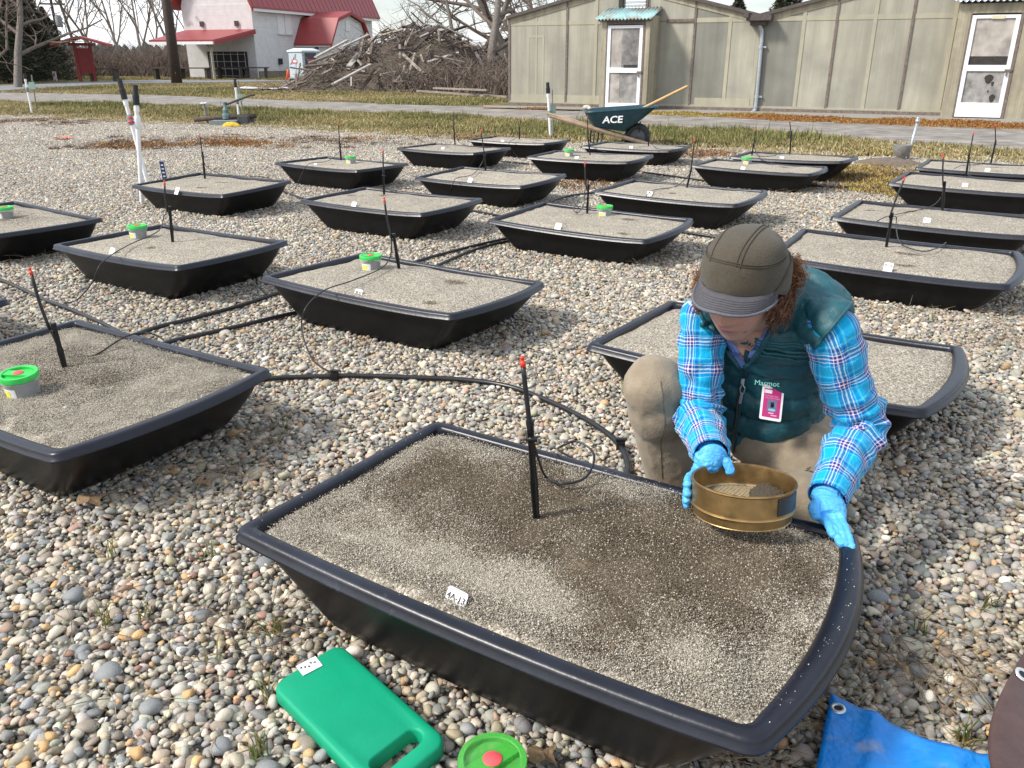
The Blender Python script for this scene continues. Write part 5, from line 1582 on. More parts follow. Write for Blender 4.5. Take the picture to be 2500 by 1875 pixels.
# ------------------------------------------------------------------ white standpipes, markers, valve
pvc_m = mat('white pvc', (.80, .80, .80), .4, .05, 6); blk_m = mat('black rubber grip', (.015, .016, .018), .5, .2, 20)
grey_m = mat('grey coupling', (.20, .23, .24), .5, .15, 20); redv_m = mat('red valve lever', (.55, .05, .05), .5, .1, 20)
def standpipe(base_px, top_px, label, rad, blk, couple=None, lever=False, group='white standpipes', Yb=None):
    b = G(*base_px); t = atY(top_px[0], top_px[1], b.y if Yb is None else Yb)
    e = empty('standpipe', b); tag(e, label, 'standpipe', group)
    d = t - b; L0 = d.length; d.normalize()
    mb = MB(); mb.tube([d * -.05, d * (L0 * (1 - blk))], rad, 12); mb.build('pipe', pvc_m, e, True, sharp=40)
    k = L0 * (1 - blk)
    mb = MB(); mb.tube([d * k, d * (k + L0 * blk * .5), d * (k + L0 * blk * .52), d * L0], [rad * 1.5, rad * 1.5, rad * 1.25, rad * 1.2], 12); mb.build('nozzle_grip', blk_m, e, True, sharp=40)
    for j in (.0, .16, .32):
        mb = MB(); mb.tube([d * (k + L0 * blk * (.08 + j)), d * (k + L0 * blk * (.11 + j))], rad * 1.68, 12); mb.build('grip_rib', blk_m, e, True, sharp=40)
    mb = MB(); mb.tube([d * (k - .05), d * (k - .012)], rad * 1.25, 12); mb.build('coupling', pvc_m, e, True, sharp=40)
    if couple:
        mb = MB(); mb.tube([d * (L0 * couple - .045), d * (L0 * couple - .03), d * (L0 * couple + .03), d * (L0 * couple + .045)], [rad * 1.3, rad * 1.6, rad * 1.6, rad * 1.3], 12); mb.build('valve', grey_m if not lever else pvc_m, e, True, sharp=40)
        if lever:
            mb = MB(); mb.tube([d * (L0 * couple) + V(-.02, -.02, 0), d * (L0 * couple) + V(-.055, -.035, .004)], .011, 8); mb.build('lever', redv_m, e, True)
            mb = MB(); mb.tube([d * (L0 * couple) + V(-.02, -.02, .028), d * (L0 * couple) + V(-.05, -.03, .045)], .008, 8); mb.build('lever', redv_m, e, True)
    return e
standpipe((361, 449), (291, 192), 'white standpipe leaning left with black grip, left one of the crossing pair', .0175, .19, .62)
standpipe((347, 500), (330, 207), 'white standpipe with red lever, right one of the crossing pair', .0165, .16, .70, True)
standpipe((79, 281), (59, 180), 'thin white standpipe at the far left edge of the grass', .02, .12, .62)
standpipe((585, 301), (573, 193), 'white standpipe beside the blue-green valve', .019, .18, .5)
standpipe((1344, 339), (1337, 201), 'white standpipe left of the wheelbarrow', .02, .19, .45)
steel_m = mat('rusty steel post', (.20, .19, .17), .6, .3, 10)
for (b_, t_, lab, plate) in (((90, 272), (77, 183), 'thin metal post with small green plate at the far left', (80, 209)), ((597, 300), (581, 197), 'thin rusty metal post right of the valve standpipe', (587, 238)), ((1351, 338), (1348, 218), 'perforated metal post with green plate beside the wheelbarrow handles', (1350, 268))):
    q = G(*b_); t = atY(*t_, q.y)
    e = empty('marker_post', q); tag(e, lab, 'post', 'thin metal marker posts')
    mb = MB(); mb.tube([V(0, 0, -.05), t - q], q.y * .0008, 4); mb.build('post', steel_m, e)
    c = atY(*plate, q.y) - q; s = q.y * .0065
    mb = MB(); mb.box(c + V(0, -.03, 0), (s, .015, s * 1.2)); mb.build('plate', mat('faded green plate', (.26, .40, .33), .6, .15, 6), e)
# valve assembly by the road
q = G(615, 305); s = q.y / FPX
va = empty('irrigation_valve', q); tag(va, 'blue-green cast valve on a rusty pipe at the grass edge', 'valve')
vgm = mat('blue green cast iron', (.13, .20, .20), .6, .25, 8); rust_m = mat('rusty brown pipe', (.075, .05, .04), .8, .3, 8)
X = lambda px_, py_, dy=0: atY(px_, py_, q.y + dy) - q
mb = MB(); mb.tube([X(475, 292), X(540, 287), X(625, 283)], 5.5 * s, 10); mb.build('pipe', rust_m, va, True)
mb = MB(); mb.lathe([(9 * s, 0), (9 * s, 10 * s), (6 * s, 12 * s), (7 * s, 20 * s), (4 * s, 24 * s), (3 * s, 34 * s), (5 * s, 34 * s), (5 * s, 37 * s)], X(553, 290), 14); mb.build('body', vgm, va, True, sharp=40)
mb = MB(); mb.tube([X(545, 258), X(610, 233), X(622, 231)], 2.4 * s, 8); mb.build('lever', rust_m, va)
mb = MB(); mb.box(X(558, 300), (60 * s, .6, 14 * s)); mb.build('box', mat('grey green box', (.18, .22, .22), .7, .2, 5), va)
mb = MB(); mb.box(X(600, 292), (24 * s, .4, 18 * s)); mb.build('block', mat('dark block', (.06, .065, .065), .8, .2, 5), va)
fa = empty('faucet', G(508, 304)); tag(fa, 'thin grey faucet standing left of the cast valve', 'faucet'); q2 = Vector(fa.location)
mb = MB(); mb.tube([V(0, 0, 0), atY(497, 252, q2.y) - q2], 3 * s, 8); mb.build('post', steel_m, fa)
mb = MB(); mb.tube([atY(490, 253, q2.y) - q2, atY(505, 252, q2.y) - q2], 2.6 * s, 6); mb.tube([atY(497, 252, q2.y) - q2, atY(497, 249, q2.y) - q2], 2 * s, 6); mb.build('spout', galv_m, fa)
yf = empty('yellow_foam', G(565, 312)); tag(yf, 'lump of yellow foam on the ground below the valve', 'foam lump')
mb = MB(); mb.ell((0, 0, 4 * s), (20 * s, 14 * s, 9 * s)); mb.ell((14 * s, -4 * s, 3 * s), (10 * s, 8 * s, 6 * s)); mb.ell((-12 * s, 3 * s, 3 * s), (9 * s, 8 * s, 6 * s))
link('lump', remesh(mb, .02, 3, 'lump'), mat('yellow foam', (.58, .40, .04), .9, .3, 12, .6, 40), yf)
# blue plate on a stake and orange scrap
q = G(405, 447); e = empty('stake_sign', q); tag(e, 'narrow dark blue plate with white marks behind the tub by the standpipes', 'sign')
t = atY(394, 394, q.y) - q
mb = MB(); ax = t.normalized(); w_ = .028
mb.prism([V(-w_, 0, .0), V(w_, 0, .0), V(w_ + t.x, 0, t.z), V(-w_ + t.x, 0, t.z)], (0, .006, 0)); mb.build('plate', mat('dark blue plate', (.02, .035, .13), .45, .1, 10), e)
for j in range(5):
    c = t * (.15 + j * .17)
    mb = MB(); mb.box(c + V(0, -.003, 0), (.022, .003, .012)); mb.build('mark', paper_m, e)
for s_ in (-1, 1):
    mb = MB(); mb.tube([V(s_ * w_ * .9, -.002, 0), V(s_ * w_ * .9 + t.x, -.002, t.z)], .003, 4); mb.build('edge_line', paper_m, e)
mb = MB(); mb.add([(-.13, 0, .012), (-.05, -.10, .03), (.10, -.07, .02), (.14, .06, .03), (.0, .09, .012)], [(0, 1, 2, 3, 4)]); o = mb.build('plastic_scrap', om, None); o.location = G(152, 340, .02)
so = o.modifiers.new('thickness', 'SOLIDIFY'); so.thickness = .004
tag(o, 'small orange plastic scrap on the far left pebbles', 'scrap')
for (px_, py_, lab, tilt) in ((42, 205, 'small white sign board at the far left lane edge', .1), (136, 198, 'small white sign with pink ribbon left of the kiosk', .05)):
    q = G(px_, py_); s = q.y / FPX
    e = empty('small_sign', q, tilt); tag(e, lab, 'sign', 'small white lane signs')
    mb = MB(); mb.box((0, 0, 11 * s), (8 * s, .04, 20 * s)); mb.build('board', paper_m, e)
    mb = MB(); mb.box((0, -.03, 14 * s), (4 * s, .02, 7 * s)); mb.build('print', mat('blue print', (.1, .14, .4), .6, .1, 6) if px_ < 100 else dot_m, e)
    mb = MB(); mb.box((0, 0, 1 * s), (3 * s, .05, 4 * s)); mb.build('leg', steel_m, e)

# stone bowl and leaning bar at the field edge
q = G(2198, 393); e = empty('stone_bowl', q); tag(e, 'grey stone bowl standing in a heap of dark earth', 'bowl'); s = q.y / FPX
mb = MB(); mb.lathe([(6 * s, 0), (8 * s, 6 * s), (13 * s, 12 * s), (20.5 * s, 24 * s), (21 * s, 37 * s), (18 * s, 38 * s), (16 * s, 30 * s), (0, 26 * s)], (0, 0, 0), 28, cap1=False); mb.build('basin', mat('grey stone', (.21, .20, .18), .85, .25, 12, .4, 60), e, True, sharp=50)
q = G(2214, 391); t = atY(2240, 296, q.y + .05)
e = empty('leaning_bar', q); tag(e, 'grey metal bar with a knob leaning beside the stone bowl', 'bar')
mb = MB(); mb.tube([V(0, 0, -.05), t - q], 3.2 * s, 8); mb.build('bar', galv_m, e, True)
mb = MB(); mb.ell(t - q, (5.5 * s, 5.5 * s, 6 * s)); mb.ell(t - q + V(0, 0, 6 * s), (3.5 * s, 3.5 * s, 4 * s)); mb.build('knob', galv_m, e, True)
mb = MB(); n = 18; vs_, fs = [], []
for i in range(n + 1):
    for j in range(n + 1):
        u, v = i / n * 2 - 1, j / n * 2 - 1
        k = max(0, 1 - math.sqrt(u * u + v * v)); vs_.append((u * .5, v * .4, .10 * k ** .8 + .03 * noise.noise(V(u * 6, v * 6, 1)) * (k > 0) - .01))
for i in range(n):
    for j in range(n): a = i * (n + 1) + j; fs.append((a, a + n + 1, a + n + 2, a + 1))
mb.add(vs_, fs); o = mb.build('earth_heap', mat('dark earth', (.15, .115, .085), .95, .4, 20, .8, 60), None, True); o.location = G(2170, 404)
tag(o, 'low heap of dark earth round the stone bowl foot', 'earth heap')
for (px_, py_, s_, lab) in ((2290, 281, .13, 'pale rock at the greenhouse wall left of the right door'),):
    mb = MB(); mb.ell((0, 0, .04), (s_, s_ * .8, s_ * .65)); o = link('rock', remesh(mb, .02, 1, 'rock'), mat('pale rock', (.55, .52, .46), .85, .15, 6, .4, 20)); o.location = G(px_, py_); tag(o, lab, 'rock')
# ------------------------------------------------------------------ wheelbarrow
WY = 11.5
wp = lambda px, py, dy=0.0: atY(px, py, WY) + V(0, dy, 0)
wb0 = V(wp(1500, 345).x, WY, 0)
wbr = empty('wheelbarrow', wb0); tag(wbr, 'dark teal wheelbarrow with ACE lettering and wooden handles by the road', 'wheelbarrow')
wl_ = lambda px, py, dy=0.0: wp(px, py, dy) - wb0
tray_m = mat('scuffed teal tray', (.012, .055, .075), .42, .2, 8, col2=(.06, .12, .14), mix=(.62, .75))
wood_m = mat('worn handle wood', (.40, .29, .19), .75, .18, 6); pale_wood_m = mat('new pine handle', (.56, .36, .17), .55, .12, 5)
def ring4(pts_l, pts_r, hl, hr, n=5):
    """rounded four-sided ring: left edge at pts_l, right edge at pts_r, half-depths hl/hr"""
    a, b = pts_l, pts_r
    C = [a + V(0, -hl, 0), b + V(0, -hr, 0), b + V(0, hr, 0), a + V(0, hl, 0)]
    out = []
    for i in range(4):
        p, q, s = C[i - 1], C[i], C[(i + 1) % 4]
        p0, p1 = q.lerp(p, .16), q.lerp(s, .16)
        for k in range(n): t = k / (n - 1); out.append(p0 * (1 - t) ** 2 + q * 2 * t * (1 - t) + p1 * t * t)
    return out
mb = MB()
o1 = ring4(wl_(1424, 272), wl_(1604, 259), .33, .26); o0 = ring4(wl_(1427, 268), wl_(1601, 256), .32, .25)
mid_ = ring4(wl_(1436, 290), wl_(1565, 288), .28, .22); bt = ring4(wl_(1449, 308), wl_(1522, 319), .20, .16)
i0 = ring4(wl_(1430, 268), wl_(1597, 257), .305, .235); i1 = ring4(wl_(1450, 300), wl_(1520, 311), .19, .15)
mb.rings([bt, mid_, ring4(wl_(1428, 271), wl_(1598, 260), .315, .245), o1, o0, i0, i1]); mb.build('tray', tray_m, wbr, True, sharp=35)
for s in (-1, 1):
    a, b = wl_(1338, 280, s * .30), wl_(1582, 351, s * .12)
    d = b - a
    mb = MB(); mb.tube([a, a + d * .10, a + d * .13, a + d * .2, b], [.017, .018, .022, .028, .026], 4 if False else 8); mb.build('handle', wood_m, wbr)
    mb = MB(); mb.tube(spline([wl_(1450, 312, s * .22), wl_(1446, 330, s * .24), wl_(1447, 352, s * .25), wl_(1462, 352, s * .25), wl_(1466, 322, s * .2)], 16), .011, 6); mb.build('leg', stake_m, wbr)
    mb = MB(); mb.tube([wl_(1556, 334, s * .09), wl_(1520, 345, s * .12)], .01, 6); mb.tube([wl_(1560, 296, s * .12), wl_(1558, 322, s * .08)], .008, 6); mb.build('brace', stake_m, wbr)
wc = wl_(1556, 334)
wr_ = Matrix.Rotation(R(90), 3, 'X')
wh_ = empty('wheel'); wh_.parent = wbr
mb = MB(); mb.lathe([(.105, -.045), (.155, -.05), (.175, -.025), (.178, 0), (.175, .025), (.155, .05), (.105, .045)], wc, 32, wr_, False, False); mb.build('tyre', blk_m, wh_, True)
mb = MB(); mb.lathe([(.03, -.05), (.10, -.03), (.108, -.044), (.108, .044), (.10, .03), (.03, .05)], wc, 24, wr_); mb.build('hub', mat('grey hub', (.10, .10, .105), .6, .2, 8), wh_, True, sharp=40)
me = text_mesh('ACE', .150, extrude=.002, shear=.12, bold=.0035)
_c = wl_(1489, 289, -.315); me.transform(Matrix.Translation(_c + V(0, .02, 0)) @ Matrix.Rotation(R(-1.5), 4, 'Y') @ Matrix.Rotation(R(81), 4, 'X') @ Matrix.Diagonal((.92, .80, 1, 1)))
link('lettering', me, paper_m, wbr)
e = empty('tool_handle', wl_(1560, 275) + wb0); tag(e, 'long pale wooden tool handle sticking up out of the wheelbarrow', 'tool')
b0 = Vector(e.location)
mb = MB(); mb.tube([wp(1510, 296, .06) - b0, wp(1590, 256, .08) - b0, wp(1672, 216, .1) - b0, wp(1680, 212, .1) - b0, wp(1683, 210.5, .1) - b0], [.017, .019, .019, .018, .01], 10); mb.build('shaft', pale_wood_m, e, True)
mb = MB(); mb.box(wp(1500, 299, .06) - b0, (.2, .16, .02), Matrix.Rotation(R(20), 3, 'Y')); mb.build('blade', steel_m, e)
mb = MB(); mb.ell(wp(1433, 263, .05), (.055, .04, .035)); mb.ell(wp(1440, 265, .02), (.03, .035, .025)); o = link('stone', remesh(mb, .01, 2, 'stone'), mat('pale glove cloth', (.50, .45, .37), .9, .15, 12, .3, 60)); tag(o, 'pale stone lying on the wheelbarrow rim', 'stone')

# ------------------------------------------------------------------ brass sieve
D = lambda px, py, dep: V(0, 0, CAM_H) + ray(px, py) * dep
SC = D(1813, 1213, 1.666)
srot = Matrix.Rotation(R(-8.5), 3, 'X') @ Matrix.Rotation(R(0), 3, 'Y')
sv = empty('brass_sieve', SC); sv.rotation_euler = srot.to_euler()
tag(sv, 'round brass soil sieve held over the near tub', 'sieve')
brass_m = mat('tarnished brass', (.44, .29, .125), .36, .18, 14, .05, 60, metal=.9, col2=(.24, .16, .075), mix=(.48, .68))
RS = .1015
mb = MB(); mb.lathe([(RS - .001, .034), (RS + .0022, .0345), (RS + .0028, .0365), (RS + .0015, .0385), (RS - .002, .037), (RS - .0025, .032), (RS - .003, -.012), (RS - .004, -.013), (RS - .004, -.034), (RS - .0058, -.034), (RS - .0058, -.033), (RS - .0025, -.034 + .0005), (RS - .003, -.015), (RS + .0022, -.0145), (RS + .003, -.0125), (RS + .0022, -.0105), (RS, -.0095), (RS, .033)], seg=72, cap0=False, cap1=False)
# outer wall: upper band, bead, lower skirt
mb = MB()
mb.lathe([(RS - .0030, -.0100), (RS - .0030, .0330), (RS - .0024, .0372), (RS, .0388), (RS + .0024, .0378), (RS + .0028, .0355), (RS + .0014, .0338), (RS, .0325), (RS, -.0095), (RS + .0022, -.0108), (RS + .0028, -.0128), (RS + .0018, -.0146), (RS - .0036, -.0158), (RS - .0046, -.0330), (RS - .0036, -.0342), (RS - .0052, -.0350), (RS - .0066, -.0335), (RS - .0066, -.0125), (RS - .0030, -.0100)], seg=80, cap0=False, cap1=False)
mb.build('ring', brass_m, sv, True, sharp=40)
wire_m = mat('woven wire', (.36, .29, .18), .45, .2, 60, metal=.6)
mb = MB(); sp = .0070; zc = -.0085; rr_ = RS - .004
k = -rr_
while k < rr_:
    h = math.sqrt(max(0, rr_ * rr_ - k * k))
    if h > .01:
        c45 = math.sqrt(.5)
        for sgn in (1, -1):
            a, b = V(k * c45 - sgn * h * c45 * 1, sgn * k * c45 + h * c45, 0), V(k * c45 + sgn * h * c45, sgn * k * c45 - h * c45, 0)
            mb.tube([a + V(0, 0, zc + sgn * .0004), b + V(0, 0, zc + sgn * .0004)], .00080, 4, cap=False)
    k += sp
tag(mb.build('wire_mesh', wire_m, sv), kind='stuff')
mb = MB(); mb.lathe([(rr_ + .001, zc - .002), (rr_ + .001, zc + .003), (rr_ - .006, zc + .0015)], seg=48, cap0=False, cap1=False); mb.build('solder_ring', mat('pale solder', (.55, .5, .42), .5, .2, 30, metal=.5), sv, True)
mb = MB(); rs_ = random.Random(4)
mb.ell((.058, .022, zc + .004), (.036, .042, .014)); mb.ell((.072, -.01, zc + .003), (.022, .03, .010)); mb.ell((.035, .008, zc + .002), (.018, .022, .008)); mb.ell((.06, .045, zc + .006), (.022, .026, .012))
me = remesh(mb, .0022, 1, 'soil_heap')
displace(me, lambda c: .0026 * noise.noise(c * 380) + .0022 * noise.noise(c * 150))
link('soil_heap', me, mat('crumbly soil', (.085, .066, .045), .95, .4, 240, .7, 500), sv)
mb = MB(); n = 12; vs_, fs = [], []
for i in range(n + 1):
    a = R(-66 + 44 * i / n)
    for z in (-.0055, .030): vs_.append(V((RS + .0011) * math.cos(a), (RS + .0011) * math.sin(a), z))
for i in range(n): fs.append((2 * i, 2 * i + 2, 2 * i + 3, 2 * i + 1))
mb.add(vs_, fs); mb.build('maker_plate', mat('dark maker plate', (.022, .026, .032), .45, .3, 60), sv, True)

# ------------------------------------------------------------------ the kneeling person
khaki_m = mat('khaki trousers', (.245, .195, .135), .85, .10, 14, .25, 260, col2=(.30, .245, .175), mix=(.4, .7), sheen=.15)
vest_m = mat('dark teal nylon', (.010, .078, .098), .55, .15, 20, .3, 70, col2=(.015, .105, .13), mix=(.5, .8), spec=.5)
skin_m = mat('skin', (.55, .30, .22), .5, .06, 40, .08, 300, attr='Col', sss=.12)
glove_m = mat('blue nitrile glove', (.09, .42, .84), .48, .10, 40, .25, 160, spec=.4)
cap_m = mat('olive fleece', (.066, .054, .036), .95, .14, 60, .35, 420, sheen=.12)
visor_m = mat('grey visor cloth', (.075, .072, .082), .85, .12, 40, .25, 500)
seam_m = mat('dark seam thread', (.050, .048, .052), .9, .1, 60)
hair_m = mat('auburn hair', (.20, .085, .035), .45, .3, 20, spec=.5, rnd=.0, attr='Col')
zip_m = mat('zip metal', (.45, .46, .47), .35, .1, 60, metal=.8)

# plaid: bands along both directions of the cloth, woven together
def plaid_material():
    m = bpy.data.materials.new('blue plaid flannel'); m.use_nodes = True
    N, L, b = nodes_of(m)
    b.inputs['Roughness'].default_value = .9; b.inputs['Sheen Weight'].default_value = .2; b.inputs['Specular IOR Level'].default_value = .2
    uv = N.new('ShaderNodeUVMap'); uv.uv_map = 'UVMap'
    nz = N.new('ShaderNodeTexNoise'); nz.inputs['Scale'].default_value = 2.2; L.new(uv.outputs['UV'], nz.inputs['Vector'])
    wob = N.new('ShaderNodeVectorMath'); wob.operation = 'MULTIPLY_ADD'; wob.inputs[1].default_value = (.10, .10, 0)
    L.new(nz.outputs['Color'], wob.inputs[0]); L.new(uv.outputs['UV'], wob.inputs[2])
    sep = N.new('ShaderNodeSeparateXYZ'); L.new(wob.outputs[0], sep.inputs[0])
    cy, aq, bl, nv, wh, pk = (.0, .36, .66), (.12, .55, .72), (.0, .13, .45), (.025, .02, .20), (.74, .72, .78), (.64, .52, .57)
    bands = [(0, cy), (.27, aq), (.32, cy), (.36, bl), (.46, aq), (.49, bl), (.53, wh), (.565, nv), (.65, wh), (.68, pk), (.70, nv), (.77, wh), (.80, bl), (.89, aq), (.925, cy)]
    outs = []
    for ax in (0, 1):
        fr = N.new('ShaderNodeMath'); fr.operation = 'FRACT'; L.new(sep.outputs[ax], fr.inputs[0])
        rp = N.new('ShaderNodeValToRGB'); rp.color_ramp.interpolation = 'CONSTANT'
        e = rp.color_ramp.elements
        e[0].position, e[0].color = 0, (*cy, 1); e[1].position, e[1].color = bands[1][0], (*bands[1][1], 1)
        for p, c in bands[2:]:
            el = e.new(p); el.color = (*c, 1)
        L.new(fr.outputs[0], rp.inputs['Fac']); outs.append(rp.outputs['Color'])
    # fine twill: the two yarn systems alternate
    tw = N.new('ShaderNodeTexWave'); tw.inputs['Scale'].default_value = 26; tw.bands_direction = 'DIAGONAL'; L.new(uv.outputs['UV'], tw.inputs['Vector'])
    mr = N.new('ShaderNodeMapRange'); mr.inputs['To Min'].default_value, mr.inputs['To Max'].default_value = 0.30, .70; L.new(tw.outputs['Fac'], mr.inputs['Value'])
    mx = N.new('ShaderNodeMix'); mx.data_type = 'RGBA'
    L.new(mr.outputs['Result'], mx.inputs['Factor']); L.new(outs[0], mx.inputs['A']); L.new(outs[1], mx.inputs['B'])
    L.new(mx.outputs['Result'], b.inputs['Base Color'])
    n2 = N.new('ShaderNodeTexNoise'); n2.inputs['Scale'].default_value = 9; L.new(uv.outputs['UV'], n2.inputs['Vector'])
    bp = N.new('ShaderNodeBump'); bp.inputs['Strength'].default_value = .25; bp.inputs['Distance'].default_value = .01
    L.new(n2.outputs['Fac'], bp.inputs['Height']); L.new(bp.outputs['Normal'], b.inputs['Normal'])
    return m
plaid_m = plaid_material()

PB = V(.64, 1.98, 0)
person = empty('person', PB)
tag(person, 'kneeling person in olive cap, teal vest and blue plaid shirt holding a brass sieve', 'person')

# joints
SRj, ELr, WRr = D(1716, 772, 1.92), D(1706, 1012, 1.95), D(1738, 1112, 1.752)
SLj, ELl, WRl = D(2026, 806, 1.77), D(2094, 1042, 1.85), D(2019, 1214, 1.722)
HIP, NB = V(.70, 2.08, .23), V(.595, 1.815, .585)
HC = D(1814, 708, 1.75)                                                    # head centre
KNr, ANr, HPr = V(.345, 1.845, .365), V(.425, 1.915, .09), V(.625, 2.09, .235)
KNl, ANl, HPl = V(.680, 1.700, .115), V(.86, 2.16, .07), V(.775, 2.06, .225)

# head frame: x her right, y ahead, z up
yaw_dir = V(-.58, -.81, 0).normalized(); pit = R(17)
Fh = (yaw_dir * math.cos(pit) + V(0, 0, -math.sin(pit))).normalized()
Uh = (V(0, 0, 1) - Fh * Fh.z).normalized()
Rh = Fh.cross(Uh)
roll = R(-4)
Uh, Rh = Uh * math.cos(roll) + Rh * math.sin(roll), Rh * math.cos(roll) - Uh * math.sin(roll)
HM = Matrix(((Rh.x, Fh.x, Uh.x), (Rh.y, Fh.y, Uh.y), (Rh.z, Fh.z, Uh.z)))
hw = lambda x, y, z: HC + HM @ V(x, y, z)
HMi = HM.transposed()

def head_mb():
    mb = MB(); nu, nv = 72, 56
    rings = []
    for i in range(nv + 1):
        th = math.pi * (i + .02) / (nv + .04)
        ring = []
        for k in range(nu):
            a = 2 * math.pi * k / nu
            x, y, z = math.sin(th) * math.cos(a), math.sin(th) * math.sin(a), -math.cos(th)
            X, Y, Z = x * .074, y * .094, z * .112
            if z < .1:
                t = min(1, (.1 - z) / 1.0)
                X *= 1 - .30 * t ** 1.4; Y *= 1 - (.10 if y > 0 else .30) * t
                if y > 0: Y += .012 * t
            fr = max(0, y) ** 2
            g = lambda px_, pz, sx, sz: math.exp(-((X - px_) / sx) ** 2 - ((Z - pz) / sz) ** 2)
            Y += fr * (.024 * g(0, -.020, .011, .012) + .016 * g(0, -.002, .009, .022) + .006 * g(.013, -.024, .008, .007) + .006 * g(-.013, -.024, .008, .007))
            Y += fr * (-.011 * g(.030, .012, .017, .012) - .011 * g(-.030, .012, .017, .012) + .006 * g(0, .032, .05, .010))
            Y += fr * (.0065 * g(0, -.048, .020, .0045) + .0065 * g(0, -.060, .017, .0050) - .0045 * g(0, -.0538, .022, .0024) - .003 * g(0, -.070, .02, .006))
            Y += fr * (.011 * g(0, -.090, .020, .015) + .006 * g(.042, -.018, .02, .018) + .006 * g(-.042, -.018, .02, .018))
            Y += fr * (-.003 * g(.030, -.048, .006, .016) - .003 * g(-.030, -.048, .006, .016))
            ring.append(hw(X, Y, Z))
        rings.append(ring)
    mb.rings(rings)
    for s in (-1, 1):
        mb.ell(hw(s * .074, -.012, -.008), (.009, .017, .031), HM, 12, 8)
    return mb
bm_ = head_mb()
nk0, nk1 = hw(0, -.030, -.055), NB + V(.0, .01, -.03)
bm_.tube([hw(0, -.025, -.02), nk0, nk0.lerp(nk1, .6), nk1], [.050, .052, .054, .06], 20)
def chain(mb, pts, rad, seg=14): mb.tube([Vector(p) for p in pts], rad, seg); [mb.ell(p, (r, r, r), None, seg, 8) for p, r in zip(pts, rad)]
chain(bm_, [NB, NB.lerp(HIP, .35), NB.lerp(HIP, .7), HIP], [.05, .072, .078, .09])
for a in ((SRj, ELr, WRr), (SLj, ELl, WRl)): chain(bm_, a, [.040, .033, .017]); bm_.tube([NB.lerp(HIP, .12), a[0]], [.042, .038], 14)
for a in ((HPr, KNr, ANr), (HPl, KNl, ANl)): chain(bm_, a, [.07, .05, .033])
body_me = remesh(bm_, .0038, 2, 'body')
ca = body_me.attributes.new('Col', 'FLOAT_COLOR', 'POINT')
cols = []
for v in body_me.vertices:
    q = HMi @ (v.co - HC)
    c = V(.47, .265, .195)
    def g3(x, z, sx, sz): return math.exp(-((q.x - x) / sx) ** 2 - ((q.z - z) / sz) ** 2) if q.y > .04 else 0
    for w_, t_ in ((g3(0, -.054, .021, .0085), V(.42, .13, .12)), (.55 * g3(0, -.018, .016, .016), V(.50, .20, .15)), (.45 * (g3(.04, -.02, .022, .02) + g3(-.04, -.02, .022, .02)), V(.53, .22, .17)),
                   (g3(0, -.0538, .021, .0018), V(.18, .06, .06)), (g3(-.034, -.058, .0030, .0030) * 1.0, V(.12, .03, .025)), (.6 * (g3(.030, .012, .015, .008) + g3(-.030, .012, .015, .008)), V(.20, .11, .09)), (.8 * (g3(.030, .034, .018, .004) + g3(-.030, .034, .018, .004)), V(.13, .06, .03))):
        c = c.lerp(t_, min(1, w_))
    cols += [c.x, c.y, c.z, 1]
ca.data.foreach_set('color', cols)
body = link('body', body_me, skin_m, person, True)
for s in (-1, 1):
    mb = MB(); mb.ell(hw(s * .030, .078, .011), (.0115, .010, .009), HM); mb.build('eye', mat('eye white', (.6, .58, .55), .2, .05, 30), body, True)

# trousers
tr = MB()
tr.ell(HIP + V(.0, .03, -.01), (.16, .135, .115)); tr.ell(HIP + V(-.02, -.05, -.0), (.13, .11, .10))
chain(tr, [HPr, HPr.lerp(KNr, .5), KNr + V(0, 0, -.005), KNr.lerp(ANr, .45) + V(.0, .01, 0), ANr], [.098, .092, .078, .074, .072], 18)
chain(tr, [HPl, HPl.lerp(KNl, .5), KNl, KNl.lerp(ANl, .5), ANl], [.105, .100, .084, .062, .05], 18)
tr.ell(KNr + V(-.006, -.012, .002), (.066, .070, .066)); tr.ell(KNr.lerp(ANr, .22) + V(-.004, -.008, 0), (.074, .076, .09)); tr.ell(HIP.lerp(KNl, .45) + V(-.05, -.0, .015), (.085, .10, .075))
tme = remesh(tr, .0062, 18, 'trousers')
def cloth_(p):
    k = 1 if p.z > .03 else .3
    w1 = noise.noise(V(p.x * 16 + p.z * 9, p.y * 12, p.z * 9)); w2 = noise.noise(V(p.x * 34 + 5, p.y * 30, p.z * 25))
    return k * (.0032 * max(0, 1 - abs(w1) * 3.0) + .003 * noise.noise(p * 11) + .0012 * max(0, 1 - abs(w2) * 4))
displace(tme, cloth_)
trs = link('trousers', tme, khaki_m, person, True)
from mathutils.bvhtree import BVHTree
tbv = BVHTree.FromPolygons([v.co.copy() for v in tme.vertices], [tuple(p.vertices) for p in tme.polygons])
def on_leg(px, py):
    d = ray(px, py).normalized(); h = tbv.ray_cast(V(0, 0, CAM_H), d)
    return None if h[0] is None else h[0] + h[1] * .0006
seam_k = mat('khaki seam', (.15, .115, .078), .9, .1, 30)
for line in ([(1612, 930), (1619, 972), (1623, 1035), (1613, 1077), (1614, 1120), (1617, 1174)],):
    pts_ = []
    for (x0, y0), (x1, y1) in zip(line, line[1:]):
        for q in range(8):
            p_ = on_leg(x0 + (x1 - x0) * q / 8, y0 + (y1 - y0) * q / 8)
            if p_ is not None and (not pts_ or (p_ - pts_[-1]).length < .05): pts_.append(p_)
    if len(pts_) > 3:
        mb = MB(); mb.tube(pts_, .0011, 5); mb.build('seam', seam_k, trs)
q = on_leg(1973, 1152)
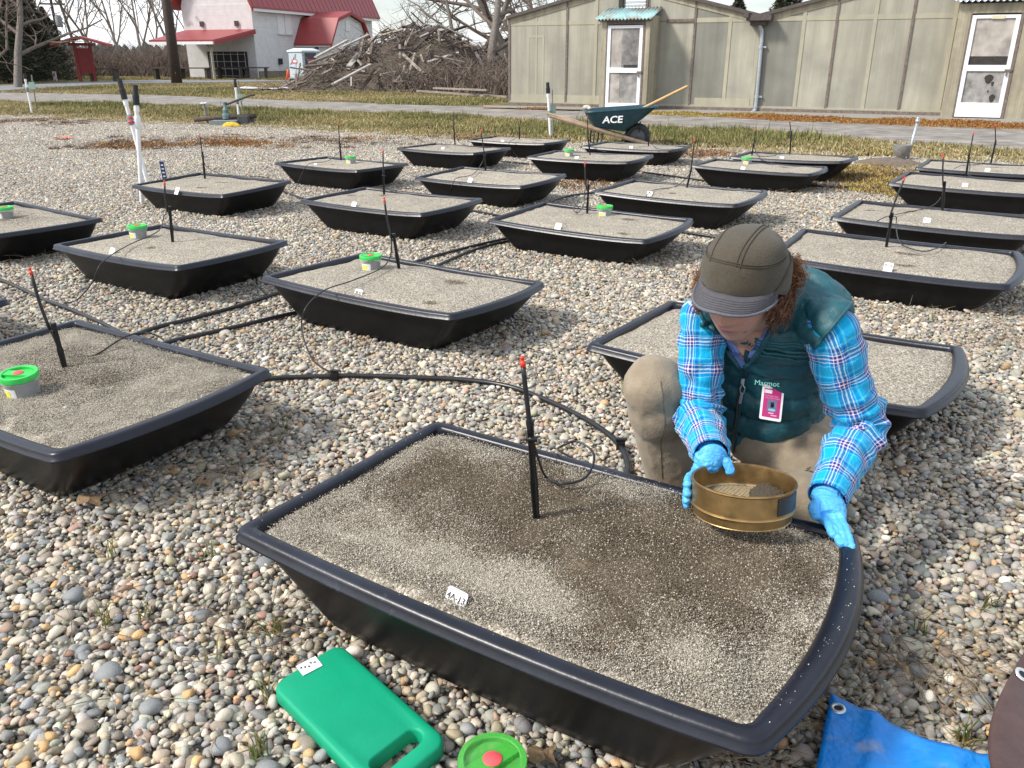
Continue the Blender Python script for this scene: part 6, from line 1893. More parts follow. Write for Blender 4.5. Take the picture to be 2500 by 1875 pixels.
if q is not None:
    mb = MB()
    for k_, (dx, dz, ln_) in enumerate(((0, .010, .010), (-.003, .004, .012), (.004, 0, .009), (0, -.006, .012), (.004, -.011, .008))):
        mb.tube([q + V(dx - ln_ / 2, -.001, dz - .002), q + V(dx + ln_ / 2, -.001, dz + .002)], .0014, 5)
    mb.build('embroidery', seam_m, trs)
# side seam on the raised leg, pocket edge
sm = MB(); 0 and sm.tube(spline([KNr + V(-.02, -.072, -.03), KNr.lerp(ANr, .4) + V(-.02, -.070, 0), ANr + V(-.02, -.066, .03)], 14), .0016, 5); pass
for s_, (kn, an, hd) in (('r', (KNr, ANr, V(-.45, -.89, 0))), ('l', (KNl, ANl, V(.5, .86, 0)))):
    mb = MB(); a = an + V(0, 0, -.035)
    mb.ell(a + hd * .0, (.042, .05, .045)); mb.ell(a + hd * .07 + V(0, 0, -.012), (.045, .085, .036), hd.to_track_quat('Y', 'Z').to_matrix()); mb.ell(a + hd * .13 + V(0, 0, -.02), (.042, .055, .028), hd.to_track_quat('Y', 'Z').to_matrix())
    link('boot', remesh(mb, .008, 3, 'boot'), mat('brown boot', (.08, .055, .04), .7, .2, 20), person, True)

# vest: a quilted shell round the trunk
lat = (SLj - SRj); lat.z *= .3; lat.normalize()
spine = spline([HIP + V(-.045, -.10, -.045), HIP.lerp(NB, .22) + V(-.03, -.07, -.01), HIP.lerp(NB, .55) + V(.0, -.005, .01), NB + V(.008, .012, -.01), NB.lerp(HC, .22) + V(.016, .014, .01)], 120)
NSEG = 72
prof_t = [0, .04, .15, .35, .55, .72, .82, .90, .955, 1.0]
prof_a = [.128, .138, .146, .150, .158, .166, .158, .125, .088, .070]
prof_b = [.108, .126, .136, .134, .126, .116, .104, .086, .072, .064]
rings, front_pts = [], []
acc = 0
for i, p in enumerate(spine):
    t = i / (len(spine) - 1)
    tg_ = (spine[min(i + 1, 119)] - spine[max(i - 1, 0)]).normalized()
    fr_ = lat.cross(tg_).normalized()
    if fr_.dot(V(-.6, -.8, 0)) < 0: fr_ = -fr_
    la = (lat - tg_ * lat.dot(tg_)).normalized()
    if i: acc += (spine[i] - spine[i - 1]).length
    a, b = interp(prof_t, prof_a, t), interp(prof_t, prof_b, t)
    ring = []
    for k in range(NSEG):
        th = 2 * math.pi * k / NSEG
        c, s = math.cos(th), math.sin(th)
        e = 2 / 2.35
        x, y = a * abs(c) ** e * (1 if c > 0 else -1), b * abs(s) ** e * (1 if s > 0 else -1)
        q = p + la * x + fr_ * y
        # baffles, puckers, belly fold
        ph = acc / .058 + .10 * math.sin(2.2 * th)
        puff = abs(math.sin(math.pi * ph)) ** .55
        chest = 1.0 if t < .62 or s < 0 else .35
        d_ = (.0050 * puff - .002) * chest + .006 * noise.noise(q * 16) + .0025 * noise.noise(q * 48) * (1 + puff)
        q += (la * (x / max(a, .01)) + fr_ * (y / max(b, .01))).normalized() * d_
        ring.append(q)
    rings.append(ring)
mb = MB(); mb.rings(rings, True, True)
for sgn, j in ((1, SLj), (-1, SRj)):                                         # padded shoulders
    o_ = lat * sgn
    a_ = NB + V(.01, .02, .0) + o_ * .03; e_ = j + V(0, .002, .004) + o_ * (.012 if sgn > 0 else .0); g_ = -.010
    for q_ in range(5):
        p_ = a_.lerp(e_, q_ / 4)
        mb.ell(p_, (.058 + (.018 + g_) * q_ / 4, .062 + (.012 + g_) * q_ / 4, .060 + (.014 + g_) * q_ / 4), None, 18, 12)
vme = remesh(mb, .0046, 5, 'vest')
axv = (NB - HIP).normalized()
def baffle(c):                                                               # stitched baffles with puckers at the seams
    sv_ = (c - HIP).dot(axv) + .010 * noise.noise(c * 9)
    pf = abs(math.sin(math.pi * sv_ / .052))
    return .0100 * pf ** .5 - .007 + .0045 * noise.noise(V(c.x * 22, c.y * 22, c.z * 34)) + (1 - pf) * .0045 * noise.noise(c * 85)
displace(vme, baffle)
# armholes: the shoulders end in a clean bound edge
bmv = bmesh.new(); bmv.from_mesh(vme)
bind_loops = []
def seg_dist(c, a, b):
    ab = b - a; t = max(0, min(1, (c - a).dot(ab) / ab.length_squared)); return (c - a - ab * t).length
for sgn, j, el in ((1, SLj, ELl), (-1, SRj, ELr)):
    pn = (lat * sgn * .86 + V(0, 0, -.42) + (j - el).normalized() * -.1).normalized()
    pa = j + lat * (sgn * (.006 if sgn > 0 else -.020)) + V(0, 0, .012)
    bmesh.ops.bisect_plane(bmv, geom=bmv.verts[:] + bmv.edges[:] + bmv.faces[:], plane_co=pa, plane_no=pn)
    kill = [v for v in bmv.verts if (v.co - pa).dot(pn) > 1e-5 and seg_dist(v.co, j, el) < .085 and v.co.z > j.z - .072]
    bmesh.ops.delete(bmv, geom=kill, context='VERTS')
    edges = [e for e in bmv.edges if e.is_boundary and all(abs((v.co - pa).dot(pn)) < 2e-4 for v in e.verts)]
    nxt = {}
    for e in edges:
        p_, q_ = e.verts[0].index, e.verts[1].index
    adj = {}
    for e in edges:
        adj.setdefault(e.verts[0], []).append(e.verts[1]); adj.setdefault(e.verts[1], []).append(e.verts[0])
    seen = set()
    for st in sorted(adj, key=lambda v: len(adj[v])):
        if st in seen: continue
        path_ = [st]; seen.add(st)
        while True:
            nx_ = [v for v in adj[path_[-1]] if v not in seen]
            if not nx_: break
            path_.append(nx_[0]); seen.add(nx_[0])
        if len(path_) > 8: bind_loops.append([v.co.copy() for v in path_] + ([path_[0].co.copy()] if path_[0] in adj[path_[-1]] else []))
bmv.to_mesh(vme); bmv.free(); vme.shade_smooth()
vest = link('vest', vme, vest_m, person, True)
for lp in bind_loops:
    for _ in range(3): lp = [lp[0]] + [(lp[i - 1] + lp[i] * 2 + lp[i + 1]) / 4 for i in range(1, len(lp) - 1)] + [lp[-1]]
    mb = MB(); mb.tube(lp[::2] + [lp[-1]], .0042, 8); mb.build('armhole_binding', vest_m, vest, True)
# where things lie on the vest front: index by height t and angle (90 = straight ahead, 0 = her left side)
def on_vest(t, deg, off=0.0):
    i = int(round(t * 119)); k = deg / 360 * NSEG; k0 = int(math.floor(k)); f = k - k0
    p = rings[i][k0 % NSEG].lerp(rings[i][(k0 + 1) % NSEG], f)
    return p + (p - spine[i]).normalized() * off
# zip and placket running down the front, turned to her right
zp = [on_vest(t, 96, .004) for t in np.linspace(.02, .70, 40)]
mb = MB(); mb.tube(zp, .0062, 6, flat=.6); pl = mb.build('placket', mat('teal placket', (.008, .045, .058), .5, .1, 30), person, False, True)
mb = MB(); mb.tube([on_vest(t, 96.0, .0095) for t in np.linspace(.03, .52, 30)], .0022, 5); mb.build('zip_teeth', seam_m, pl)
zq = on_vest(.52, 96, .012)
mb = MB(); mb.box(zq, (.008, .006, .014)); mb.tube([zq + V(0, -.004, -.006), zq + V(-.006, -.006, -.016), zq + V(-.004, -.006, -.028), zq + V(.004, -.006, -.028), zq + V(.006, -.006, -.016), zq + V(0, -.004, -.006)], .0014, 5); mb.tube([zq + V(0, -.006, -.028), zq + V(-.003, -.006, -.055)], .0038, 6); mb.build('zip_pull', zip_m, pl)
# ribbed chest panel lines
for j in range(5):
    t0_ = .70 + j * .020
    mb = MB(); mb.tube([on_vest(t0_ - .015 * math.sin((g - 20) / 72 * math.pi) * .5, g, .003) for g in np.linspace(22, 92, 22)], .0042, 6); mb.build('chest_rib', vest_m, person, True, True)
# armhole bindings
for sgn, j in ((1, SLj), (-1, SRj)):
    out_ = lat * sgn
    cc = j - out_ * .004 + V(0, 0, .005); u_ = V(0, 0, 1) - out_ * out_.z; u_.normalize(); w_ = out_.cross(u_)
    pass
# stand-up collar, open at the front
nk = (NB.lerp(HC, .34) + V(.012, .006, .0)); axc = (hw(0, -.03, -.03) - NB).normalized(); axc = (axc + V(0, 0, .3)).normalized()
cl_ = (lat - axc * lat.dot(axc)).normalized(); cf = cl_.cross(axc)
if cf.dot(V(-.6, -.8, 0)) < 0: cf = -cf
def collar(name, m, r0, r1, h0, h1, gap, th_):
    rr, n = [], 40
    for j in range(5):
        f = j / 4; rad = r0 + (r1 - r0) * f
        rr.append([nk + axc * (h0 + (h1 - h0) * f) + cl_ * (math.sin(a) * rad * 1.08) + cf * (math.cos(a) * rad + .010) + V(0, 0, .004 * noise.noise(V(a * 2, f, 1))) for a in np.linspace(R(gap), R(360 - gap), n)])
    mb = MB(); mb.rings(rr, closed=False)
    o = mb.build(name, m, person, True, True)
    s_ = o.modifiers.new('thickness', 'SOLIDIFY'); s_.thickness = th_
    return o
collar('collar', vest_m, .082, .076, -.055, .035, 30, .010)
shirt_in = mat('blue violet shirt collar', (.13, .19, .46), .8, .2, 30, .3, 90)
collar('shirt_collar', shirt_in, .068, .066, -.05, .020, 34, .004)

# sleeves
def sleeve(S, E, W, name, radii, seed, per):
    inner = S + (NB.lerp(HIP, .15) - S) * .22 + V(0, .012, -.018)
    path = spline([inner, S, S.lerp(E, .5), E, E.lerp(W, .5), W], 96)
    fr = frames(path); n = 40
    L_tot = [0]
    for i in range(1, 96): L_tot.append(L_tot[-1] + (path[i] - path[i - 1]).length)
    rings = []
    for i, (p, (t, nn, bb)) in enumerate(zip(path, fr)):
        f = i / 95
        r0 = interp((0, .2, .42, .6, .8, .93, .97, 1.0), radii, f)
        ring = []
        for k in range(n):
            th = 2 * math.pi * k / n
            d = nn * math.cos(th) + bb * math.sin(th)
            el = math.exp(-((f - .6) / .13) ** 2)
            lg = L_tot[i]
            w = .0095 * (1 + 1.3 * el) * noise.noise(V(lg * 30 + seed, 1.6 * math.cos(th), 1.6 * math.sin(th))) + .0035 * noise.noise(V(lg * 75 + seed, 2.5 * math.cos(th), 2.5 * math.sin(th)))
            w += .0055 * el * math.sin(lg * 150 + 2 * math.cos(th))
            if f > .93: w *= .25
            if f < .2: w *= .3
            ring.append(p + d * (r0 + w))
        rings.append(ring)
    mb = MB()
    mb.rings(rings, False, False, True, uvs=([k / n * per for k in range(n + 1)], [x / .064 for x in L_tot]))
    o = mb.build(name, plaid_m, person, True, True)
    s_ = o.modifiers.new('thickness', 'SOLIDIFY'); s_.thickness = .003; s_.offset = -1
    return o
sleeve(SRj, ELr, WRr, 'shirt_sleeve', (.036, .053, .050, .053, .048, .042, .040, .040), 3.0, 5)
sleeve(SLj, ELl, WRl, 'shirt_sleeve', (.034, .0555, .058, .056, .050, .045, .042, .042), 11.0, 5)

# gloved hands
def fingers(mb, chains):
    for pts, r0 in chains:
        P = spline(pts, 12)
        mb.tube(P, [r0 * (1.08 - .20 * i / 11) for i in range(12)], 12)
        mb.ell(P[-1], (r0 * .86,) * 3, None, 12, 8); mb.ell(P[0], (r0 * 1.1,) * 3, None, 12, 8)
def place_glove(mb, nm='glove'):
    me = remesh(mb, .0018, 2, nm)
    displace(me, lambda c: .0009 * noise.noise(c * 120) + .0014 * max(0, 1 - abs(noise.noise(V(c.x * 60, c.y * 60, c.z * 90))) * 6))
    return link(nm, me, glove_m, person, True)
# her left hand, flat on the tub corner: (photo spot, depth)
lw = WRl
mb = MB()
kx = [D(2005, 1262, 1.685), D(2022, 1268, 1.672), D(2038, 1267, 1.665), D(2050, 1262, 1.664)]         # knuckles index..little
tips = [D(2033, 1306, 1.618), D(2052, 1328, 1.602), D(2066, 1329, 1.600), D(2082, 1342, 1.590)]
pc = sum(kx, V(0, 0, 0)) / 4
mb.tube([lw + (lw - pc) * .35, lw, lw.lerp(pc, .5), pc], [.029, .029, .034, .030], 16, flat=.8)
for q in kx: mb.ell(lw.lerp(q, .55), (.0175, .0175, .016)); mb.ell(q, (.0125,) * 3)
fingers(mb, [([lw.lerp(q, .8), q, q.lerp(t, .5) + V(0, 0, .006), t], .0084 if i < 3 else .0076) for i, (q, t) in enumerate(zip(kx, tips))])
fingers(mb, [([lw.lerp(kx[0], .25), D(1992, 1232, 1.685), D(1987, 1246, 1.672), D(1991, 1258, 1.668)], .0115)])
mb.tube([lw.lerp(ELl, .16), lw], [.030, .029], 16)
place_glove(mb)
# her right hand closed on the sieve rim
rw = WRr
sp_ = lambda ang, dr, z: SC + srot @ V((RS + dr) * math.cos(R(ang)), (RS + dr) * math.sin(R(ang)), z)
mb = MB()
pk_ = sp_(118, .022, .030)
mb.tube([rw.lerp(ELr, .16), rw, rw.lerp(pk_, .55), pk_], [.029, .028, .032, .026], 16, flat=.85)
kn = [sp_(125, .020, .022), sp_(128, .022, .006), sp_(131, .022, -.010), sp_(134, .020, -.024)]
for q in kn: mb.ell(q, (.0125,) * 3); mb.ell(q.lerp(pk_, .5), (.017,) * 3)
fingers(mb, [([pk_.lerp(q, .6), q, sp_(148 + 2 * i, .012, .020 - .016 * i), sp_(168 + (0, 6, 4, -4)[i], .009, .018 - .016 * i)], .0095 if i < 3 else .0085) for i, q in enumerate(kn)])
fingers(mb, [([rw.lerp(pk_, .55) + V(.012, -.012, .004), sp_(104, .012, .050), sp_(98, -.006, .046), sp_(93, -.016, .026)], .0115)])
place_glove(mb)
for W_, E_ in ((WRl, ELl), (WRr, ELr)):
    mb = MB(); d = (W_ - E_).normalized()
    mb.tube([W_ + d * .004, W_ + d * .010], .0315, 20, flat=.95); mb.build('glove_cuff', glove_m, person, True, True)

# cap
capo = MB(); rings_c = []
Z0 = .046
for i in range(26):
    t = i / 25
    rr = max(.002, math.cos(t * math.pi / 2)) ** .54
    z = Z0 + .088 * math.sin(t * math.pi / 2)
    ring = []
    for k in range(64):
        a = 2 * math.pi * k / 64
        x, y = .089 * math.sin(a) * rr, .107 * math.cos(a) * rr - .006
        zz = z - (.022 * max(0, -math.cos(a)) + .010 * abs(math.sin(a))) * (1 - t)
        p = V(x, y, zz); p += V(math.sin(a), math.cos(a), 0) * .0022 * noise.noise(p * 35)
        ring.append(hw(*p))
    rings_c.append(ring)
capo.rings(rings_c, False, True); cap = capo.build('cap', cap_m, person, True, True)
s_ = cap.modifiers.new('thickness', 'SOLIDIFY'); s_.thickness = .003; s_.offset = -1
def cap_pt(a, t, off=.001):
    rr = max(.002, math.cos(t * math.pi / 2)) ** .54
    x, y = (.089 + off) * math.sin(a) * rr, (.107 + off) * math.cos(a) * rr - .006
    zz = Z0 + (.088 + off) * math.sin(t * math.pi / 2) - (.022 * max(0, -math.cos(a)) + .010 * abs(math.sin(a))) * (1 - t)
    return hw(x, y, zz)
cap_seam = mat('olive seam', (.052, .043, .030), .95, .1, 60)
for off_t in (0, .035):
    mb = MB(); mb.tube([cap_pt(a, .44 + off_t + .05 * math.cos(a * 2), .0012) for a in np.linspace(-1.7, 1.7, 44)], .0011, 5); mb.build('seam', cap_seam, cap)
def cap_x(c_, y):
    # point on the crown over the plan place (c_, y)
    q_ = math.sqrt((c_ / .0895) ** 2 + ((y + .006) / .1075) ** 2)
    t = 2 / math.pi * math.acos(min(1, q_ ** (1 / .54))); a_ = math.atan2(c_ / .0895, (y + .006) / .1075)
    return cap_pt(a_, t, .0012)
for c_ in (-.012, -.020, .048):
    mb = MB(); mb.tube([cap_x(c_, y) for y in np.linspace(.084 if c_ < 0 else .07, -.07, 26)], .0009, 5); mb.build('seam', cap_seam, cap)
# folded ear band
rr_b = []
for j in range(5):
    f = j / 4
    ring = []
    for a in np.linspace(R(62), R(298), 44):
        e_ = min(1, (abs(a) - R(62)) / .5, (R(298) - a) / .5)
        z = Z0 - .030 * e_ * (1 - f) + .034 * e_ * f - .012 * max(0, -math.cos(a)) - .010 * abs(math.sin(a))
        b_ = 1.045 if 0 < j < 4 else 1.02
        ring.append(hw(.089 * b_ * math.sin(a), .107 * b_ * math.cos(a) - .006, z))
    rr_b.append(ring)
mb = MB(); mb.rings(rr_b, closed=False); eb = mb.build('ear_band', cap_m, cap, True)
s_ = eb.modifiers.new('thickness', 'SOLIDIFY'); s_.thickness = .005
# visor
def visor_pt(th, f, off=0.0):
    ext = (.050 * max(0.0, math.cos(th * 1.22)) ** .5) * f
    x, y = (.0895 + ext * .12) * math.sin(th), (.1075) * math.cos(th) - .006 + ext * (.8 + .2 * math.cos(th))
    z = Z0 - .010 * abs(math.sin(th)) - .30 * ext - 2.4 * x * x * f + .003 + off
    return hw(x, y, z)
rv = [[visor_pt(th, f) for th in np.linspace(-1.25, 1.25, 40)] for f in np.linspace(0, 1, 10)]
mb = MB(); mb.rings(rv, closed=False); vz = mb.build('visor', visor_m, cap, True)
s_ = vz.modifiers.new('thickness', 'SOLIDIFY'); s_.thickness = .0035
for f in (.30, .42, .54, .66, .78, .88):
    mb = MB(); mb.tube([visor_pt(th, f, .0006) for th in np.linspace(-1.18, 1.18, 36)], .0005, 4); mb.build('stitch', seam_m, vz)
mb = MB(); mb.tube([visor_pt(th, 1.0) for th in np.linspace(-1.25, 1.25, 40)], .0034, 8); mb.build('edge_binding', mat('worn visor edge', (.11, .115, .14), .9, .2, 90), vz, True)

# curly hair below and behind the cap
rh = random.Random(77)
hv, hf, hc = [], [], []
hm = MB()
hcols = []
def lock(p, d, ln, r0, curl, col):
    pts = []
    side = d.orthogonal().normalized(); up2 = d.cross(side)
    ph = rh.uniform(0, 6.28); w = rh.uniform(1.5, 2.8)
    for i in range(13):
        t = i / 12
        g = V(0, 0, -1) * t * t * ln * .35
        pts.append(p + d * ln * t + g + (side * math.cos(ph + w * 6.28 * t) + up2 * math.sin(ph + w * 6.28 * t)) * curl * (.3 + t))
    n0 = len(hm.v)
    hm.tube(pts, [r0 * (1 - .75 * (i / 12) ** 2) for i in range(13)], 4, cap=False)
    hcols.extend([col] * (len(hm.v) - n0))
pal = [(.20, .082, .032), (.27, .115, .042), (.13, .055, .026), (.34, .155, .055), (.09, .042, .022)]
for k in range(1300):
    a = R(rh.uniform(58, 302)); back = abs(math.sin(a / 2))
    base = V(.080 * math.sin(a), .098 * math.cos(a) - .006, Z0 - .03 - rh.uniform(0, .05) - .012 * max(0, -math.cos(a)))
    d = (HM @ V(math.sin(a) * .7, math.cos(a) * .5 - .15, -rh.uniform(.3, 1.0))).normalized()
    lock(HC + HM @ base, d, rh.uniform(.014, .038), rh.uniform(.0006, .0012), rh.uniform(.003, .009), pal[rh.choice((0, 2, 2, 4, 4, 1))])  # darker palette picks: the cap's shade is put into these lower locks' colour
for k in range(260):     # the other side
    a = R(rh.uniform(62, 110)); base = V(.086 * math.sin(a) + .004, .098 * math.cos(a) - .012, Z0 - .012 - rh.uniform(0, .055))
    lock(HC + HM @ base, (HM @ V(.7, rh.gauss(0, .4), -rh.uniform(.2, .9))).normalized(), rh.uniform(.014, .03), rh.uniform(.0006, .0012), rh.uniform(.003, .008), pal[rh.choice((0, 1, 1, 3, 2))])
for k in range(750):     # tuft pulled out behind the cap
    c = hw(-.064 + rh.gauss(0, .009), -.078 + rh.gauss(0, .011), .008 + rh.gauss(0, .016))
    d = (HM @ V(-.5 + rh.gauss(0, .5), -.7 + rh.gauss(0, .4), .15 + rh.gauss(0, .6))).normalized()
    lock(c, d, rh.uniform(.018, .04), rh.uniform(.0006, .0012), rh.uniform(.004, .009), pal[rh.choice((0, 1, 1, 3, 3, 2))])
hme = hm.mesh('hair', True, fix=False)
ca = hme.attributes.new('Col', 'FLOAT_COLOR', 'POINT'); ca.data.foreach_set('color', [x for c in hcols for x in (*c, 1)])
link('hair', hme, hair_m, person, True)

# lettering on the vest and the clipped name badge
mint_m = mat('mint embroidery', (.30, .75, .68), .6, .05, 60)
def lay_on(center, right, up):
    r_ = right.normalized(); u_ = (up - r_ * up.dot(r_)).normalized(); n_ = r_.cross(u_)
    return Matrix(((r_.x, u_.x, n_.x, center.x), (r_.y, u_.y, n_.y, center.y), (r_.z, u_.z, n_.z, center.z), (0, 0, 0, 1)))
BG = D(1884, 984, 1.80)
# find the vest surface along the line of sight near the badge
from mathutils.bvhtree import BVHTree
bvh = BVHTree.FromPolygons([v.co.copy() for v in vme.vertices], [tuple(p.vertices) for p in vme.polygons])
def vest_hit(px, py, lift=.006):
    d = ray(px, py).normalized(); h = bvh.ray_cast(V(0, 0, CAM_H), d)
    return (h[0] - d * lift) if h[0] is not None else D(px, py, 1.84)
lc = vest_hit(1868, 936, .007); lr = vest_hit(1890, 938, .007); ll = vest_hit(1846, 934, .007)
me = text_mesh('Marmot', .0175, extrude=.0006)
me.transform(lay_on(lc + (lr - ll).normalized() * .004, lr - ll, V(0, .35, 1)))
link('lettering', me, mint_m, person, True)
bc_ = vest_hit(1884, 984, .026)
upb = (D(1893, 940, 1.80) - D(1875, 1030, 1.785)).normalized()
rb_ = D(1914, 986, 1.82) - D(1855, 976, 1.82)
bm4 = lay_on(bc_, rb_, upb)
rb2 = (bm4.to_3x3() @ V(1, 0, 0)); bm4 = lay_on(bc_, rb2, upb)
# open neck: throat, shirt collar points and the vest collar edges
def decal(name, poly, m, lift, parent=None):
    mb = MB(); n = 7
    c = (sum(p[0] for p in poly) / len(poly), sum(p[1] for p in poly) / len(poly))
    for i in range(len(poly)):
        a, b = poly[i], poly[(i + 1) % len(poly)]
        vs_, fs, idx = [], [], {}
        for u in range(n + 1):
            for v in range(n + 1 - u):
                w = n - u - v
                idx[u, v] = len(vs_)
                vs_.append(vest_hit((a[0] * u + b[0] * v + c[0] * w) / n, (a[1] * u + b[1] * v + c[1] * w) / n, lift))
        for u in range(n):
            for v in range(n - u):
                fs.append((idx[u, v], idx[u + 1, v], idx[u, v + 1]))
                if u + v < n - 1: fs.append((idx[u + 1, v], idx[u + 1, v + 1], idx[u, v + 1]))
        mb.add(vs_, fs)
    o = mb.build(name, m, parent or person, True, parent is None)
    return o
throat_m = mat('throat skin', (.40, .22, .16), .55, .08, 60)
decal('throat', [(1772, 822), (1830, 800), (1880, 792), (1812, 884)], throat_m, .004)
decal('shirt_collar_point', [(1756, 812), (1776, 818), (1818, 876), (1812, 900), (1784, 868)], shirt_in, .007)
decal('shirt_collar_point', [(1886, 790), (1872, 800), (1816, 880), (1812, 900), (1850, 858)], shirt_in, .0065)
for line in ([(1712, 792), (1735, 800), (1752, 812), (1782, 868), (1811, 904)], [(1890, 792), (1856, 856), (1812, 906)]):
    pts_ = []
    for (x0, y0), (x1, y1) in zip(line, line[1:]):
        pts_ += [vest_hit(x0 + (x1 - x0) * q / 6, y0 + (y1 - y0) * q / 6, .006) for q in range(6)]
    mb = MB(); mb.tube(pts_, .0065, 8); mb.build('collar_edge', vest_m, person, True, True)
badge = empty('name_badge'); badge.matrix_basis = bm4
tag(badge, 'magenta and white identity badge clipped to the teal vest', 'badge')
def card(w, h, r0, z, m, nm, th=.0012, c=(0, 0), parent=None):
    pts = []
    for sx, sy, a0 in ((1, 1, 0), (-1, 1, 90), (-1, -1, 180), (1, -1, 270)):
        for q in range(4):
            a = R(a0 + q * 30); pts.append(V(c[0] + sx * (w / 2 - r0) + r0 * math.cos(a), c[1] + sy * (h / 2 - r0) + r0 * math.sin(a), z))
    mb = MB(); mb.prism(pts, (0, 0, th)); return mb.build(nm, m, parent or badge)
bwid = .052; bh_ = .084
cd = card(bwid, bh_, .004, 0, mat('white card', (.82, .81, .82), .4, .03, 30), 'card')
mag = mat('magenta print', (.52, .03, .19), .4, .05, 30)
card(bwid * .80, bh_ * .82, .0005, .0013, mag, 'print', .0003, (0, -.001), cd)
card(bwid * .34, bh_ * .10, .0005, .0017, tag_m, 'logo_patch', .0003, (-bwid * .21, bh_ * .31), cd)
card(bwid * .12, .0018, .0004, .0017, ink_m, 'slot', .0003, (-.001, bh_ * .405), cd)
card(bwid * .44, bh_ * .34, .0004, .0017, mat('photo back', (.16, .16, .28), .4, .1, 60), 'photo', .0003, (.001, -bh_ * .08), cd)
for nm, m_, w_, h_, cx_, cy_ in (('photo_face', skin_m, .0085, .0105, .0012, -bh_ * .075), ('photo_cap', cap_m, .0095, .005, .0010, -bh_ * .005), ('photo_shirt', mat('photo shirt', (.25, .5, .62), .5, .1, 60), .017, .0055, .001, -bh_ * .205)):
    card(w_, h_, min(w_, h_) * .45, .0021, m_, nm, .0003, (cx_, cy_), cd)
for body_, sz, cx_, cy_ in (('Washington State', .0046, -.002, bh_ * .195), ('University Puyallup', .0046, .001, bh_ * .135)):
    me = text_mesh(body_, sz, extrude=.0001); me.transform(Matrix.Translation((cx_, cy_, .0019))); link('print_line', me, mat('pink print', (.85, .45, .6), .5, .03, 30), cd)
for w_, cx_, cy_ in ((.013, .0, -bh_ * .295), (.014, .007, -bh_ * .355)):
    card(w_, .0026, .0005, .0017, mat('pink print', (.85, .45, .6), .5, .03, 30), 'print_line', .0003, (cx_, cy_), cd)
strap = MB()
card(.0125, .026, .0015, .010, tag_m, 'strap', .002, (.001, bh_ / 2 + .026))
card(.011, .012, .002, .001, mat('clear strap', (.55, .58, .58), .3, .05, 30), 'strap_loop', .0015, (-.001, bh_ / 2 + .006))
for cy_ in (.018, .032):
    mb = MB(); mb.lathe([(.0018, .004), (.0018, .0052), (0, .0054)], (.001, bh_ / 2 + cy_, .008), 12); mb.build('rivet', steel_m, badge)
mb = MB(); mb.lathe([(.0042, .003), (.0042, .0048), (.003, .0055), (0, .0055)], (-.0003, bh_ / 2 + .009, 0), 16); mb.build('snap', galv_m, badge, True)

# ------------------------------------------------------------------ foreground: kneeling pad, blue tarp, brown tarp, scraps
pad_m = mat('green foam pad', (.0, .30, .155), .55, .05, 6, .05, 200, col2=(.01, .33, .18), mix=(.5, .8), spec=.35)
PZ = .052
c00, c10, c11, c01 = G(660, 1672, PZ), G(828, 1567, PZ), G(1097, 1806, PZ), G(925, 1946, PZ)
def pad_uv(u, v): return (c00 * (1 - u) + c10 * u) * (1 - v) + (c01 * (1 - u) + c11 * u) * v
uh = V(0, 0, 0)
pad0 = pad_uv(.5, .5); pad0.z = 0
pad = empty('kneeling_pad', pad0); tag(pad, 'bright green foam kneeling pad with a hand slot on the pebbles', 'kneeling pad')
Wp, Lp = (c10 - c00).length, (c01 - c00).length
def rrect(u0, u1, v0, v1, ru, rv_, n=7):
    out = []
    for cu, cv, a0 in ((u1 - ru, v1 - rv_, 0), (u0 + ru, v1 - rv_, 90), (u0 + ru, v0 + rv_, 180), (u1 - ru, v0 + rv_, 270)):
        for q in range(n):
            a = R(a0 + q * 90 / (n - 1)); out.append((cu + ru * math.cos(a), cv + rv_ * math.sin(a)))
    return out
outer = rrect(0, 1, 0, 1, .025 / Wp, .025 / Lp)
inner = rrect(.16, .84, .80, .905, .016 / Wp, .016 / Lp)
inner = [(u, v + (.018 * math.sin((u - .16) / .68 * 6 * math.pi) * .35 if v > .87 else 0)) for u, v in inner]
bmp = bmesh.new()
def loopv(pts, z, ins=0): return [bmp.verts.new(pad_uv(u, v) + V(0, 0, z - PZ) - pad0 * 1) for u, v in pts]
def shrink(pts, d):
    return [(.5 + (u - .5) * (1 - 2 * d / Wp), .5 + (v - .5) * (1 - 2 * d / Lp)) for u, v in pts]
def grow_in(pts, d):
    cu, cv = .5, .8525
    return [(cu + (u - cu) * (1 + 2 * d / (.68 * Wp)), cv + (v - cv) * (1 + 2 * d / (.105 * Lp))) for u, v in pts]
levels_o = [loopv(shrink(outer, .006), PZ), loopv(shrink(outer, .002), PZ - .002), loopv(outer, PZ - .007), loopv(outer, PZ - .026), loopv(shrink(outer, .004), PZ - .031)]
levels_i = [loopv(grow_in(inner, .004), PZ), loopv(grow_in(inner, .001), PZ - .002), loopv(inner, PZ - .006), loopv(inner, PZ - .031)]
def bridge(A, B):
    for i in range(len(A)):
        j = (i + 1) % len(A); bmp.faces.new((A[i], A[j], B[j], B[i]))
for L0_ in (levels_o, levels_i):
    for A, B in zip(L0_, L0_[1:]): bridge(A, B)
bridge(levels_o[0], levels_i[0]); bridge(levels_o[-1], levels_i[-1])
bmesh.ops.recalc_face_normals(bmp, faces=bmp.faces)
pme = bpy.data.meshes.new('foam'); bmp.to_mesh(pme); bmp.free(); pme.shade_smooth(); pme.set_sharp_from_angle(angle=R(50))
link('foam', pme, pad_m, pad)
s0, s1, s2, s3 = [pad_uv(u, v) - pad0 + V(0, 0, .0008) for u, v in ((.20, .11), (.52, .05), (.565, .15), (.245, .22))]
s0, s1, s2, s3 = [G(a, b, PZ + .001) - pad0 for a, b in ((722, 1627), (770, 1602), (788, 1625), (740, 1650))]
mb = MB(); mb.prism([s0, s1, s2, s3], (0, 0, .0006)); stk = mb.build('sticker', paper_m, pad)
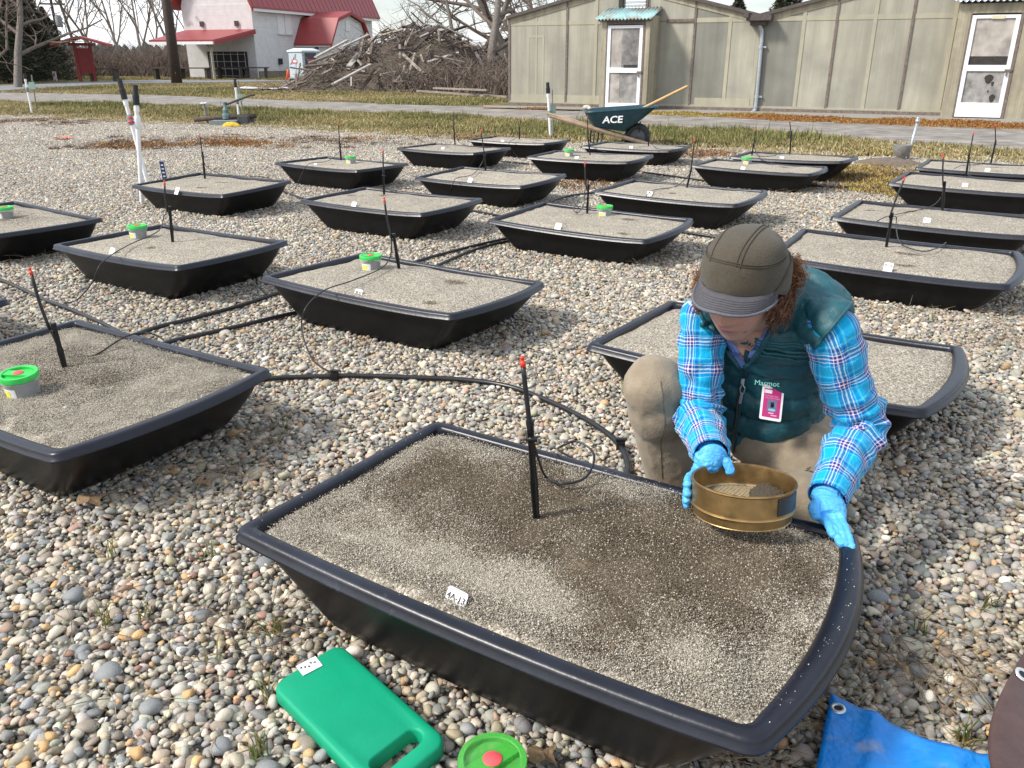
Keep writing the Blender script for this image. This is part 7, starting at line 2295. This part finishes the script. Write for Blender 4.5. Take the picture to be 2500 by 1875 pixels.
for q in range(5):
    a = s0.lerp(s1, .15 + .16 * q); b = s3.lerp(s2, .15 + .16 * q); p = a.lerp(b, .35 + .1 * (q % 3)) + V(0, 0, .001)
    mb = MB(); mb.box(p, (.003, .0045, .0004), Matrix.Rotation(.4 * q, 3, 'Z')); mb.build('print_mark', ink_m, stk)

def sheet_grid(name, edge, fold, mat_, label, n=36, m_=30, eyelets=(), th=.0015):
    """a draped sheet between photo-placed corners"""
    P = lambda u, v: (edge[0] * (1 - u) + edge[1] * u) * (1 - v) + (edge[3] * (1 - u) + edge[2] * u) * v
    mb = MB(); vs_, fs = [], []
    for i in range(n + 1):
        for j in range(m_ + 1):
            u, v = i / n, j / m_
            p = P(u, v); vs_.append(p + fold(u, v, p))
    for i in range(n):
        for j in range(m_): a = i * (m_ + 1) + j; fs.append((a, a + m_ + 1, a + m_ + 2, a + 1))
    mb.add(vs_, fs)
    e = empty(name, (edge[0].x, edge[0].y, 0)); tag(e, label, 'tarpaulin')
    o = mb.build('cloth', mat_, e, True, True)
    s_ = o.modifiers.new('thickness', 'SOLIDIFY'); s_.thickness = th
    for (u, v) in eyelets:
        p = P(u, v); p = p + fold(u, v, p); du = P(min(1, u + .02), v); du = du + fold(min(1, u + .02), v, du); dv = P(u, min(1, v + .02)); dv = dv + fold(u, min(1, v + .02), dv)
        nn = (du - p).cross(dv - p).normalized()
        if nn.z < 0: nn = -nn
        rot = nn.to_track_quat('Z', 'Y').to_matrix()
        mb = MB(); mb.lathe([(.0065, .0020), (.0085, .0040), (.0120, .0036), (.0135, .0015)], p, 20, rot, False, False); el = mb.build('eyelet', galv2_m, o, True)
        mb = MB(); mb.lathe([(.0066, .0026), (.0, .0024)], p, 14, rot, False, False); mb.build('eyelet_hole', ink_m, el)
    return e
galv2_m = mat('bright eyelet', (.62, .63, .62), .35, .1, 40, metal=.6)
blue_m = mat('blue tarp weave', (.0, .20, .62), .42, .10, 14, .35, 60, col2=(.03, .27, .70), mix=(.5, .75), spec=.5)
# worn dusty patches on the blue tarp
N_, L_, b_ = nodes_of(blue_m)
tn = N_.new('ShaderNodeTexNoise'); tn.inputs['Scale'].default_value = 16; tn.inputs['Detail'].default_value = 8; tt = N_.new('ShaderNodeTexCoord'); L_.new(tt.outputs['Object'], tn.inputs['Vector'])
tr_ = N_.new('ShaderNodeMapRange'); tr_.inputs['From Min'].default_value = .60; tr_.inputs['From Max'].default_value = .72; tr_.inputs['To Max'].default_value = .6; L_.new(tn.outputs['Fac'], tr_.inputs['Value'])
tm = N_.new('ShaderNodeMix'); tm.data_type = 'RGBA'; tm.inputs['B'].default_value = (.32, .34, .40, 1); src = b_.inputs['Base Color'].links[0].from_socket
L_.new(src, tm.inputs['A']); L_.new(tr_.outputs['Result'], tm.inputs['Factor']); L_.new(tm.outputs['Result'], b_.inputs['Base Color'])
def fold_blue(u, v, p):
    return V(0, 0, .024 + .008 * noise.noise(V(u * 3, v * 3, .7)) + .003 * noise.noise(V(u * 9, v * 7, 2)) + .010 * math.exp(-((u - .22 - .1 * v) / .05) ** 2) * (1 - v)) + V(.03 * math.sin(u * 3.1) * (1 - v) * .6, -.035 * math.sin(u * math.pi) * (1 - v), 0)
sheet_grid('blue_tarp', [G(2024, 1718, .03), G(2420, 1872, .03), G(2380, 2250, .02), G(1940, 2150, .02)], fold_blue, blue_m, 'crumpled bright blue tarp corner with a metal eyelet, lower right', eyelets=((.045, .075),))
brown_m = mat('brown tarp weave', (.075, .042, .036), .38, .12, 10, .25, 90, col2=(.10, .062, .055), mix=(.5, .75), spec=.5)
def fold_brown(u, v, p):
    lift = math.exp(-(u / .20) ** 2)
    return V(.045 * math.sin(v * 5.5 + .7) * lift, 0, .02 + .045 * lift * (.6 + .4 * math.sin(v * 6)) + .006 * noise.noise(V(u * 5, v * 6, 4)))
sheet_grid('brown_tarp', [G(2480, 1458, .06), G(2900, 1500, .02), G(2900, 2100, .02), G(2465, 2040, .05)], fold_brown, brown_m, 'dark brown tarp with eyelets at the lower right edge', eyelets=((.10, .055), (.055, .50)))

# fallen leaves
leafm = mat('dry brown leaf', (.22, .14, .075), .85, .3, 60, .3, 120)
for (px_, py_, s_, lab) in ((1325, 1845, .03, 'withered brown leaf right of the pot on the pebbles'), (222, 1222, .045, 'pale curled leaf at the left tub corner'), (1000, 560, .03, ''), (500, 1180, .03, 'torn dry leaf among weeds beside the left tub'), (1860, 745, 0, '')):
    if not lab or not s_: continue
    mb = MB(); n = 9; vs_, fs = [V(0, 0, .01)], []
    for k in range(n):
        a = k / n * 6.283; rr = s_ * (.55 + .45 * abs(math.sin(a * 2.5))); vs_.append(V(rr * math.cos(a), rr * math.sin(a) * .8, .008 * math.sin(a * 3) + .004))
    for k in range(n): fs.append((0, 1 + k, 1 + (k + 1) % n))
    mb.add(vs_, fs); o = mb.build('leaf', leafm, None); o.location = G(px_, py_, .032); so = o.modifiers.new('thickness', 'SOLIDIFY'); so.thickness = .001
    tag(o, lab, 'leaf', 'dry leaves on the pebbles')

bpy.data.scenes.remove(bench_scene)
